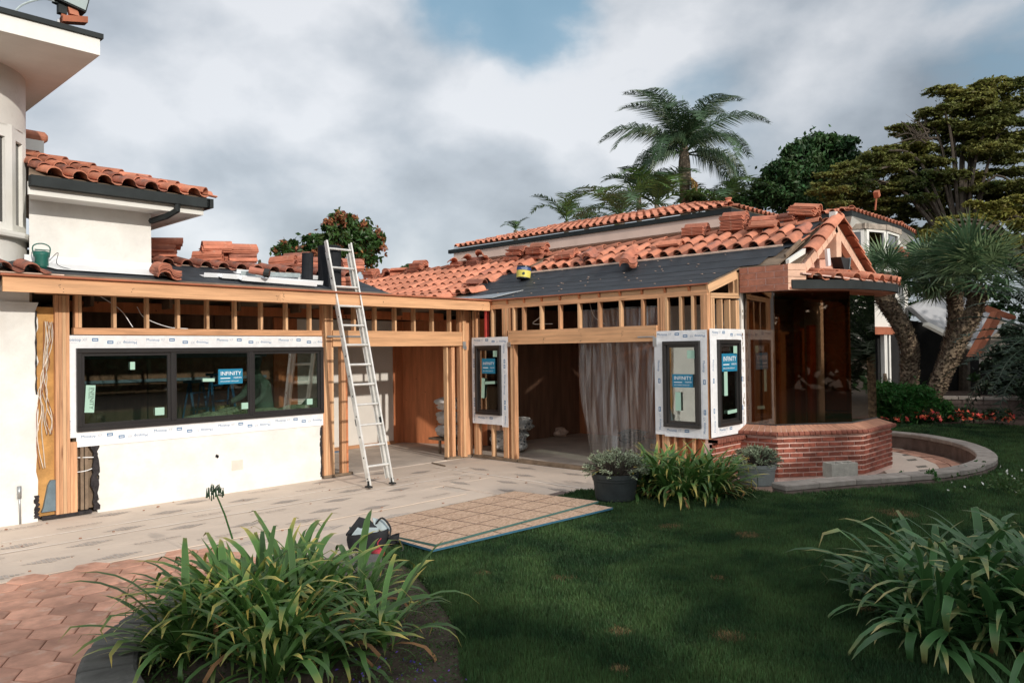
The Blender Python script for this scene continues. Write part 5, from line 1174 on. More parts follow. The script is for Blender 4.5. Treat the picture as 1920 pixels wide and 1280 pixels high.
# wall and bay windows
wp = [cam2(1575, 430, 23.6), cam2(1622, 430, 23.3), cam2(1660, 432, 23.7), cam2(1684, 434, 24.6)]
wz1 = cam2(1622, 429, 23.3).z; wz0 = cam2(1622, 475, 23.3).z-.5
hood = MB()
for i in range(3):
    a, b = wp[i], wp[i+1]; a, b = V((a.x, a.y, 0)), V((b.x, b.y, 0)); t = (b-a).normalized(); n = V((t.y, -t.x, 0)); n = n if n.dot(V((CAM.x, CAM.y, 0))-a) > 0 else -n; L = (b-a).length
    F = Pl((a.x, a.y, wz0), t, (0, 0, 1), n); H = wz1-wz0
    mb = MB(); F.box(mb, .02, 0, -.05, .12, H, .04); F.box(mb, L-.12, 0, -.05, L-.02, H, .04); F.box(mb, .12, H-.08, -.05, L-.12, H, .04); F.box(mb, .12, 0, -.05, L-.12, .08, .04)
    w_ = add('window', mb, 'white', ow); g = MB(); F.box(g, .12, .08, -.02, L-.12, H-.08, -.01); add('pane', g, 'darkglass', w_)
    F.box(hood, -.1, H+.0, -.1, L+.1, H+.16, .08)
add('window_hood', hood, 'stackstone', ow)
mb = MB(); back = [(p.x, p.y) for p in wp]; c3 = cam2(1700, 440, 28); c4 = cam2(1560, 440, 28)
add('wall', MB().prism([(p.x+fw.x*.35, p.y+fw.y*.35) for p in wp]+[(c3.x, c3.y), (c4.x, c4.y)], 0, ez-.4), 'stuccold', ow)
add('lower_roof_edge', MB().ext([cam2(1640, 462, 24), cam2(1690, 462, 25), cam2(1690, 500, 25), cam2(1640, 500, 24)], (.1, .1, 0)), 'stuccold', ow)
sp = thing('roof_ornament', 'small rusty spike ornament on the far tiled roof', 'ornament', cam2(1641, 390, 26))
a = cam2(1641, 394, 26.5); b = cam2(1644, 364, 26.5); add('rod', MB().tube([a, b], .03, 6), 'rust', sp); add('head', MB().obox(b, (.09, 0, .05), (0, .08, 0), (-.05, 0, .09)), 'rust', sp)
# ------------------------------------------------------------------ ground floor of that house behind the palms
gf = thing('garden_house', 'pale house wall with rust lintel and white posts behind palms', 'house', (15, -2.5, 0))
a, b = cam2(1644, 690, 23), cam2(1712, 690, 24.5)
t = V((b.x-a.x, b.y-a.y, 0)).normalized(); n = V((t.y, -t.x, 0)); n = n if n.dot(CAM-a) > 0 else -n
F = Pl((a.x, a.y, 0), t, (0, 0, 1), n); L = (V((b.x, b.y, 0))-V((a.x, a.y, 0))).length
zt = cam2(1680, 613, 23.7).z; zl = cam2(1680, 627, 23.7).z
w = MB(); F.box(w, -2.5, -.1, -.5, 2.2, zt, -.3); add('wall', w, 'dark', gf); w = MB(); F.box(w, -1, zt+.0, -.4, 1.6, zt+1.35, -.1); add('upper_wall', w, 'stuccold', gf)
w = MB(); F.box(w, -1, zl, -.15, 1.15, zt, .05); add('lintel', w, 'rust', gf)
for px in (1657, 1663, 1681):
    q = cam2(px, 690, 23.4); u = (q-a).dot(t); w = MB(); F.box(w, u-.05, 0, -.12, u+.05, zl, 0); add('post', w, 'white', gf)
# ------------------------------------------------------------------ neighbouring roof: steep white gable with rust trim
nb = thing('neighbour_house', 'steep white gabled neighbour roof with rust coloured trim', 'house', (19, -6, 0))
def face(nm, pts, m, dep, th=(.25, .25, 0)): return add(nm, MB().ext([cam2(x, y, d) for (x, y), d in zip(pts, dep)], th), m, nb)
face('roof', [(1706, 560), (1870, 560), (1880, 640), (1831, 648), (1700, 590)], 'roofwhite', [28, 27, 26, 26, 28]) if False else None
face('roof_plane', [(1708, 575), (1780, 545), (1850, 575), (1905, 592), (1834, 652), (1742, 606)], 'roofwhite', [27, 28, 27, 26, 25.5, 26.5])
face('roof_edge', [(1742, 604), (1834, 650), (1832, 656), (1740, 610)], 'white', [26.4, 25.4, 25.4, 26.4])
face('trim', [(1871, 583), (1885, 586), (1835, 668), (1824, 668)], 'rust', [25.3, 25.3, 25.0, 25.0]); face('trim', [(1850, 572), (1905, 592), (1905, 598), (1850, 580)], 'rust', [26.5, 25.2, 25.2, 26.5])
face('gable_wall', [(1871, 600), (1925, 610), (1925, 690), (1845, 672)], 'stackstone', [26., 25.8, 25.8, 26.])  # white wall in a darker tone, its shade put into the colour
face('trim', [(1842, 655), (1850, 655), (1838, 668), (1832, 668)], 'rust', [25.2]*4)
face('opening_shade', [(1704, 600), (1742, 606), (1836, 655), (1836, 760), (1704, 760)], 'dark', [30, 30, 30, 30, 30])  # black sheet standing in for the shade under the roof
face('gable_wall', [(1850, 700), (1930, 700), (1930, 745), (1850, 745)], 'dark', [27]*4)  # near black face, the dark shade of this corner painted as colour
# ------------------------------------------------------------------ retaining wall of stone blocks
rw = thing('retaining_wall', 'low dark retaining wall of stone blocks behind the red flowers', 'wall', (12, -6, .2))
a, b = V((10.9, -3.9, 0)), V((13.3, -7.9, 0)); a, b = G(1752, 772, .3), G(1985, 776, .3); a.z = b.z = 0
t = (b-a).normalized(); n = V((t.y, -t.x, 0)); n = n if n.dot(CAM-a) > 0 else -n; L = (b-a).length
zt = cam2(1850, 744, (V((a+b)/2)-CAM).dot(fw)).z
w = MB(); Pl((a.x, a.y, .1), t, (0, 0, 1), n).box(w, 0, 0, -.25, L, zt-.13, -.02); add('wall_core', w, 'ringwall', rw)
F = Pl((a.x, a.y, .15), t, (0, 0, 1), n); H = zt-.15-.07; rows = 4
for r_ in range(rows):
    u = -.2*(r_ % 2)
    while u < L:
        l_ = rnd.uniform(.3, .46); u0, u1 = max(0, u), min(L, u+l_-.015); u += l_
        if u1-u0 < .05: continue
        w = MB(); F.box(w, u0, r_*H/rows+.006, -.04, u1, (r_+1)*H/rows-.004, rnd.uniform(0, .02)); add('stone', w, 'stackstone' if False else 'ringwall', rw)
u = 0
while u < L: w = MB(); F.box(w, u, H, -.28, min(u+.52, L)-.01, H+.07, .04); add('cap_stone', w, 'ringcap', rw); u += .53

# ================================================================== LOOSE TILE STACKS ON THE ROOF
def stack(loc, yaw, n, lab, m='tilefresh', tilt=0., roll=0., dz=.0215, side=None, z0=.0, jit=.012, pitch=0.):
    t = thing('tile_stack', lab, 'roof tiles', loc, 'stacks of removed roof tiles')
    R_ = Matrix.Translation(V(loc)) @ Matrix.Rotation(yaw, 4, 'Z') @ Matrix.Rotation(pitch, 4, 'X') @ Matrix.Rotation(roll, 4, 'Y')
    for k in range(n):
        mm = m if rnd.random() < .8 else ('tileold' if m == 'tilefresh' else 'tilefresh')
        add('tile', rnd.choice(TM[mm]), None, t, R_ @ Matrix.Translation((-.14+rnd.gauss(0, jit*.4), -.21+rnd.gauss(0, jit), z0+k*dz)) @ Matrix.Rotation(rnd.gauss(0, .015), 4, 'Z'))
    return t
def onB(px, py, lift=.10):
    d = ray(px, py)
    for K, c in ((K2, 2.875+K1*EX-K2*EX+lift), (K1, 2.875+lift)):
        t = (c+K*CAM.x-CAM.z)/(d.z-K*d.x); p = CAM+d*t
        if (K == K2 and p.x >= EX-.05) or K == K1: return p
def onA(px, py, lift=.10):
    d = ray(px, py); c = 2.878+.3*.56+lift; t = (c+.3*CAM.y-CAM.z)/(d.z-.3*d.y); return CAM+d*t
def onR(px, x=XR, lift=.2):
    d = ray(px, 400); t = (x-CAM.x)/d.x; p = CAM+d*t; return V((x, p.y, ZR+lift-.12))
PB = math.atan(K2)
# yaw 0: tile length runs along +Y (the ridge); the near end faces the camera's right
p = onR(1305, XR-.05, .19); stack(p, PI, 6, 'small neat stack of curved tiles on the ridge left of the taller stack', dz=.025)
p = onR(1377, XR-.05, .19); stack(p, PI, 10, 'tallest neat stack of curved tiles on the ridge', dz=.026)
p = onB(1433, 424, .16); stack(p, PI+.1, 2, 'two overlapping barrel tiles below the ridge beside the gable', 'tile', pitch=0)
p = onR(1432, XR, .22); stack(p, PI+.12, 4, 'flat pile of tiles on the ridge just left of the darkest bundle', dz=.024)
p = onR(1478, XR+.1, .25); stack(p, PI-.3, 4, 'dark tile bundle on the ridge partly covered by a tilted one', 'tileold', roll=-.1)
p = onR(1507, XR+.05, .30); stack(p, PI+.0, 6, 'tilted tile bundle crowning the ridge above the brick gable', 'tile', pitch=-.12, roll=-.15, dz=.024)
q = onB(1255, 460, .13); stack(q, PI+.1, 2, 'tiles lying along the ridge left of the small neat stack', 'tile', pitch=.05)
q = onB(1178, 495, .13); stack(q, -PI/2+.55, 4, 'bundle of tiles sliding over the edge of the black felt', 'tilefresh', pitch=PB*.8, dz=.024)
q = onB(1185, 478, .15); stack(q, -PI/2+.2, 2, 'pair of tiles tilted on the course above the felt', 'tile', pitch=PB)
q = onB(1110, 480, .14); stack(q, -PI/2+.35, 3, 'three tiles lying askew under the white wall band', 'tilefresh', pitch=PB, dz=.024)
q = onB(1062, 483, .13); stack(q, PI-.05, 4, 'low tile pile right of the two tall heaps', 'tilefresh', pitch=.05)
for i, (px, py, n, yaw, m, lab, lz, ro) in enumerate((
    (965, 492, 4, PI-.02, 'tilefresh', 'lower left pile of the big double heap above the paint bucket', .13, .0),
    (968, 486, 3, PI, 'tilefresh', 'middle pile of the big double heap above the paint bucket', .24, .0),
    (970, 478, 2, PI, 'tileold', 'top left pile of the big double heap above the paint bucket', .33, .0),
    (1006, 487, 2, PI-.05, 'tilefresh', 'single barrel tiles right below the big double heap', .12, .1),
    (1008, 482, 4, PI-.02, 'tilefresh', 'upper right pile of the big double heap above the paint bucket', .22, .0),
    (1010, 474, 2, PI, 'tile', 'topmost right tiles of the big double heap', .33, .05),
    (893, 492, 5, PI-.15, 'tileold', 'dark tile bundle in the middle of the heap left of the bucket', .13, .05),
    (858, 498, 3, PI+.05, 'tilefresh', 'barrel tiles at the left end of the heap left of the bucket', .13, .05),
    (904, 483, 2, -.9, 'tilefresh', 'two curved tiles thrown on top of the heap left of the bucket', .30, .2),
    (877, 484, 2, -.6, 'tilefresh', 'tilted tiles standing up in the heap left of the bucket', .24, .5),
    (852, 488, 1, -.5, 'tile', 'single tile leaning at the left end of that heap', .23, .3),
    (780, 510, 5, PI, 'tileold', 'dark lower pile under the square stack near the ladder', .13, .0),
    (785, 501, 6, PI, 'tilefresh', 'square stack of tiles on the ridge between ladder and bucket', .22, .0),
    (697, 508, 5, PI, 'tilefresh', 'neat tile stack just right of the ladder', .14, .0),
    (695, 497, 3, PI+.03, 'tilefresh', 'upper tiles of the stack just right of the ladder', .25, .0),
    (725, 505, 4, 2.2, 'tileold', 'tangled curved tiles right of the ladder stack', .15, .3),
    (748, 506, 2, .9, 'tilefresh', 'two tiles tipped on edge between the ladder and square stacks', .16, .6))):
    d = ray(px, py); x = XR-.12; t = (x-CAM.x)/d.x; p = CAM+d*t
    stack(V((x, p.y, ZR+lz-.12)), yaw, n, lab, m, roll=ro, dz=.025)
q = onB(890, 530, .14); stack(q, PI+.08, 1, 'single loose barrel tile lying on the laid courses', 'tilefresh')
# left part: stacks on the lower roof and its ridge
def onAr(px, lz, y=YA): d = ray(px, 480); t = (y-CAM.y)/d.y; p = CAM+d*t; return V((p.x, y, ZA+lz-.15))
for px, lz, n, yaw, m, lab, ro, yy in (
    (392, .20, 4, .9, 'tilefresh', 'lower left tiles of the tall leaning stack on the front ridge', 0, YA), (420, .20, 4, 1.3, 'tilefresh', 'lower right tiles under the tall leaning stack', 0, YA+.1), (405, .33, 5, 1.35, 'tilefresh', 'tall leaning stack of tiles on the front ridge', 0, YA),
    (452, .20, 6, 1.4, 'tileold', 'lower half of the second stack on the front ridge', 0, YA), (454, .35, 4, 1.45, 'tilefresh', 'upper half of the second stack on the front ridge', 0, YA),
    (535, .20, 5, .6, 'tilefresh', 'slanting tiles left of the black felt rolls', 0, YA), (552, .20, 6, .75, 'tileold', 'fanned tile bundle beside the black felt roll', .0, YA), (560, .33, 3, .7, 'tilefresh', 'tiles on top of the fanned bundle', .0, YA+.05),
    (592, .20, 6, 1.5, 'tilefresh', 'tile stack half hidden behind the two black felt rolls', 0, YA), (655, .2, 7, PI/2, 'tilefresh', 'tile stack seen through the ladder rungs', 0, YA), (296, .2, 6, 1.4, 'tilefresh', 'tile stack beside the corner of the white upper wall', 0, YA), (312, .36, 3, 1.3, 'tilefresh', 'upper tiles of the stack beside the white wall', 0, YA)):
    stack(onAr(px, lz, yy), yaw, n, lab, m, roll=ro, dz=.025)
q = onA(300, 524, .05); q2 = PY(303, 519, -.35); stack(V((q2.x+.05, -.35, 2.98)), -.15-PI*.0, 6, 'nested brown tiles on the felt at the corner of the white flashing', 'tileold', dz=.019, pitch=.2)
q2 = PY(650, 540, -.2); stack(V((q2.x, -.1, 2.93)), 1.3, 7, 'tile stack on the flat roof behind the ladder', 'tilefresh', dz=.025)
# white metal flashing lengths
fm = thing('metal_flashing', 'bundle of white metal flashing strips on black roof felt', 'flashing', (-3, 0, 3))
for i, (xa, xb, ya, yb, dz) in enumerate(((450, 640, 516, 541, 0), (440, 560, 512, 522, .03), (475, 640, 520, 548, .02), (415, 560, 524, 533, .05))):
    pass
def strip(px0, py0, px1, py1, w, lift, m='whitemetal', nm='strip'):
    a, b = onA(px0, py0, lift), onA(px1, py1, lift); d = (b-a).normalized(); s = V((0, 1, .3)).normalized(); z = d.cross(s).normalized()
    mb = MB().obox((a+b)/2, (b-a)/2, s*(w/2), z*.003).obox((a+b)/2-s*w/2+z*.03, (b-a)/2, s*.003, z*.03)
    add(nm, mb, m, fm)
strip(378, 517, 560, 526, .13, .02); strip(412, 519, 600, 532, .15, .04); strip(440, 511, 625, 525, .10, .07); strip(450, 515, 560, 519, .05, .10, 'greylining'); strip(450, 524, 590, 535, .12, .05, 'whitemetal')
pp = thing('roof_pipe', 'short black pipe lying among tiles above the white flashing', 'pipe', onA(490, 508, .2)); a, b = onA(468, 506, .2), onA(505, 513, .2); add('pipe', MB().tube([a, b], .05, 10), 'tileold', pp); add('rubber_collar', MB().tube([b-(b-a)*.25, b], .065, 10), 'rubber', pp)
# felt rolls standing up
for px0, px1, pyt, pyb, lab in ((565, 586, 475, 541, 'shorter black felt roll standing on the roof left of the ladder'), (597, 640, 462, 542, 'taller black felt roll standing right behind the ladder top')):
    c = PY((px0+px1)/2, pyb, -.15); dep = (c-CAM).dot(fw); r = (px1-px0)/2/FPX*dep; zt = PY((px0+px1)/2, pyt, -.15).z; t = thing('felt_roll', lab, 'roofing roll', (c.x, c.y, 2.9), 'black roofing felt rolls')
    lean = .02 if px0 < 580 else .0
    add('roll', MB().tube([(c.x, c.y, 2.93), (c.x+lean, c.y, zt)], r, 24, cap=False).tube([(c.x, c.y, 2.93), (c.x+lean, c.y, zt-.01)], r*.86, 20, cap=False), 'feltroll', t, smooth=True)
    add('core_end', MB().tube([(c.x+lean, c.y, zt-.02), (c.x+lean, c.y, zt-.004)], r*.97, 20), 'feltroll', t)
    s = MB()
    for i in range(13):
        a0 = -1.9+i*.06; s.v += [(c.x+(r+.004+.008*i/13)*math.cos(a0), c.y+(r+.004+.008*i/13)*math.sin(a0), 2.93), (c.x+lean+(r+.004+.008*i/13)*math.cos(a0), c.y+(r+.004+.008*i/13)*math.sin(a0), zt)]
        if i: s.f.append((2*i-2, 2*i, 2*i+1, 2*i-1))
    add('loose_edge', s, 'feltroll', t)
# bucket with yellow label
q = onB(981, 523, .06); bk = thing('paint_bucket', 'small roofing cement bucket with yellow label on the black felt', 'bucket', q)
R_ = Matrix.Translation(q) @ Matrix.Rotation(.13, 4, 'Y'); rb_ = .145
add('bucket', MB().lathe([(0, 0), (rb_*.9, 0), (rb_*.96, .11), (rb_*.96, .24), (rb_*.99, .245), (rb_*.93, .25), (rb_*.9, .2), (0, .19)], (0, 0, 0), 28), 'blackframe', bk, R_, smooth=False)
add('label', MB().lathe([(rb_*.925, .02), (rb_*.985, .155)], (0, 0, 0), 28), 'yellowlabel', bk, R_, smooth=True); add('label_band', MB().lathe([(rb_*.985, .155), (rb_*.99, .215)], (0, 0, 0), 28), 'bluelabel', bk, R_, smooth=True)
inv = R_.inverted(); cdir = (inv.to_3x3() @ (CAM-q)).normalized(); cdir.z = 0; cdir.normalize(); tt = V((-cdir.y, cdir.x, 0)); Fk = Pl(cdir*(rb_*1.0), tt, (0, 0, 1), cdir)
lg = MB(); P = [Fk.p(math.sin(a)*.025, .085+math.cos(a)*.028, .002) for a in [k*PI/6 for k in range(12)]]; lg.quadmesh(P, [tuple(range(12))[::-1]]); add('emblem', lg, 'darkink', bk, R_)
tx = MB(); Fk.text(tx, 'WET', .03, -.05, .17, .004); Fk.text(tx, 'DRY', .03, .015, .17, .004); add('lettering', tx, 'whiteink', bk, R_, kind='stuff')
add('smear', MB().obox((.02, -.04, .24), (.05, .0, .02), (0, .01, 0), (0, 0, .006)), 'debris', bk, R_)
# green sprayer by the tower foot
q = PY(78, 500, -.12); gs = thing('work_lamp', 'small dark green electric work lamp with wire guard by the tower foot', 'lamp', (q.x, q.y, 3.0))
add('body', MB().lathe([(0, 0), (.07, 0), (.075, .03), (.07, .12), (.085, .16), (.08, .2), (0, .2)], (q.x, q.y, 3.0), 16), 'green', gs, smooth=True); add('guard', MB().tube(curvepts([(q.x-.08, q.y, 3.14), (q.x-.09, q.y, 3.26), (q.x, q.y, 3.3), (q.x+.09, q.y, 3.26), (q.x+.08, q.y, 3.14)], 4), .008, 5).tube([(q.x-.08, q.y-.03, 3.22), (q.x+.08, q.y-.03, 3.22)], .006, 5), 'green', gs)
add('cord', MB().tube(curvepts([(q.x+.08, q.y, 3.1), (q.x+.17, q.y-.02, 3.2), (q.x+.14, q.y-.1, 3.05), (q.x+.3, q.y-.15, 2.99)], 6), .004, 5), 'rubber', gs)
q = PY(62, 506, -.14); tg = thing('work_glove', 'crumpled green work glove beside the lamp on the tiles', 'glove', (q.x, q.y, 3.0)); mb = MB().lathe([(0, 0), (.07, .01), (.085, .035), (.05, .065), (0, .07)], (q.x, q.y, 3.0), 10); mb.v = [(x+rnd.gauss(0, .006), y, z+rnd.gauss(0, .004)) for x, y, z in mb.v]; add('cloth', mb, 'green', tg, smooth=True)
# ================================================================== PLANTS
def strapmesh(L, w, bend, twist, seed, m, thick=.35, n=9, fold=0.):
    """a strap leaf: local +X runs outward, +Z up; bend = how far it arches over"""
    rr = random.Random(seed); mb = MB(); a = math.radians(84-rr.uniform(0, 12)); x = z = 0.; y = 0; ds = L/n; uv = []
    for i in range(n+1):
        f = i/n; ww = w*(.55+.75*f if f < .35 else (1.0 if f < .6 else max(.0, 1-((f-.6)/.4)**2.2)))*.5
        tw = twist*f; c, s = math.cos(tw), math.sin(tw); dp = ww*thick*(1-f*.6)
        for sx, dz in ((-1, 0), (0, -dp), (1, 0)):
            mb.v.append((x-sx*ww*s*.3, y+sx*ww*c, z+dz+sx*ww*s*.6)); uv.append(((sx+1)/2, f))
        a -= bend*(.25+1.5*f**1.5)/n*2
        if fold and f > fold: a -= .8
        x += math.cos(a)*ds; z += math.sin(a)*ds; y += rr.gauss(0, .004)
    for i in range(n):
        for k in (0, 1):
            b = i*3+k; mb.f.append((b, b+1, b+4, b+3))
    me = mb.mesh('leaf', True); ul = me.uv_layers.new(name='UVMap'); vi = np.empty(len(me.loops), int); me.loops.foreach_get('vertex_index', vi); ul.data.foreach_set('uv', np.array(uv)[vi].reshape(-1)); me.materials.append(M[m]); return me
def clump(name, lab, c, R_, n, Lr, w, mname, seed, dry=.06, bend=(1.2, 2.6), group=None, bx=1., rootz=0., extra=300, wvar=.25, leanm=.55):
    rr = random.Random(seed); t = thing(name, lab, 'plant', c, group); base = []
    for i in range(22): base.append(strapmesh(rr.uniform(*Lr), w*rr.uniform(1-wvar, 1+wvar), rr.uniform(*bend), rr.uniform(-.5, .5), seed*100+i, mname, fold=0 if rr.random() < .75 else rr.uniform(.6, .85)))
    dr = [strapmesh(rr.uniform(*Lr)*.9, w*.7, rr.uniform(2.2, 3.4), rr.uniform(-1, 1), seed*100+50+i, 'strapdry', fold=.6) for i in range(5)]
    hubs = [(rr.uniform(0, 1)**.6*R_, rr.uniform(0, 2*PI)) for _ in range(max(6, n//11))]
    for i in range(n):
        hr, ha = hubs[i % len(hubs)]; hx, hy = hr*math.cos(ha)*bx, hr*math.sin(ha); a = rr.uniform(0, 2*PI) if rr.random() < .55 else ha+rr.gauss(0, .7)
        me = rr.choice(dr) if rr.random() < dry else rr.choice(base); lean = rr.uniform(0, leanm)*(.4+hr/R_)
        mw = Matrix.Translation((c[0]+hx+rr.gauss(0, .02), c[1]+hy+rr.gauss(0, .02), c[2]+rootz)) @ Matrix.Rotation(a, 4, 'Z') @ Matrix.Rotation(lean, 4, 'Y')
        add('leaf', me, None, t, mw)
    jm = []
    for i in range(extra):
        hr, ha = hubs[i % len(hubs)]; a = rr.uniform(0, 6.28); mw = Matrix.Translation((c[0]+hr*math.cos(ha)+rr.gauss(0, .03), c[1]+hr*math.sin(ha)+rr.gauss(0, .03), c[2])) @ Matrix.Rotation(a, 4, 'Z') @ Matrix.Rotation(rr.uniform(0, .9), 4, 'Y') @ Matrix.Scale(rr.uniform(.55, .85), 4)
        jm.append((rr.choice(base if rr.random() > .12 else dr), mw))
    mb = MB(); uvs = []
    for me, mw in jm:
        mb.quadmesh([mw @ v_.co for v_ in me.vertices], [tuple(p_.vertices) for p_ in me.polygons]); q = np.empty(len(me.loops)*2); me.uv_layers[0].data.foreach_get('uv', q); uvs.append(q)
    o = add('inner_leaves', mb, mname, t, kind='stuff', smooth=True); ul = o.data.uv_layers.new(name='UVMap'); ul.data.foreach_set('uv', np.concatenate(uvs)); return t
# big left clump, right clump, clump by the house
cl = clump('agapanthus_clump', 'large strappy leaved clump with yellowed tips inside the dark planter curb', (-7.42, -6.32, .2), .64, 298, (.52, .88), .042, 'strap', 3, dry=.10, bend=(.35, 1.5), extra=900)
add('crown_base', MB().lathe([(0, .0), (.75, .0), (.6, .10), (.2, .15), (0, .16)], (-7.38, -6.32, .13), 18), 'soil', cl)
cr = clump('agapanthus_clump', 'broad leaved strappy clump growing at the lawn corner opposite the planter', (-4.22, -9.22, .17), .66, 295, (.66, 1.06), .048, 'strapdark', 5, dry=.04, bend=(.35, 1.25), extra=800, leanm=.75)
cm = clump('agapanthus_clump', 'strappy green clump growing between the dark and grey pots', (-1.80, -5.50, .2), .52, 290, (.60, .92), .040, 'strap', 8, dry=.10, bend=(.4, 1.4), extra=700)
# spent flower head standing over the left clump
sh = thing('seed_head', 'spent drooping flower head on a tall green stem above the clump', 'flower', (-6.9, -5.4, .2))
b_ = G(437, 1000, .35); dep = 6.6; top = PD(402, 918, 6.5); bot = PD(436, 1010, 6.5)
add('stem', MB().tube([bot, bot*.5+top*.5+V((.01, 0, 0)), top], [.008, .007, .006], 6), 'strapdark' if False else 'fern', sh)
mb = MB(); rr = random.Random(2)
for i in range(26):
    a = rr.uniform(0, 6.28); e_ = rr.uniform(-.3, 1.2); d = V((math.cos(a)*math.cos(e_), math.sin(a)*math.cos(e_), math.sin(e_)))*rr.uniform(.03, .075); p = top+d; mb.tube([top, p, p+V((0, 0, -rr.uniform(.03, .08)))], [.002, .003, .006 if i % 3 else .009], 4)
add('seed_pods', mb, 'palmdark', sh, kind='stuff')
def ptmesh(name, tris, m, parent, **k): return trimesh(name, tris, m, parent, kind='stuff', **k)
def cloud(spec, size, n, flat=0., seed=0, aim=None, shell=.55, ln=1.6, sub=None):
    """spec: (center, (rx, ry, rz)) lobes; leaves gather in small ragged tufts over each lobe"""
    out = []; vol = [s[1][0]*s[1][1]+s[1][0]*s[1][2] for s in spec]; tot = sum(vol)
    for (c, r), v in zip(spec, vol):
        k = max(10, int(n*v/tot)); m = sub or max(5, int(k/70)); e_ = nr.normal(size=(m, 3)); e_ /= np.linalg.norm(e_, axis=1, keepdims=True)
        e_[:, 2] = np.where(e_[:, 2] < -.35, -e_[:, 2], e_[:, 2]); rad = shell+(1.12-shell)*nr.random((m, 1))**.5; tc_ = e_*rad
        w_ = nr.integers(0, m, k); ts = nr.uniform(.10, .34, (m, 1))*np.array([1, 1, .35+.65*(1-flat)])
        d = nr.normal(size=(k, 3))*.55; q = tc_[w_]+d*ts[w_]
        stray = nr.random(k) < .12; q[stray] = nr.normal(size=(stray.sum(), 3))*.5
        out.append(np.array(c)+q*np.array(r))
    return leaves(np.concatenate(out), size, flat, ln, aim)
def lobes(c, r, k, rs, seed, flatz=.7, up=False):
    rr = random.Random(seed); out = []
    for i in range(k):
        d = V((rr.gauss(0, 1), rr.gauss(0, 1), rr.gauss(0, 1))).normalized()
        if up and d.z < -.2: d.z = -d.z
        q = V((c[0]+d.x*r[0], c[1]+d.y*r[1], c[2]+d.z*r[2])); s = rr.uniform(*rs); out.append((tuple(q), (s, s, s*flatz)))
    return out
# succulent pots
def pot(c, r, h, m, lab, plab, seed, pr):
    p = thing('plant_pot', lab, 'pot', c)
    add('pot_body', MB().lathe([(0, 0), (r*.80, 0), (r*.84, h*.06), (r*.93, h*.72), (r*.965, h*.74), (r*.97, h*.82), (r, h*.84), (r, h), (r*.93, h), (r*.91, h*.88), (0, h*.88)], c, 36), m, p, smooth=False)
    add('potting_soil', MB().lathe([(0, h*.9), (r*.92, h*.88)], c, 20), 'soil', p)
    s = thing('succulent_plant', plab, 'plant', (c[0], c[1], c[2]+h)); cc = V((c[0], c[1], c[2]+h*.95)); pts = []; st = MB(); rr = random.Random(seed)
    for i in range(150):
        a = rr.uniform(0, 6.28); q = rr.random()**.5; rad = pr*q; z = pr*.62*math.sqrt(max(0, 1-q*q))*rr.uniform(.75, 1.1)+.03; e_ = cc+V((math.cos(a)*rad, math.sin(a)*rad, z))
        if q > .8: e_.z -= rr.uniform(0, .08)
        st.tube([cc+V((math.cos(a)*r*.5*q, math.sin(a)*r*.5*q, 0)), cc*.4+e_*.6+V((0, 0, .03)), e_], [.006, .005, .004], 4, False); d = (e_-cc).normalized()
        for k in range(20): pts.append((e_-d*.012*(k//3)+V((rr.gauss(0, .012), rr.gauss(0, .012), rr.gauss(0, .01))), d))
    add('stems', st, 'bark', s, kind='stuff'); C_ = np.array([tuple(p_[0]) for p_ in pts]); A_ = np.array([tuple(p_[1]) for p_ in pts])
    v = leaves(C_, .016, 0, 2.0, aim=A_*1.1); ptmesh('leaves', v, 'succulent', s)
c1 = G(1162, 942, .2); c1 = V((c1.x+.14, c1.y+.16, .2)); pot(tuple(c1), .275, .31, 'darkpot', 'dark ribbed plastic pot on the lawn corner by the strand boards', 'round grey green succulent bush spilling over the dark pot', 4, .40)
c2_ = G(1428, 912, .2); c2_ = V((c2_.x+.12, c2_.y+.12, .2)); pot(tuple(c2_), .245, .27, 'greypot', 'pale grey plastic pot in front of the red brick base', 'variegated succulent bush growing in the pale grey pot', 9, .33)
# --- palms
def frondmesh(L, wl, m, seed, droop=1.2, n=16, leafl=.38, lw=.028, up=1.0, hang=.6):
    rr = random.Random(seed); mb = MB(); P = []; a = up; x = z = 0.; ns = 14; uv = []
    for i in range(ns+1):
        P.append(V((x, 0, z))); a -= droop/ns*(.5+1.2*i/ns); x += math.cos(a)*L/ns; z += math.sin(a)*L/ns
    mb.tube(P, [.022*(1-i/ns)*L/2.2+.003 for i in range(ns+1)], 4, False); uv += [(.5, .5)]*len(mb.v)
    for i in range(n*2):
        f = .12+.88*(i//2)/n+rr.uniform(-.015, .015); f = min(.995, max(.1, f)); k = f*ns; i0 = min(ns-1, int(k)); p = P[i0]+(P[i0+1]-P[i0])*(k-i0); t = (P[i0+1]-P[i0]).normalized()
        s = 1 if i % 2 else -1; ll = leafl*(math.sin(PI*(f*.85+.12))**.6)*rr.uniform(.8, 1.1); d = (t*rr.uniform(.3, .6)+V((0, s, 0))*rr.uniform(.7, 1.)+V((0, 0, rr.uniform(-.2, .35)))).normalized()
        q1 = p+d*ll*.45+V((0, 0, .0)); q2 = q1+(d*(1-hang)+V((0, 0, -hang))).normalized()*ll*.55; w_ = lw*rr.uniform(.8, 1.2); sd = t*w_*.5
        b = len(mb.v); mb.v += [tuple(p-sd), tuple(p+sd), tuple(q1+sd), tuple(q1-sd), tuple(q2)]; mb.f += [(b, b+1, b+2, b+3), (b+3, b+2, b+4)]; uv += [(.2, .1), (.8, .1), (.8, .6), (.2, .6), (.5, .97)]
    me = mb.mesh('frond'); ul = me.uv_layers.new(name='UVMap'); vi = np.empty(len(me.loops), int); me.loops.foreach_get('vertex_index', vi); ul.data.foreach_set('uv', np.array(uv)[vi].reshape(-1)); me.materials.append(M[m]); return me
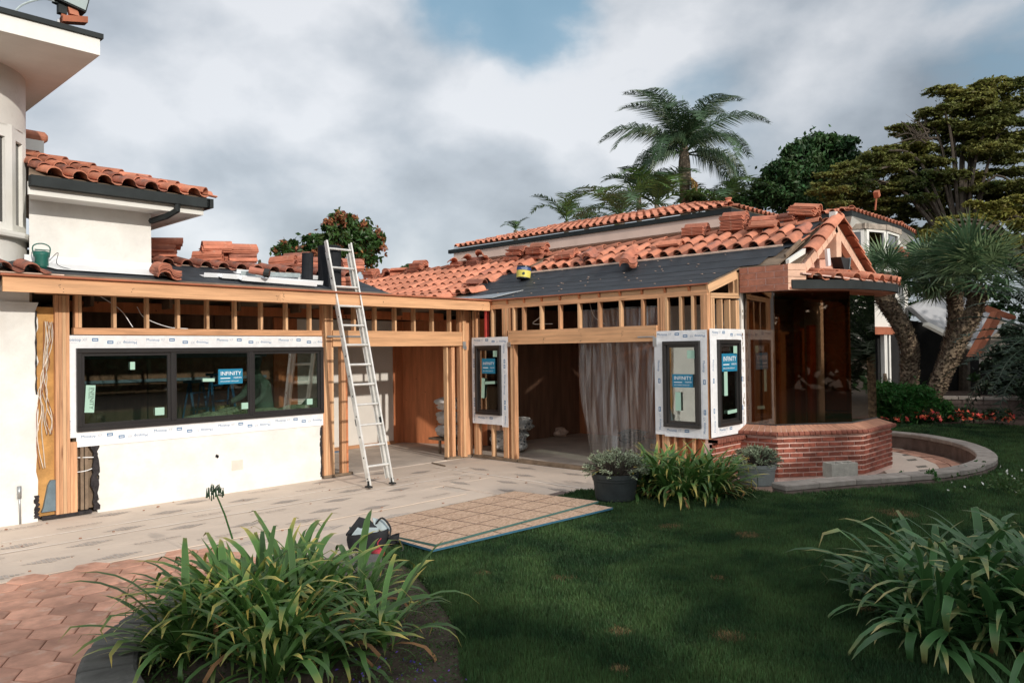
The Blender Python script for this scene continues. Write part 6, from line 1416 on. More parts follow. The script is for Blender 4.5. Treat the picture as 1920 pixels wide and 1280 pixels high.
def palm(name, lab, base, head, tr0, tr1, fronds, trunkm='palmtrunk', group=None, extra=None):
    t = thing(name, lab, 'palm tree', base, group); b_, h = V(base), V(head); mb = MB(); rr = random.Random(int(abs(head[0]*50))); n = 26; P = []; R_ = []
    for i in range(n+1):
        f = i/n; P.append(b_*(1-f)+h*f+V((rr.gauss(0, .01), rr.gauss(0, .01), 0))); R_.append((tr0*(1-f)+tr1*f)*(1+.06*((i % 2)*2-1)))
    add('trunk', mb.tube(P, R_, 14), trunkm, t, smooth=False)
    for me, az, tilt in fronds: add('frond', me, None, t, Matrix.Translation(h) @ Matrix.Rotation(az, 4, 'Z') @ Matrix.Rotation(-tilt, 4, 'Y'))
    return t
AZC = YAW   # heading of the view, for fronds that were surveyed against the sky
def sideaz(s, dz=0.): return AZC-PI/2*s+dz    # s=+1: to the right as seen from the terrace
D1 = 34.; h = PD(1283, 300, D1); b_ = V((h.x, h.y, 0)); qm = [frondmesh(4.3-.25*i, 0, 'palmleaf', 60+i, droop=1.55+.2*i, n=130, leafl=1.2, lw=.03, up=.0, hang=.92) for i in range(4)]
hd = PD(1283, 290, D1)
FRD = [(0, sideaz(1, .2), 1.45), (1, sideaz(-1, .1), 1.40), (0, sideaz(-1, -.2), .92), (1, sideaz(-1, .35), .80), (0, sideaz(1, -.2), 1.02), (1, sideaz(1, .35), .85), (0, sideaz(-1, .8), 1.3), (0, sideaz(1, .7), 1.35), (2, sideaz(1, .1), .35), (3, sideaz(1, -.5), .25), (2, AZC, 1.2), (2, AZC+PI, 1.1), (3, AZC+PI-.6, .7), (3, AZC+.5, .8), (1, AZC+PI+.5, 1.3), (0, sideaz(-1, .0), 1.52), (2, sideaz(1, .2), .1), (2, sideaz(-1, -.9), .6), (1, sideaz(1, 1.1), 1.1), (1, sideaz(-1, 1.2), 1.15), (3, sideaz(-1, .4), .2), (2, sideaz(1, -1.0), .65)]
qp = palm('queen_palm', 'tall feathery palm standing above the rear roof against the clouds', (hd.x, hd.y, 0), tuple(hd), .24, .22, [(qm[a], az, ti) for a, az, ti in FRD])
add('leaf_spear', MB().tube([hd, hd+V((-.05, 0, 2.6))], [.04, .006], 5), 'palmlight', qp); add('crown_shaft', MB().tube([hd-V((0, 0, 1.2)), hd-V((0, 0, .3)), hd+V((0, 0, .5))], [.29, .25, .14], 10), 'palmtrunk', qp)
sq = PD(1303, 348, D1-.4); mb = MB()
for i in range(46): a = rnd.uniform(0, 6.28); r = rnd.uniform(0, .16); p0 = PD(1295, 332, D1-.4); mb.tube([p0, V((sq.x+r*math.cos(a), sq.y+r*math.sin(a), sq.z+.1)), V((sq.x+r*1.3*math.cos(a), sq.y+r*math.sin(a), sq.z-rnd.uniform(.2, .55)))], [.012, .01, .006], 3, False)
add('fruit_tassel', mb, 'straw', qp, kind='stuff')
pm = [frondmesh(2.2, 0, m_, 90+i, droop=1.3+.2*i, n=34, leafl=.62, lw=.05, up=.1, hang=.25) for i, m_ in enumerate(('palmleaf', 'palmlight', 'palmleaf', 'palmlight'))]
for i, (px, py, dep, sc__, lab, k) in enumerate(((1165, 405, 31, 1.0, 'wide low palm with blue green fronds left of the tall one', 9), (1232, 385, 33, 1.1, 'dark dense palm directly at the foot of the tall one', 12), (1198, 372, 35, .8, 'thin palm with upright stem between the two left ones', 8), (1355, 385, 33, .95, 'light green palm right of the tall feathery one', 9), (1400, 385, 35, .85, 'pale hazy palm beside the dark evergreen tree', 8), (1062, 415, 33, .75, 'small palm at the left above the rear roof', 7), (1100, 415, 36, .6, 'dark little palm just behind the small left one', 7), (967, 432, 37, .35, 'tiniest palm tip far left above the rear roof', 6))):
    h = PD(px, py, dep); rr = random.Random(i+70); fr = []
    for j in range(k):
        az = j/k*2*PI+rr.uniform(-.3, .3); fr.append((pm[(j+i) % 4], az, rr.uniform(.45, 1.35)))
    t = palm('feather_palm', lab, (h.x, h.y, 0), tuple(h), .13, .11, fr, group='feather palms behind the rear house')
    for ch in t.children:
        if ch.name.startswith('frond'): ch.matrix_basis = ch.matrix_basis @ Matrix.Scale(sc__*1.25, 4)
def fanmesh(R_, m, seed, n=26):
    rr = random.Random(seed); mb = MB(); uv = []; L0 = R_*.75
    mb.tube([(0, 0, 0), (L0*.5, 0, .03), (L0, 0, 0)], [.012, .01, .008], 4, False); uv += [(.5, .3)]*len(mb.v); c = V((L0, 0, 0))
    for i in range(n):
        a = -2.25+4.5*i/(n-1); L = R_*(.8+.25*math.cos(a*.5))*rr.uniform(.9, 1.08); d = V((math.cos(a), math.sin(a), rr.uniform(-.05, .16))); s = V((-d.y, d.x, 0))*R_*.03
        m1 = c+d*L*.5+V((0, 0, .02)); e_ = c+d*L+V((0, 0, -rr.uniform(.0, .2)*L)); b = len(mb.v); mb.v += [tuple(c-s*.2), tuple(c+s*.2), tuple(m1+s), tuple(m1-s), tuple(e_)]; mb.f += [(b, b+1, b+2, b+3), (b+3, b+2, b+4)]; uv += [(.2, .1), (.8, .1), (.8, .6), (.2, .6), (.5, .95)]
    me = mb.mesh('fan'); ul = me.uv_layers.new(name='UVMap'); vi = np.empty(len(me.loops), int); me.loops.foreach_get('vertex_index', vi); ul.data.foreach_set('uv', np.array(uv)[vi].reshape(-1)); me.materials.append(M[m]); return me
fans = [fanmesh(.62, 'palmblue', i) for i in range(3)]+[fanmesh(.62, 'palmleaf', 5+i) for i in range(2)]
def fanpalm(lab, pts, rads, heads, seed):
    rr = random.Random(seed); t = thing('fan_palm', lab, 'palm tree', (pts[0][0], pts[0][1], .2), 'fan palms at the right of the bay'); P = curvepts(pts, 8); n = len(P); mb = MB()
    R_ = [rads[0]+(rads[1]-rads[0])*i/(n-1) for i in range(n)]; mb.tube(P, R_, 16); tk = add('trunk', mb, 'trunk', t); bo = MB()
    for i in range(2, n*44):     # old leaf bases give the trunk its scaly skin
        f = rr.random()*(n-1); i0 = int(f); p = P[i0]+(P[min(i0+1, n-1)]-P[i0])*(f-i0); tn = (P[min(i0+1, n-1)]-P[max(i0-1, 0)]).normalized(); a = rr.uniform(0, 6.28)
        x = tn.cross(V((0, 0, 1)) if abs(tn.z) < .9 else V((1, 0, 0))).normalized(); y = tn.cross(x); d = x*math.cos(a)+y*math.sin(a); r = R_[i0]; s = tn.cross(d)*rr.uniform(.018, .035); q = p+d*r*.92
        bo.quadmesh([q-s*1.5, q+s*1.5, q+s*.4+d*rr.uniform(.04, .08)+tn*rr.uniform(.03, .09), q-s*.4+d*.05+tn*.05], [(0, 1, 2, 3)])
    add('leaf_bases', bo, 'trunk', tk, kind='stuff')
    for h, k, s in heads:
        h = V(h)
        for j in range(k):
            az = rr.uniform(0, 6.28); el = rr.uniform(-.45, 1.35); ss = s*rr.uniform(.85, 1.15)
            add('fan_leaf', rr.choice(fans), None, t, Matrix.Translation(h) @ Matrix.Rotation(az, 4, 'Z') @ Matrix.Rotation(-el, 4, 'Y') @ Matrix.Rotation(rr.uniform(-.6, .6), 4, 'X') @ Matrix.Scale(ss, 4))
    return t
d0 = 19.5
fanpalm('leftmost scaly trunked fan palm, curving beside the bronze glass', [PD(1700, 765, d0), PD(1705, 690, d0), PD(1702, 640, d0), PD(1675, 585, d0), PD(1650, 545, d0), PD(1648, 515, d0)], (.20, .21), [(PD(1652, 516, d0), 18, .98), (PD(1712, 545, d0+1), 10, 1.1)], 3)
d0 = 18.6
fanpalm('leaning scaly fan palm with the widest crown near the right trees', [PD(1738, 775, d0), PD(1765, 705, d0), PD(1800, 635, d0), PD(1828, 580, d0), PD(1833, 535, d0)], (.19, .19), [(PD(1833, 525, d0), 22, 1.5)], 5)
d0 = 19.6
fanpalm('slim scaly fan palm rising behind the leaning one', [PD(1762, 720, d0), PD(1782, 650, d0), PD(1792, 600, d0), PD(1790, 545, d0)], (.2, .17), [(PD(1782, 525, d0), 18, 1.2), (PD(1735, 520, d0+.5), 10, 1.1)], 6)
t = thing('broken_palm_stub', 'short mossy palm stub beside the glass bay edge', 'stump', PD(1655, 760, 19)); add('trunk', MB().tube([PD(1662, 765, 19), PD(1661, 735, 19), PD(1659, 700, 19)], [.10, .08, .04], 10), 'trunk', t)
# cycad / dark palm at the right edge
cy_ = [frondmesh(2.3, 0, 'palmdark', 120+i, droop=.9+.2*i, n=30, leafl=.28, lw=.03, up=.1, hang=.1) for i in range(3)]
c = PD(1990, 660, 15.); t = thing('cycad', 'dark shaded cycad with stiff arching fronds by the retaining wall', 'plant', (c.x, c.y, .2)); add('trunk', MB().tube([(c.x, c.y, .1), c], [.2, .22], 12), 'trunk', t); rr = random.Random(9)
for j in range(80): add('frond', cy_[j % 3], None, t, Matrix.Translation(c) @ Matrix.Rotation(rr.uniform(0, 6.28), 4, 'Z') @ Matrix.Rotation(-rr.uniform(-.3, 1.35), 4, 'Y'))
# --- broadleaf trees
def tree(name, lab, cpx, dep, spec, size, n, m, trunk=None, flat=0., extra=None, seed=0, limbs=0, m2=None, n2=0):
    c = PD(*cpx, dep); t = thing(name, lab, 'tree', (c.x, c.y, 0)); add('trunk', MB().tube(curvepts([(c.x, c.y, -.1), (c.x+.1, c.y, c.z*.5), (c.x, c.y, c.z)], 5), [.22-.1*i/10 for i in range(11)], 8), 'bark', t)
    br = MB(); rr = random.Random(seed)
    for k_, (q, r) in enumerate(spec):
        if k_ % (2 if len(spec) < 60 else 9) == 0: br.tube(curvepts([(c.x, c.y, max(1.5, c.z*.6)), (V(q)+V((c.x, c.y, c.z)))*.5, q], 4), [.09, .08, .07, .06, .055, .05, .045, .04, .03], 5, False)
    add('limbs', br, 'bark', t, kind='stuff'); ptmesh('crown', cloud(spec, size, n, flat, seed), m, t)
    if m2: ptmesh('blossom', cloud(spec, size*1.1, n2, flat, seed, shell=.8), m2, t)
    return t
def airy(spec, k, seed, rs=.5, fz=.3, spread=.85):
    rr = random.Random(seed); out = []
    for c, r in spec:
        for j in range(k):
            a = rr.uniform(0, 6.28); q = rr.random()**.5*spread; s = rs*rr.uniform(.6, 1.15); out.append(((c[0]+r[0]*q*math.cos(a), c[1]+r[1]*q*math.sin(a), c[2]+r[0]*rr.uniform(-.62, .62)), (r[0]*s, r[1]*s, r[0]*s*fz)))
    return out
def pspec(L, dep, depth=.8, fz=.62):
    """lobes from surveyed outlines: (px, py, radius px, depth offset)"""
    out = []
    for px, py, r, dz in L:
        p = PD(px, py, dep+dz); rr_ = r/FPX*(dep+dz); out.append((tuple(p), (rr_, rr_, rr_*fz)))
    return out
rr = random.Random(12)
L = [(1540, 275, 28, 0), (1590, 280, 20, -.5), (1500, 305, 34, 0), (1560, 310, 36, .5), (1465, 335, 32, -.5), (1440, 365, 28, 0), (1510, 350, 42, 0), (1570, 350, 40, 0), (1475, 375, 34, -.6), (1530, 385, 34, -1), (1600, 310, 18, 0), (1425, 385, 16, 0), (1600, 370, 30, 1), (1345, 392, 22, 0), (1385, 392, 22, 0), (1300, 385, 22, 0)]
tree('evergreen_tree', 'dense dark green tree between the tall palm and the broad spreading tree', (1520, 350), 34, pspec(L, 34, fz=.95), .15, 42000, 'evergreen', seed=1)
L = [(1790, 185, 40, 0), (1835, 178, 46, .5), (1885, 180, 45, 0), (1760, 205, 30, -.5), (1735, 238, 34, 0), (1800, 225, 52, .5), (1860, 225, 52, 0), (1915, 215, 40, 0), (1700, 262, 38, 0), (1760, 270, 48, .6), (1830, 275, 55, 0), (1890, 280, 50, .5), (1665, 300, 40, -.6), (1640, 325, 45, 0), (1590, 335, 42, -1), (1560, 345, 34, -1.4), (1700, 320, 52, .5), (1770, 325, 55, 0), (1840, 330, 55, .4), (1905, 340, 46, 0), (1620, 365, 48, 0), (1575, 372, 30, -1.2), (1680, 370, 52, 0), (1750, 380, 50, .8), (1820, 385, 52, .8), (1890, 395, 50, 1), (1720, 420, 45, 1.5), (1780, 430, 45, 1.5), (1660, 412, 38, 1.4)]
tree('spreading_tree', 'broad layered tree with yellow green foliage filling the upper right', (1800, 330), 30, airy(pspec(L, 30), 8, 4, .58, .30), .085, 300000, 'umbrella', flat=.45, seed=2)
bt = thing('bare_branches', 'bare twiggy branches sticking out left of the spreading tree top', 'branches', PD(1720, 260, 29)); mb = MB(); rr = random.Random(5)
for i in range(9):
    p = PD(1745+rr.uniform(-15, 15), 250+rr.uniform(-10, 20), 29); e_ = PD(1665+rr.uniform(0, 50), 205+rr.uniform(0, 70), 29); m_ = (p+e_)/2+V((0, 0, rr.uniform(-.3, .3))); pts = curvepts([p, m_, e_], 4); mb.tube(pts, [.035-.003*k for k in range(len(pts))], 4, False)
    for j in range(4): q = pts[3+j]; mb.tube([q, q+V((rr.uniform(-.3, .3), rr.uniform(-.3, .3), rr.uniform(.1, .45)))], [.014, .006], 3, False)
add('twigs', mb, 'bark', bt, kind='stuff')
L = [(1850, 395, 34, 0), (1800, 405, 28, 0), (1895, 400, 36, 0), (1770, 425, 26, -.4), (1830, 432, 38, 0), (1885, 440, 40, 0), (1790, 450, 30, 0), (1760, 462, 24, 0), (1850, 465, 34, 0), (1910, 470, 30, 0), (1740, 440, 14, -.4)]
tree('yellow_tree', 'low yellow leaved tree above the fan palm crowns', (1960, 440), 23.5, airy(pspec(L, 23.5), 4, 6, .6, .3), .08, 52000, 'yellowgreen', flat=.5, seed=3)
L = [(640, 430, 28, 0), (690, 440, 22, .3), (615, 460, 26, 0), (660, 465, 34, 0), (700, 470, 22, 0), (580, 465, 20, 0), (545, 470, 20, 0), (525, 478, 14, 0), (560, 490, 22, .3), (620, 495, 30, 0), (680, 492, 24, 0), (592, 480, 22, 0), (655, 415, 14, 0), (712, 450, 9, 0)]
mg = tree('magnolia_tree', 'glossy green tree with rusty orange leaf undersides behind the ladder', (630, 470), 21, pspec(L, 21, fz=.9), .115, 9000, 'magnolia', seed=4); ptmesh('rusty_leaves', cloud(pspec(L, 21, fz=.9), .085, 2400, 0, 5, shell=.7), 'rustleaf', mg)
tree('garden_bush', 'small green bush tip above the tiles right of the ladder', (765, 505), 24, pspec([(762, 502, 9, 0), (770, 508, 9, 0)], 24), .08, 700, 'evergreen', seed=6); tree('cypress_tip', 'tiny conifer tip above the front ridge', (487, 495), 26, pspec([(487, 497, 4, 0), (487, 491, 2, 0)], 26, fz=1.5), .05, 200, 'evergreen', seed=7)
# dark foliage mass behind the palms and below the spreading tree
ms_ = []
rr = random.Random(33)
for i in range(60): px = rr.uniform(1640, 1990); py = rr.uniform(455, 600) if px < 1860 else rr.uniform(455, 740); ms_.append((px, py, rr.uniform(22, 40), rr.uniform(0, 3)))
ms2 = pspec(ms_, 27.5)+[((20+rr.uniform(-2, 3), -9-i*.75, rr.uniform(1, 11)), (1.6, 1.4, 1.8)) for i in range(44)]+[((19+rr.uniform(-2, 3), -10-i*.75, rr.uniform(0, 6)), (1.6, 1.4, 1.8)) for i in range(44)]
o = ptmesh('shrubbery', cloud(ms2, .2, 75000, 0, 9, shell=.1), 'evergreen', None); tag(o, 'dark mass of shrubs and leaves behind the fan palms', 'shrubbery')
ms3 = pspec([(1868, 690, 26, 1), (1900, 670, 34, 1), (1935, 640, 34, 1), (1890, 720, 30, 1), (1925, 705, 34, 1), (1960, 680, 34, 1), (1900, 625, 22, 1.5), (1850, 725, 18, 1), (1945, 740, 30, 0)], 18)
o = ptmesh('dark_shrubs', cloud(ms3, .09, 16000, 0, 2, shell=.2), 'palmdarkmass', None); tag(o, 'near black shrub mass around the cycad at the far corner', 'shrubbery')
bp = thing('blossom_shrub', 'shrub with red blossom clusters beyond the fan palm crown', 'shrub', PD(1690, 475, 22)); ptmesh('blossoms', cloud(pspec([(1688, 470, 8, 0), (1706, 478, 6, 0), (1695, 480, 5, 0)], 22), .06, 260), 'coral', bp); ptmesh('leaves', cloud(pspec([(1690, 490, 22, .5)], 22), .08, 1500), 'evergreen', bp)
# ferns, flowers in the far bed
fr_ = []
for i, (px, py, r) in enumerate(((1660, 735, 22), (1690, 745, 24), (1670, 765, 26), (1722, 742, 22), (1745, 762, 24), (1775, 772, 16), (1700, 775, 22), (1650, 765, 16), (1735, 780, 18))):
    f = thing('fern_bush', ('feathery green fern at the bay edge', 'feathery fern at the foot of the first palm trunk', 'low fern mound in front of the first palm', 'fern between the two palm trunks', 'fern at the foot of the leaning palm', 'small fern by the retaining wall end', 'spreading fern behind the orange flowers', 'fern mound touching the brick sill line', 'fern just left of the brightest orange flowers')[i], 'fern', PD(px, py, 17.5), 'ferns around the palm trunks'); q = PD(px, py, 17.6+.2*(i % 3)); R2 = r/FPX*17.6
    ptmesh('leaves', cloud([(tuple(q+V((0, 0, -R2*.3))), (R2*1.2, R2*1.2, R2*1.1))], .045, 3000, 0, i, shell=.2, ln=3.), 'fern', f)
for i, (px, py, w, k) in enumerate(((1740, 778, 25, 40), (1818, 780, 25, 36), (1880, 778, 24, 36), (1693, 783, 13, 14), (1655, 781, 10, 10))):
    lab = ('brightest bushy orange impatiens next to the ferns', 'middle orange impatiens before the stone blocks', 'rightmost orange impatiens before the stone blocks', 'small orange impatiens right of the bay end', 'few orange blooms tucked behind the bay sill end')[i]
    q = G(px, 795, .2); dep = (q-CAM).dot(fw); f = thing('impatiens', lab, 'flowers', q, 'orange flowers along the far bed'); Rw = w/FPX*dep; c = V((q.x+.2, q.y+.1, .2+Rw*.45)); nf = k
    ptmesh('leaves', cloud([(tuple(c), (Rw, Rw, Rw*.62))], .05, 1100, 0, i, shell=.3), 'hedge', f)
    d = nr.normal(size=(nf, 3)); d /= np.linalg.norm(d, axis=1, keepdims=True); d[:, 2] = abs(d[:, 2])*.9-.15; ctr = np.array(c)+d*np.array([Rw, Rw, Rw*.7]); pts_ = np.repeat(ctr, 5, 0)+nr.normal(size=(nf*5, 3))*.018
    ptmesh('blooms', leaves(pts_, .055), 'coral', f)
wf = thing('white_flowers', 'sprinkle of small white flowers at the lawn edge', 'flowers', G(1895, 910, .2)); d = nr.normal(size=(34, 3))*np.array([.35, .35, .12]); cc = np.array(G(1900, 912, .25)); ptmesh('blooms', leaves(cc+d, .03), 'whiteflower', wf); ptmesh('leaves', leaves(cc+np.array([.1, -.15, .0])+nr.normal(size=(900, 3))*np.array([.3, .3, .1]), .03), 'clover', wf)
vf = thing('violet_flowers', 'small violet flowers low under the big strappy clump', 'flowers', (-7.4, -7.1, .2)); d = np.stack([nr.uniform(-7.75, -7.05, 70), nr.uniform(-7.55, -6.9, 70), nr.uniform(.19, .27, 70)], 1); ptmesh('blooms', leaves(d, .013), 'purple', vf)
# weeds on the ring wall
wd = thing('creeping_weed', 'green creeper growing over the outer face of the ring wall', 'weed', (1.5, -7.75, .2)); ptmesh('leaves', cloud([((G(1745, 895, .25))[:], (.07, .07, .1)), (G(1692, 893, .24)[:], (.08, .08, .05)), (G(1838, 870, .27)[:], (.07, .07, .04))], .025, 420), 'fern', wd)
# trees on the slope behind the terrace (they throw the long shade over the lawn)
sl2 = []
rr = random.Random(77)
for i in range(60): x = -22+i*.95; top = (9.6+.7*math.sin(i*.9)+.5*math.sin(i*.37)) if x > -14.2 else (7.2+.6*math.sin(i)); top = top if x > -14.2 else top; z = top-1.2; sl2.append(((x, -33+rr.uniform(-1, 1), z), (1.3, 1.1, 1.2))); sl2.append(((x, -33+rr.uniform(-1, 1), z-2.0), (1.5, 1.2, 1.6))); sl2.append(((x, -33+rr.uniform(-1, 1), z-4.6), (1.6, 1.2, 1.9))); sl2.append(((x, -33, z-7.4), (1.6, 1.2, 1.9)))
o = ptmesh('treeline', cloud(sl2, .62, 110000, 0, 3, shell=.1), 'hedge', None); tag(o, 'row of tall trees on the slope behind the lawn', 'trees')
# ================================================================== PROPS
# extension ladder
ld = thing('extension_ladder', 'silver aluminium extension ladder leaning on the timber fascia', 'ladder', (-3.0, -1.3, 0))
A0, A1 = V((-3.22, -1.30, .03)), V((-3.30, -.365, 3.66)); B0, B1 = V((-2.80, -1.31, .03)), V((-2.84, -.365, 3.66))
ax = (A1-A0).normalized(); wv = (B0-A0).normalized(); nv = wv.cross(ax).normalized()
nv = nv if nv.y < 0 else -nv
for i, (sx, off_, l0, l1) in enumerate(((0, 0, 0, 1), (1, 0, 0, 1), (0, .058, .02, .96), (1, .058, .02, .96))):
    p0, p1 = (A0, A1) if sx == 0 else (B0, B1); s = (wv if sx == 0 else -wv)*(.0 if off_ == 0 else .028); a = p0+(p1-p0)*l0+nv*(-off_)+s; b = p0+(p1-p0)*l1+nv*(-off_)+s; d = (b-a).normalized(); h = nv
    mb = MB().obox((a+b)/2, (b-a)/2, wv*.003, h*.034); q = (1 if sx == 0 else -1)
    for e_ in (-1, 1): mb.obox((a+b)/2+h*(.034*e_)+wv*(.011*q), (b-a)/2, wv*.012, h*.0025)
    add('rail', mb, 'alu', ld)
L = (A1-A0).length; n = int(L/.305)
for k in range(1, n+1):
    f = k*.305/L-.03/L
    if f > .985: break
    a, b = A0+(A1-A0)*f, B0+(B1-B0)*f; add('rung', MB().tube([a, b], .0175, 8), 'alu', ld)
    if k % 3 == 1: add('rung', MB().tube([a-nv*.058+wv*.03+ax*.01, b-nv*.058-wv*.03+ax*.01], .015, 8), 'alu', ld)
for p in (A0, B0): add('foot', MB().obox(p+V((-.01, -.01, -.012)), (.03, 0, 0), (0, .055, 0), (0, 0, .012)).obox(p+V((0, .0, .03)), (.012, 0, 0), (0, .02, 0), (0, 0, .04)), 'rubber', ld)
add('rung_lock', MB().obox(B0+(B1-B0)*.25-nv*.03-wv*.01, ax*.05, wv*.012, nv*.03), 'darkgutter', ld); add('rung_lock', MB().obox(A0+(A1-A0)*.25-nv*.03+wv*.01, ax*.05, wv*.012, nv*.03), 'darkgutter', ld)
hl = MB()
for k in range(int(L/.305)):
    c = A0+ax*(.1+k*.305)-wv*.004; hl.obox(c, ax*.011, wv*.002, nv*.011)
add('rail_rivets', hl, 'rubber', ld, kind='stuff')
# strand boards
def osb(c3, lab, th, z, edge, seed, lines=True):
    a, b, c = c3; t = thing('strand_board', lab, 'board', (a+b)/2); u = (b-a); v = (c-b); d = V((0, 0, -th))
    P = [a, b, b+v, a+v]; o = add('board', MB().ext(P, d), 'osb', t)
    eb = MB()
    for i in range(4):
        p, q = P[i], P[(i+1) % 4]; n = (p-(a+b+v*.5+a+v*.5)/2).normalized(); 
        m_ = (p+q)/2; o_ = (m_-(a+(u+v)/2)); o_.z = 0; o_.normalize(); eb.obox(m_+d*.5+o_*.0008, (q-p)/2*1.0005, o_*.002, (0, 0, th*.53))
    add('painted_edge', eb, edge, t)
    ln = MB(); rr = random.Random(seed); uh_, vh = u.normalized(), v.normalized(); W_, H_ = u.length, v.length
    for k in range(1, 6):
        f = k/6; p = a+u*f; ln.obox(p+v*.5+V((0, 0, .0006)), v*.49, uh_*.0055, (0, 0, .0006))
    for k in range(1, 4): p = a+v*(k*.245); ln.obox(p+u*.5+V((0, 0, .0008)), u*.495, vh*.004, (0, 0, .0006))
    add('layout_line', ln, 'chalk', t, kind='stuff')
    return t
z1 = .262; a, b, c = G(817, 1020, z1), G(1122, 939, z1), G(966, 922, z1-.02)
dv = (c-b); dv = dv-(b-a).normalized()*dv.dot((b-a).normalized()); osb((a, b, b+dv.normalized()*1.24), 'upper strand board sheet with green painted edge and snapped lines', .018, z1, 'osbgreen', 2)
z2 = .24; a, b = G(811, 1030, z2), G(1149, 951, z2); dv2 = V((-(b-a).y, (b-a).x, 0)).normalized(); osb((a, b, b+dv2*1.24+V((0, 0, -.0))), 'lower strand board sheet with blue painted edge on the grass', .018, z2, 'osbgreen' if False else 'osbedge', 3)
# concrete block
q = G(1560, 897, .235); cbk = thing('concrete_block', 'hollow grey concrete block standing on the curb by the bay', 'concrete block', q)
ang = math.atan2((G(1610, 894, .235)-q).y, (G(1610, 894, .235)-q).x); R_ = Matrix.Translation(q) @ Matrix.Rotation(ang, 4, 'Z')
mb = MB(); Lb, Wb, Hb, t_ = .39, .19, .19, .03
for x0, x1, y0, y1 in ((0, Lb, 0, t_), (0, Lb, Wb-t_, Wb), (0, t_, t_, Wb-t_), (Lb-t_, Lb, t_, Wb-t_), (Lb/2-t_/2, Lb/2+t_/2, t_, Wb-t_)): mb.box(x0+.0001, y0, 0, x1-.0001, y1, Hb)
add('block', mb, 'cmu', cbk, R_)
# tool bag, cord and red rag
q = G(668, 1030, .2); q = V((-5.82, -4.78, .17)); q = G(690, 1030, .19)
bg = thing('tool_bag', 'open black tool bag with grey lining beside the strand boards', 'bag', q)
rgt = V((RT.x, RT.y, 0)).normalized(); fwd = V((fw.x, fw.y, 0)).normalized()
def BG(u, v, z): return q+rgt*u+fwd*v+V((0, 0, z))
def soft(pts, m, nm, j=.006, sub=2, par=bg):
    o = add(nm, pts, m, par, smooth=True); s = o.modifiers.new('s', 'SUBSURF'); s.levels = s.render_levels = sub; return o
mb = MB(); prof = []
for k, (z, s) in enumerate(((0, .85), (.02, .95), (.07, 1.0), (.12, 1.03), (.165, .98))):
    for (u, v) in ((-.17, -.09), (0, -.105), (.17, -.08), (.19, .02), (.16, .1), (0, .12), (-.17, .1), (-.19, .0)): mb.v.append(tuple(BG(u*s, v*s, z+(.02*math.sin(u*9) if k > 2 else 0))))
for k in range(4):
    for j in range(8): mb.f.append((k*8+j, k*8+(j+1) % 8, (k+1)*8+(j+1) % 8, (k+1)*8+j))
mb.f.append(tuple(range(8))[::-1]); soft(mb, 'blackbag', 'bag_body')
add('lining', MB().ext([BG(-.13, -.07, .15), BG(.08, -.085, .15), BG(.1, .03, .19), BG(-.1, .05, .19)], (0, 0, -.02)), 'greylining', bg)
add('flap', MB().ext([BG(-.2, .02, .14), BG(-.1, .12, .27), BG(.0, .12, .24), BG(.12, .0, .16), BG(-.05, -.02, .17)], (0, 0, -.02)), 'blackbag', bg); add('lining', MB().ext([BG(.02, .12, .26), BG(.13, .1, .24), BG(.2, .03, .17), BG(.06, .03, .17)], (0, 0, -.015)), 'greylining', bg)
mb = MB()
for k, (z, s) in enumerate(((.03, .7), (.06, 1.), (.12, 1.05))):
    for (u, v) in ((.18, -.09), (.27, -.06), (.30, .02), (.2, .06)): mb.v.append(tuple(BG(.2+(u-.2)*s, v*s, z+(u-.2)*.3)))
for k in range(2):
    for j in range(4): mb.f.append((k*4+j, k*4+(j+1) % 4, (k+1)*4+(j+1) % 4, (k+1)*4+j))
mb.f.append((0, 1, 2, 3)[::-1]); soft(mb, 'blackbag', 'side_pouch', sub=1)
add('handle', MB().tube(curvepts([BG(.05, .08, .2), BG(.12, .05, .27), BG(.2, .0, .2), BG(.2, -.03, .12)], 5), .009, 6), 'rubber', bg)
add('strap', MB().tube(curvepts([BG(.2, -.06, .08), BG(.28, -.08, .1), BG(.33, -.1, .03), BG(.27, -.13, .0), BG(.2, -.13, .01)], 5), .007, 5), 'rubber', bg)
rg_ = thing('red_rag', 'small crumpled red rag with dangling cord beside the tool bag', 'rag', BG(.1, -.2, 0)); mb = MB().lathe([(0, 0), (.05, .01), (.06, .035), (.035, .06), (0, .065)], BG(.13, -.22, -.0), 10); mb.v = [(x+rnd.gauss(0, .008), y+rnd.gauss(0, .008), z+rnd.gauss(0, .005)) for x, y, z in mb.v]; add('cloth', mb, 'red', rg_, smooth=True); add('cord', MB().tube(curvepts([BG(.14, -.13, .13), BG(.12, -.19, .1), BG(.16, -.22, .05)], 4), .004, 5), 'red', rg_)
# plastic sheet hanging in the wide doorway
ps = MB(); nx, nz = 90, 26; rr = random.Random(3)
for j in range(nz+1):
    f = j/nz; z = 2.62-(2.60)*f
    for i in range(nx+1):
        g_ = i/nx; y0 = -2.42-.35*max(0, math.sin(f*PI*.9))*0-.10*f; y0 = -2.35-.02*f+.28*math.sin(f*PI)**1.0*0; y = y0+(-4.12-y0)*g_
        y -= .22*max(0, (f-.55))*(1-g_)
        x = .38+.07*noise.noise(V((g_*6, f*.8, 1)))+.05*noise.noise(V((g_*17, f*1.2, 2)))+.018*noise.noise(V((g_*45, f*2.5, 3)))+.05*math.sin(g_*9-f*4)+.12*f*f*math.sin(g_*5+1)
        ps.v.append((x, y, z))
for j in range(nz):
    for i in range(nx): a_ = j*(nx+1)+i; ps.f.append((a_, a_+1, a_+nx+2, a_+nx+1))
o = add('plastic_sheet', ps, 'plastic', smooth=True); tag(o, 'translucent plastic dust sheet hanging inside the wide doorway', 'plastic sheet')
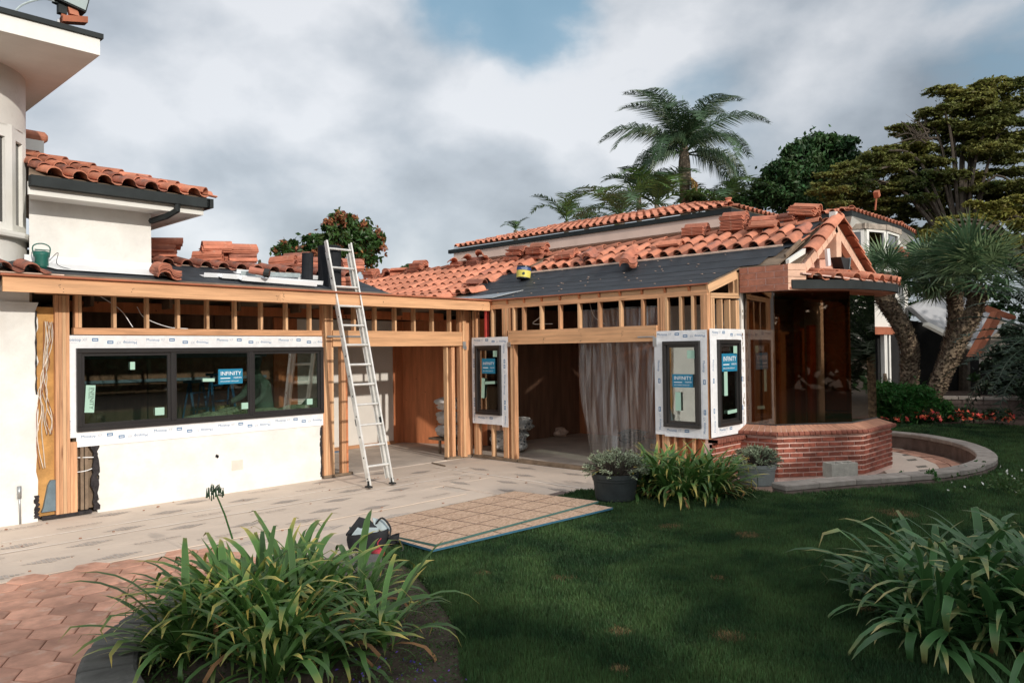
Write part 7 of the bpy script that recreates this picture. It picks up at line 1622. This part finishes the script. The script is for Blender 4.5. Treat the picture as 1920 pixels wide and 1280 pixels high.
# inside the wide doorway
def stepladder(lab, base, az, H, m, w=.42, openy=.45, n=5):
    t = thing('step_ladder', lab, 'ladder', base); R_ = Matrix.Translation(V(base)) @ Matrix.Rotation(az, 4, 'Z')
    for s in (-1, 1): add('rail', MB().tube([(s*w/2, 0, 0), (s*w*.36, openy*.5, H)], .025, 4), m, t, R_); add('rear_leg', MB().tube([(s*w/2*.95, openy*1.05, 0), (s*w*.34, openy*.54, H)], .018, 4), m, t, R_)
    for k in range(1, n+1): f = k/(n+.6); add('step', MB().box(-w/2*(1-.28*f), openy*.5*f-.04, H*f-.012, w/2*(1-.28*f), openy*.5*f+.05, H*f+.012), m, t, R_)
    add('top_cap', MB().box(-w*.42, openy*.5-.1, H, w*.42, openy*.5+.1, H+.04), m, t, R_); return t
stepladder('black step ladder standing in the dark room behind the wide doorway', tuple(G(1034, 813)), -1.2, 1.35, 'ladderdark', n=4); stepladder('tall folded dark ladder leaning behind the black step ladder', tuple(G(1058, 811)), -1.3, 2.35, 'ladderdark', .4, .12, 7)
bq = G(1000, 820); bx = thing('cardboard_box', 'small brown cardboard box on the floor of the dark room', 'box', bq); add('box_body', MB().obox((bq.x, bq.y, .13), (.16, -.05, 0), (.06, .16, 0), (0, 0, .13)), 'cardboard', bx); add('flap', MB().obox((bq.x, bq.y, .265), (.16, -.05, 0), (.03, .08, 0), (0, 0, .004)), 'cardboard', bx)
def lump(nm, lab, cat, c, r, m, seed, mat2=None):
    t = thing(nm, lab, cat, (c[0], c[1], c[2]-r[2])); rr = random.Random(seed); mb = MB(); n1, n2_ = 30, 16
    for j in range(n2_+1):
        ph = -PI/2+PI*j/n2_
        for i in range(n1):
            a = 2*PI*i/n1; k = 1+.09*math.sin(3*a+seed)+.07*math.sin(5*a+ph*4+seed*2); wb = .75+.5*noise.noise(V((math.cos(a)*1.6+seed*3.1, math.sin(a)*1.6, ph*1.5)))+.22*noise.noise(V((math.cos(a)*5+seed, math.sin(a)*5, ph*5)))+.2; k *= wb; mb.v.append((c[0]+r[0]*math.copysign(abs(math.cos(a))**.75, math.cos(a))*math.cos(ph)**.6*k, c[1]+r[1]*math.copysign(abs(math.sin(a))**.75, math.sin(a))*math.cos(ph)**.6*k, c[2]+r[2]*math.sin(ph)*(1+.1*math.sin(4*a+seed))))
    for j in range(n2_):
        for i in range(n1): i2 = (i+1) % n1; mb.f.append((j*n1+i, j*n1+i2, (j+1)*n1+i2, (j+1)*n1+i))
    add('fabric', mb, m, t, smooth=True); return t
lump('cloth_bundle', 'patterned cloth bundle seen below the narrow window', 'bundle', (1.0, -.15, .2), (.3, .28, .2), 'patterncloth', 1); lump('cloth_bundle', 'upper patterned cloth bundle behind the studs', 'bundle', (1.15, -.2, .52), (.28, .25, .13), 'patterncloth', 2); lump('cloth_bundle', 'white paint stained drop cloth behind the right stud', 'bundle', (G(940, 850)[0]+.3, G(940, 850)[1]+.3, .2), (.2, .2, .18), 'bagwhite', 3); lump('cloth_bundle', 'grey wrapped bundle beside the doorway post inside', 'bundle', (G(972, 828)[0], G(972, 828)[1], .2), (.2, .2, .18), 'greylining', 4); lump('bin_bag', 'black bag on the floor behind the cardboard box', 'bag', (3.5, -1.2, .14), (.25, .25, .14), 'blackframe', 5); lump('rag_heap', 'pale rags and yellow hose by the step ladder feet', 'rags', (G(1052, 818)[0], G(1052, 818)[1], .1), (.16, .13, .1), 'debris', 6)
yh = thing('yellow_hose', 'coiled yellow air hose on the dark room floor', 'hose', (3.2, -2.3, 0)); add('coil', MB().tube([(3.2+.22*math.cos(a*.5)*(1+.06*math.sin(a)), -2.35+.22*math.sin(a*.5), .03+.012*(a % 5)+.12*max(0, math.sin(a*.5))) for a in range(60)], .012, 5), 'yellowhose', yh)
br = thing('broom', 'thin handled broom leaning inside the dark room', 'broom', (3.2, -2.2, 0)); add('handle', MB().tube([(3.0, -2.15, .05), (3.5, -2.3, 1.35)], .012, 6), 'debris', br); add('brush', MB().obox((3.0, -2.15, .05), (.04, 0, 0), (0, .14, 0), (0, 0, .05)), 'straw', br)
# insulation sacks stacked in the left opening
for i, (z, y) in enumerate(((.95, .55), (.68, .6), (.42, .62))):
    lump('insulation_sack', ('uppermost white sack behind the studs of the square opening', 'middle white sack behind the studs of the square opening', 'lowest white sack behind the studs of the square opening')[i], 'sack', (.05+.04*i, y+.1, z), (.2, .25, .12), 'bagwhite', 10+i)
tb = thing('sack_table', 'low timber trestle under the white sacks', 'trestle', (.1, .7, 0)); add('top', MB().box(-.15, .45, .26, .35, 1.0, .3), 'oldwood', tb)
for x in (-.1, .3): add('leg', MB().box(x-.02, .7, 0, x+.02, .74, .26), 'oldwood', tb)
bt_ = thing('blue_tape_strip', 'blue strip lying along the base of the white panel', 'tape', (-1.5, 2.6, .0)); add('strip', MB().box(-1.9, 2.55, -.003, -1.1, 2.68, .004), 'blue', bt_)
# worker and things behind the wide window
def skinbody(name, V_, E_, R_, root, m, parent, sub=2):
    me = bpy.data.meshes.new(name); me.from_pydata([tuple(v) for v in V_], E_, []); o = add(name, me, m, parent)
    sk_ = o.modifiers.new('skin', 'SKIN'); sk_.use_smooth_shade = True
    for i, r in enumerate(R_): me.skin_vertices[0].data[i].radius = (r, r) if not isinstance(r, tuple) else r
    me.skin_vertices[0].data[root].use_root = True; s = o.modifiers.new('s', 'SUBSURF'); s.levels = s.render_levels = sub; return o
Yw = .95; hp = PY(484, 678, Yw); px_ = hp.x; W_ = lambda dx, dy, z: V((px_+dx, Yw+dy, z))
sz = hp.z-.30     # shoulder height
pn = thing('person', 'person in grey hood and green work shirt behind the sliding window', 'person', (px_+.1, Yw, 0))
VV = [W_(.12, 0, .92), W_(.11, 0, 1.1), W_(.06, 0, 1.3), W_(.0, 0, sz), W_(-.03, 0, sz+.12), W_(-.06, -.0, hp.z-.02), W_(-.07, 0, hp.z+.07),
      W_(.0, -.19, sz-.03), W_(-.06, -.26, sz-.24), W_(-.24, -.27, sz-.36), W_(.0, .19, sz-.03), W_(-.16, .24, sz-.25), W_(-.40, .2, sz-.34),
      W_(.12, -.12, .86), W_(.06, -.13, .46), W_(.14, -.13, .06), W_(.0, -.14, .03), W_(.12, .12, .86), W_(.10, .14, .46), W_(.2, .14, .06), W_(.07, .14, .03)]
EE = [(0, 1), (1, 2), (2, 3), (3, 4), (4, 5), (5, 6), (3, 7), (7, 8), (8, 9), (3, 10), (10, 11), (11, 12), (0, 13), (13, 14), (14, 15), (15, 16), (0, 17), (17, 18), (18, 19), (19, 20)]
RR = [.15, .15, .165, .15, .06, .09, .08, .075, .055, .04, .075, .055, .04, .1, .07, .05, .045, .1, .07, .05, .045]
skinbody('body', VV, EE, RR, 0, 'shirt', pn)
mb = MB().lathe([(0, -.15), (.07, -.14), (.10, -.05), (.115, .03), (.10, .10), (.06, .145), (0, .155)], W_(-.06, 0, hp.z+.02), 20); add('hood', mb, 'hood', pn, smooth=True)
fc = W_(-.155, -.01, hp.z-.01); add('face', MB().lathe([(0, -.08), (.035, -.07), (.055, -.02), (.055, .03), (.04, .06), (0, .07)], fc, 14), 'skin', pn, smooth=True); add('nose', MB().tube([fc+V((-.05, 0, .015)), fc+V((-.075, 0, -.01))], [.008, .013], 6), 'skin', pn, smooth=True)
for s in (-1, 1): add('eye', MB().lathe([(0, -.008), (.009, 0), (0, .008)], fc+V((-.047, .024*s, .018)), 8), 'rubber', pn)
add('mouth', MB().obox(fc+V((-.052, 0, -.036)), (.003, 0, 0), (0, .02, 0), (0, 0, .004)), 'red', pn)
def hand(nm, w, dirv, upv, parent):
    dirv, upv = V(dirv).normalized(), V(upv).normalized(); sd = dirv.cross(upv).normalized(); vs = [w-dirv*.06, w, w+dirv*.05]; es = [(0, 1), (1, 2)]; rs = [.036, .03, .034]
    for k, (o_, L_) in enumerate(((-.033, .07), (-.011, .08), (.011, .075), (.031, .06))):
        b = len(vs); p = w+dirv*.075+sd*o_; vs += [p, p+dirv*L_*.5+sd*o_*.3-upv*.006, p+dirv*L_+sd*o_*.5-upv*.025]; es += [(2, b), (b, b+1), (b+1, b+2)]; rs += [.013, .0115, .009]
    b = len(vs); p = w+dirv*.02-sd*.035; vs += [p, p+dirv*.035-sd*.03, p+dirv*.065-sd*.035]; es += [(1, b), (b, b+1), (b+1, b+2)]; rs += [.014, .013, .011]
    skinbody(nm, vs, es, rs, 1, 'glove', parent, 1)
hand('glove', W_(-.30, -.27, sz-.37), (-1, -.1, -.12), (.1, -1, .1), pn); hand('glove', W_(-.44, .19, sz-.40), (-1, .1, -.3), (0, -1, 0), pn)
stepladder('blue step ladder standing before the worker behind the window', (PY(432, 800, 1.05).x, 1.0, 0), .2, 1.62, 'blue', .5, .5, 6); stepladder('second blue ladder farther left behind the window', (PY(395, 800, 1.7).x, 1.7, 0), .6, 1.5, 'blue', .5, .5, 5)
for i, (px, py, ry, rz, y_) in enumerate(((395, 782, .34, .14, .45), (440, 774, .3, .16, .55), (500, 776, .32, .17, .5), (555, 772, .34, .2, .5), (590, 762, .26, .24, .6))):
    c = PY(px, py, y_); lump('insulation_batt', ('leftmost pale green insulation batt behind the window glass', 'insulation batt in front of the blue ladder', 'insulation batt in front of the worker', 'insulation batt right of the worker', 'highest insulation batt at the window corner')[i], 'insulation', (c.x, y_, c.z-rz*.5), (ry, .22, rz), 'fleece', 20+i)
wt = thing('work_table', 'plank table carrying the insulation batts inside the window', 'table', (-4.4, .5, 0)); add('top', MB().box(-5.6, .2, .84, -3.2, .85, .88), 'oldwood', wt)
for x in (-5.5, -3.3): add('leg', MB().box(x-.04, .3, 0, x+.04, .38, .84), 'oldwood', wt); add('leg', MB().box(x-.04, .7, 0, x+.04, .78, .84), 'oldwood', wt)
# small debris on the terrace
db = MB(); rr = random.Random(6)
for i in range(60):
    x, y = rr.uniform(-8.5, -1), rr.uniform(-3, -.1); s = rr.uniform(.004, .014); db.obox((x, y, -.005+s*.4), (s, rr.uniform(-s, s)*.5, 0), (0, s*.6, 0), (0, 0, s*.4))
o = add('debris', db, 'cardboard', kind='stuff'); tag(o, 'tiny scattered crumbs on the terrace paper', 'debris')
st = thing('wood_offcut', 'thin dark stick lying on the paper near the doorway corner', 'offcut', (-1.2, -1.0, 0)); a, b = G(810, 867, .0), G(835, 873, .0); add('stick', MB().tube([a, b], .012, 5), 'oldwood', st)
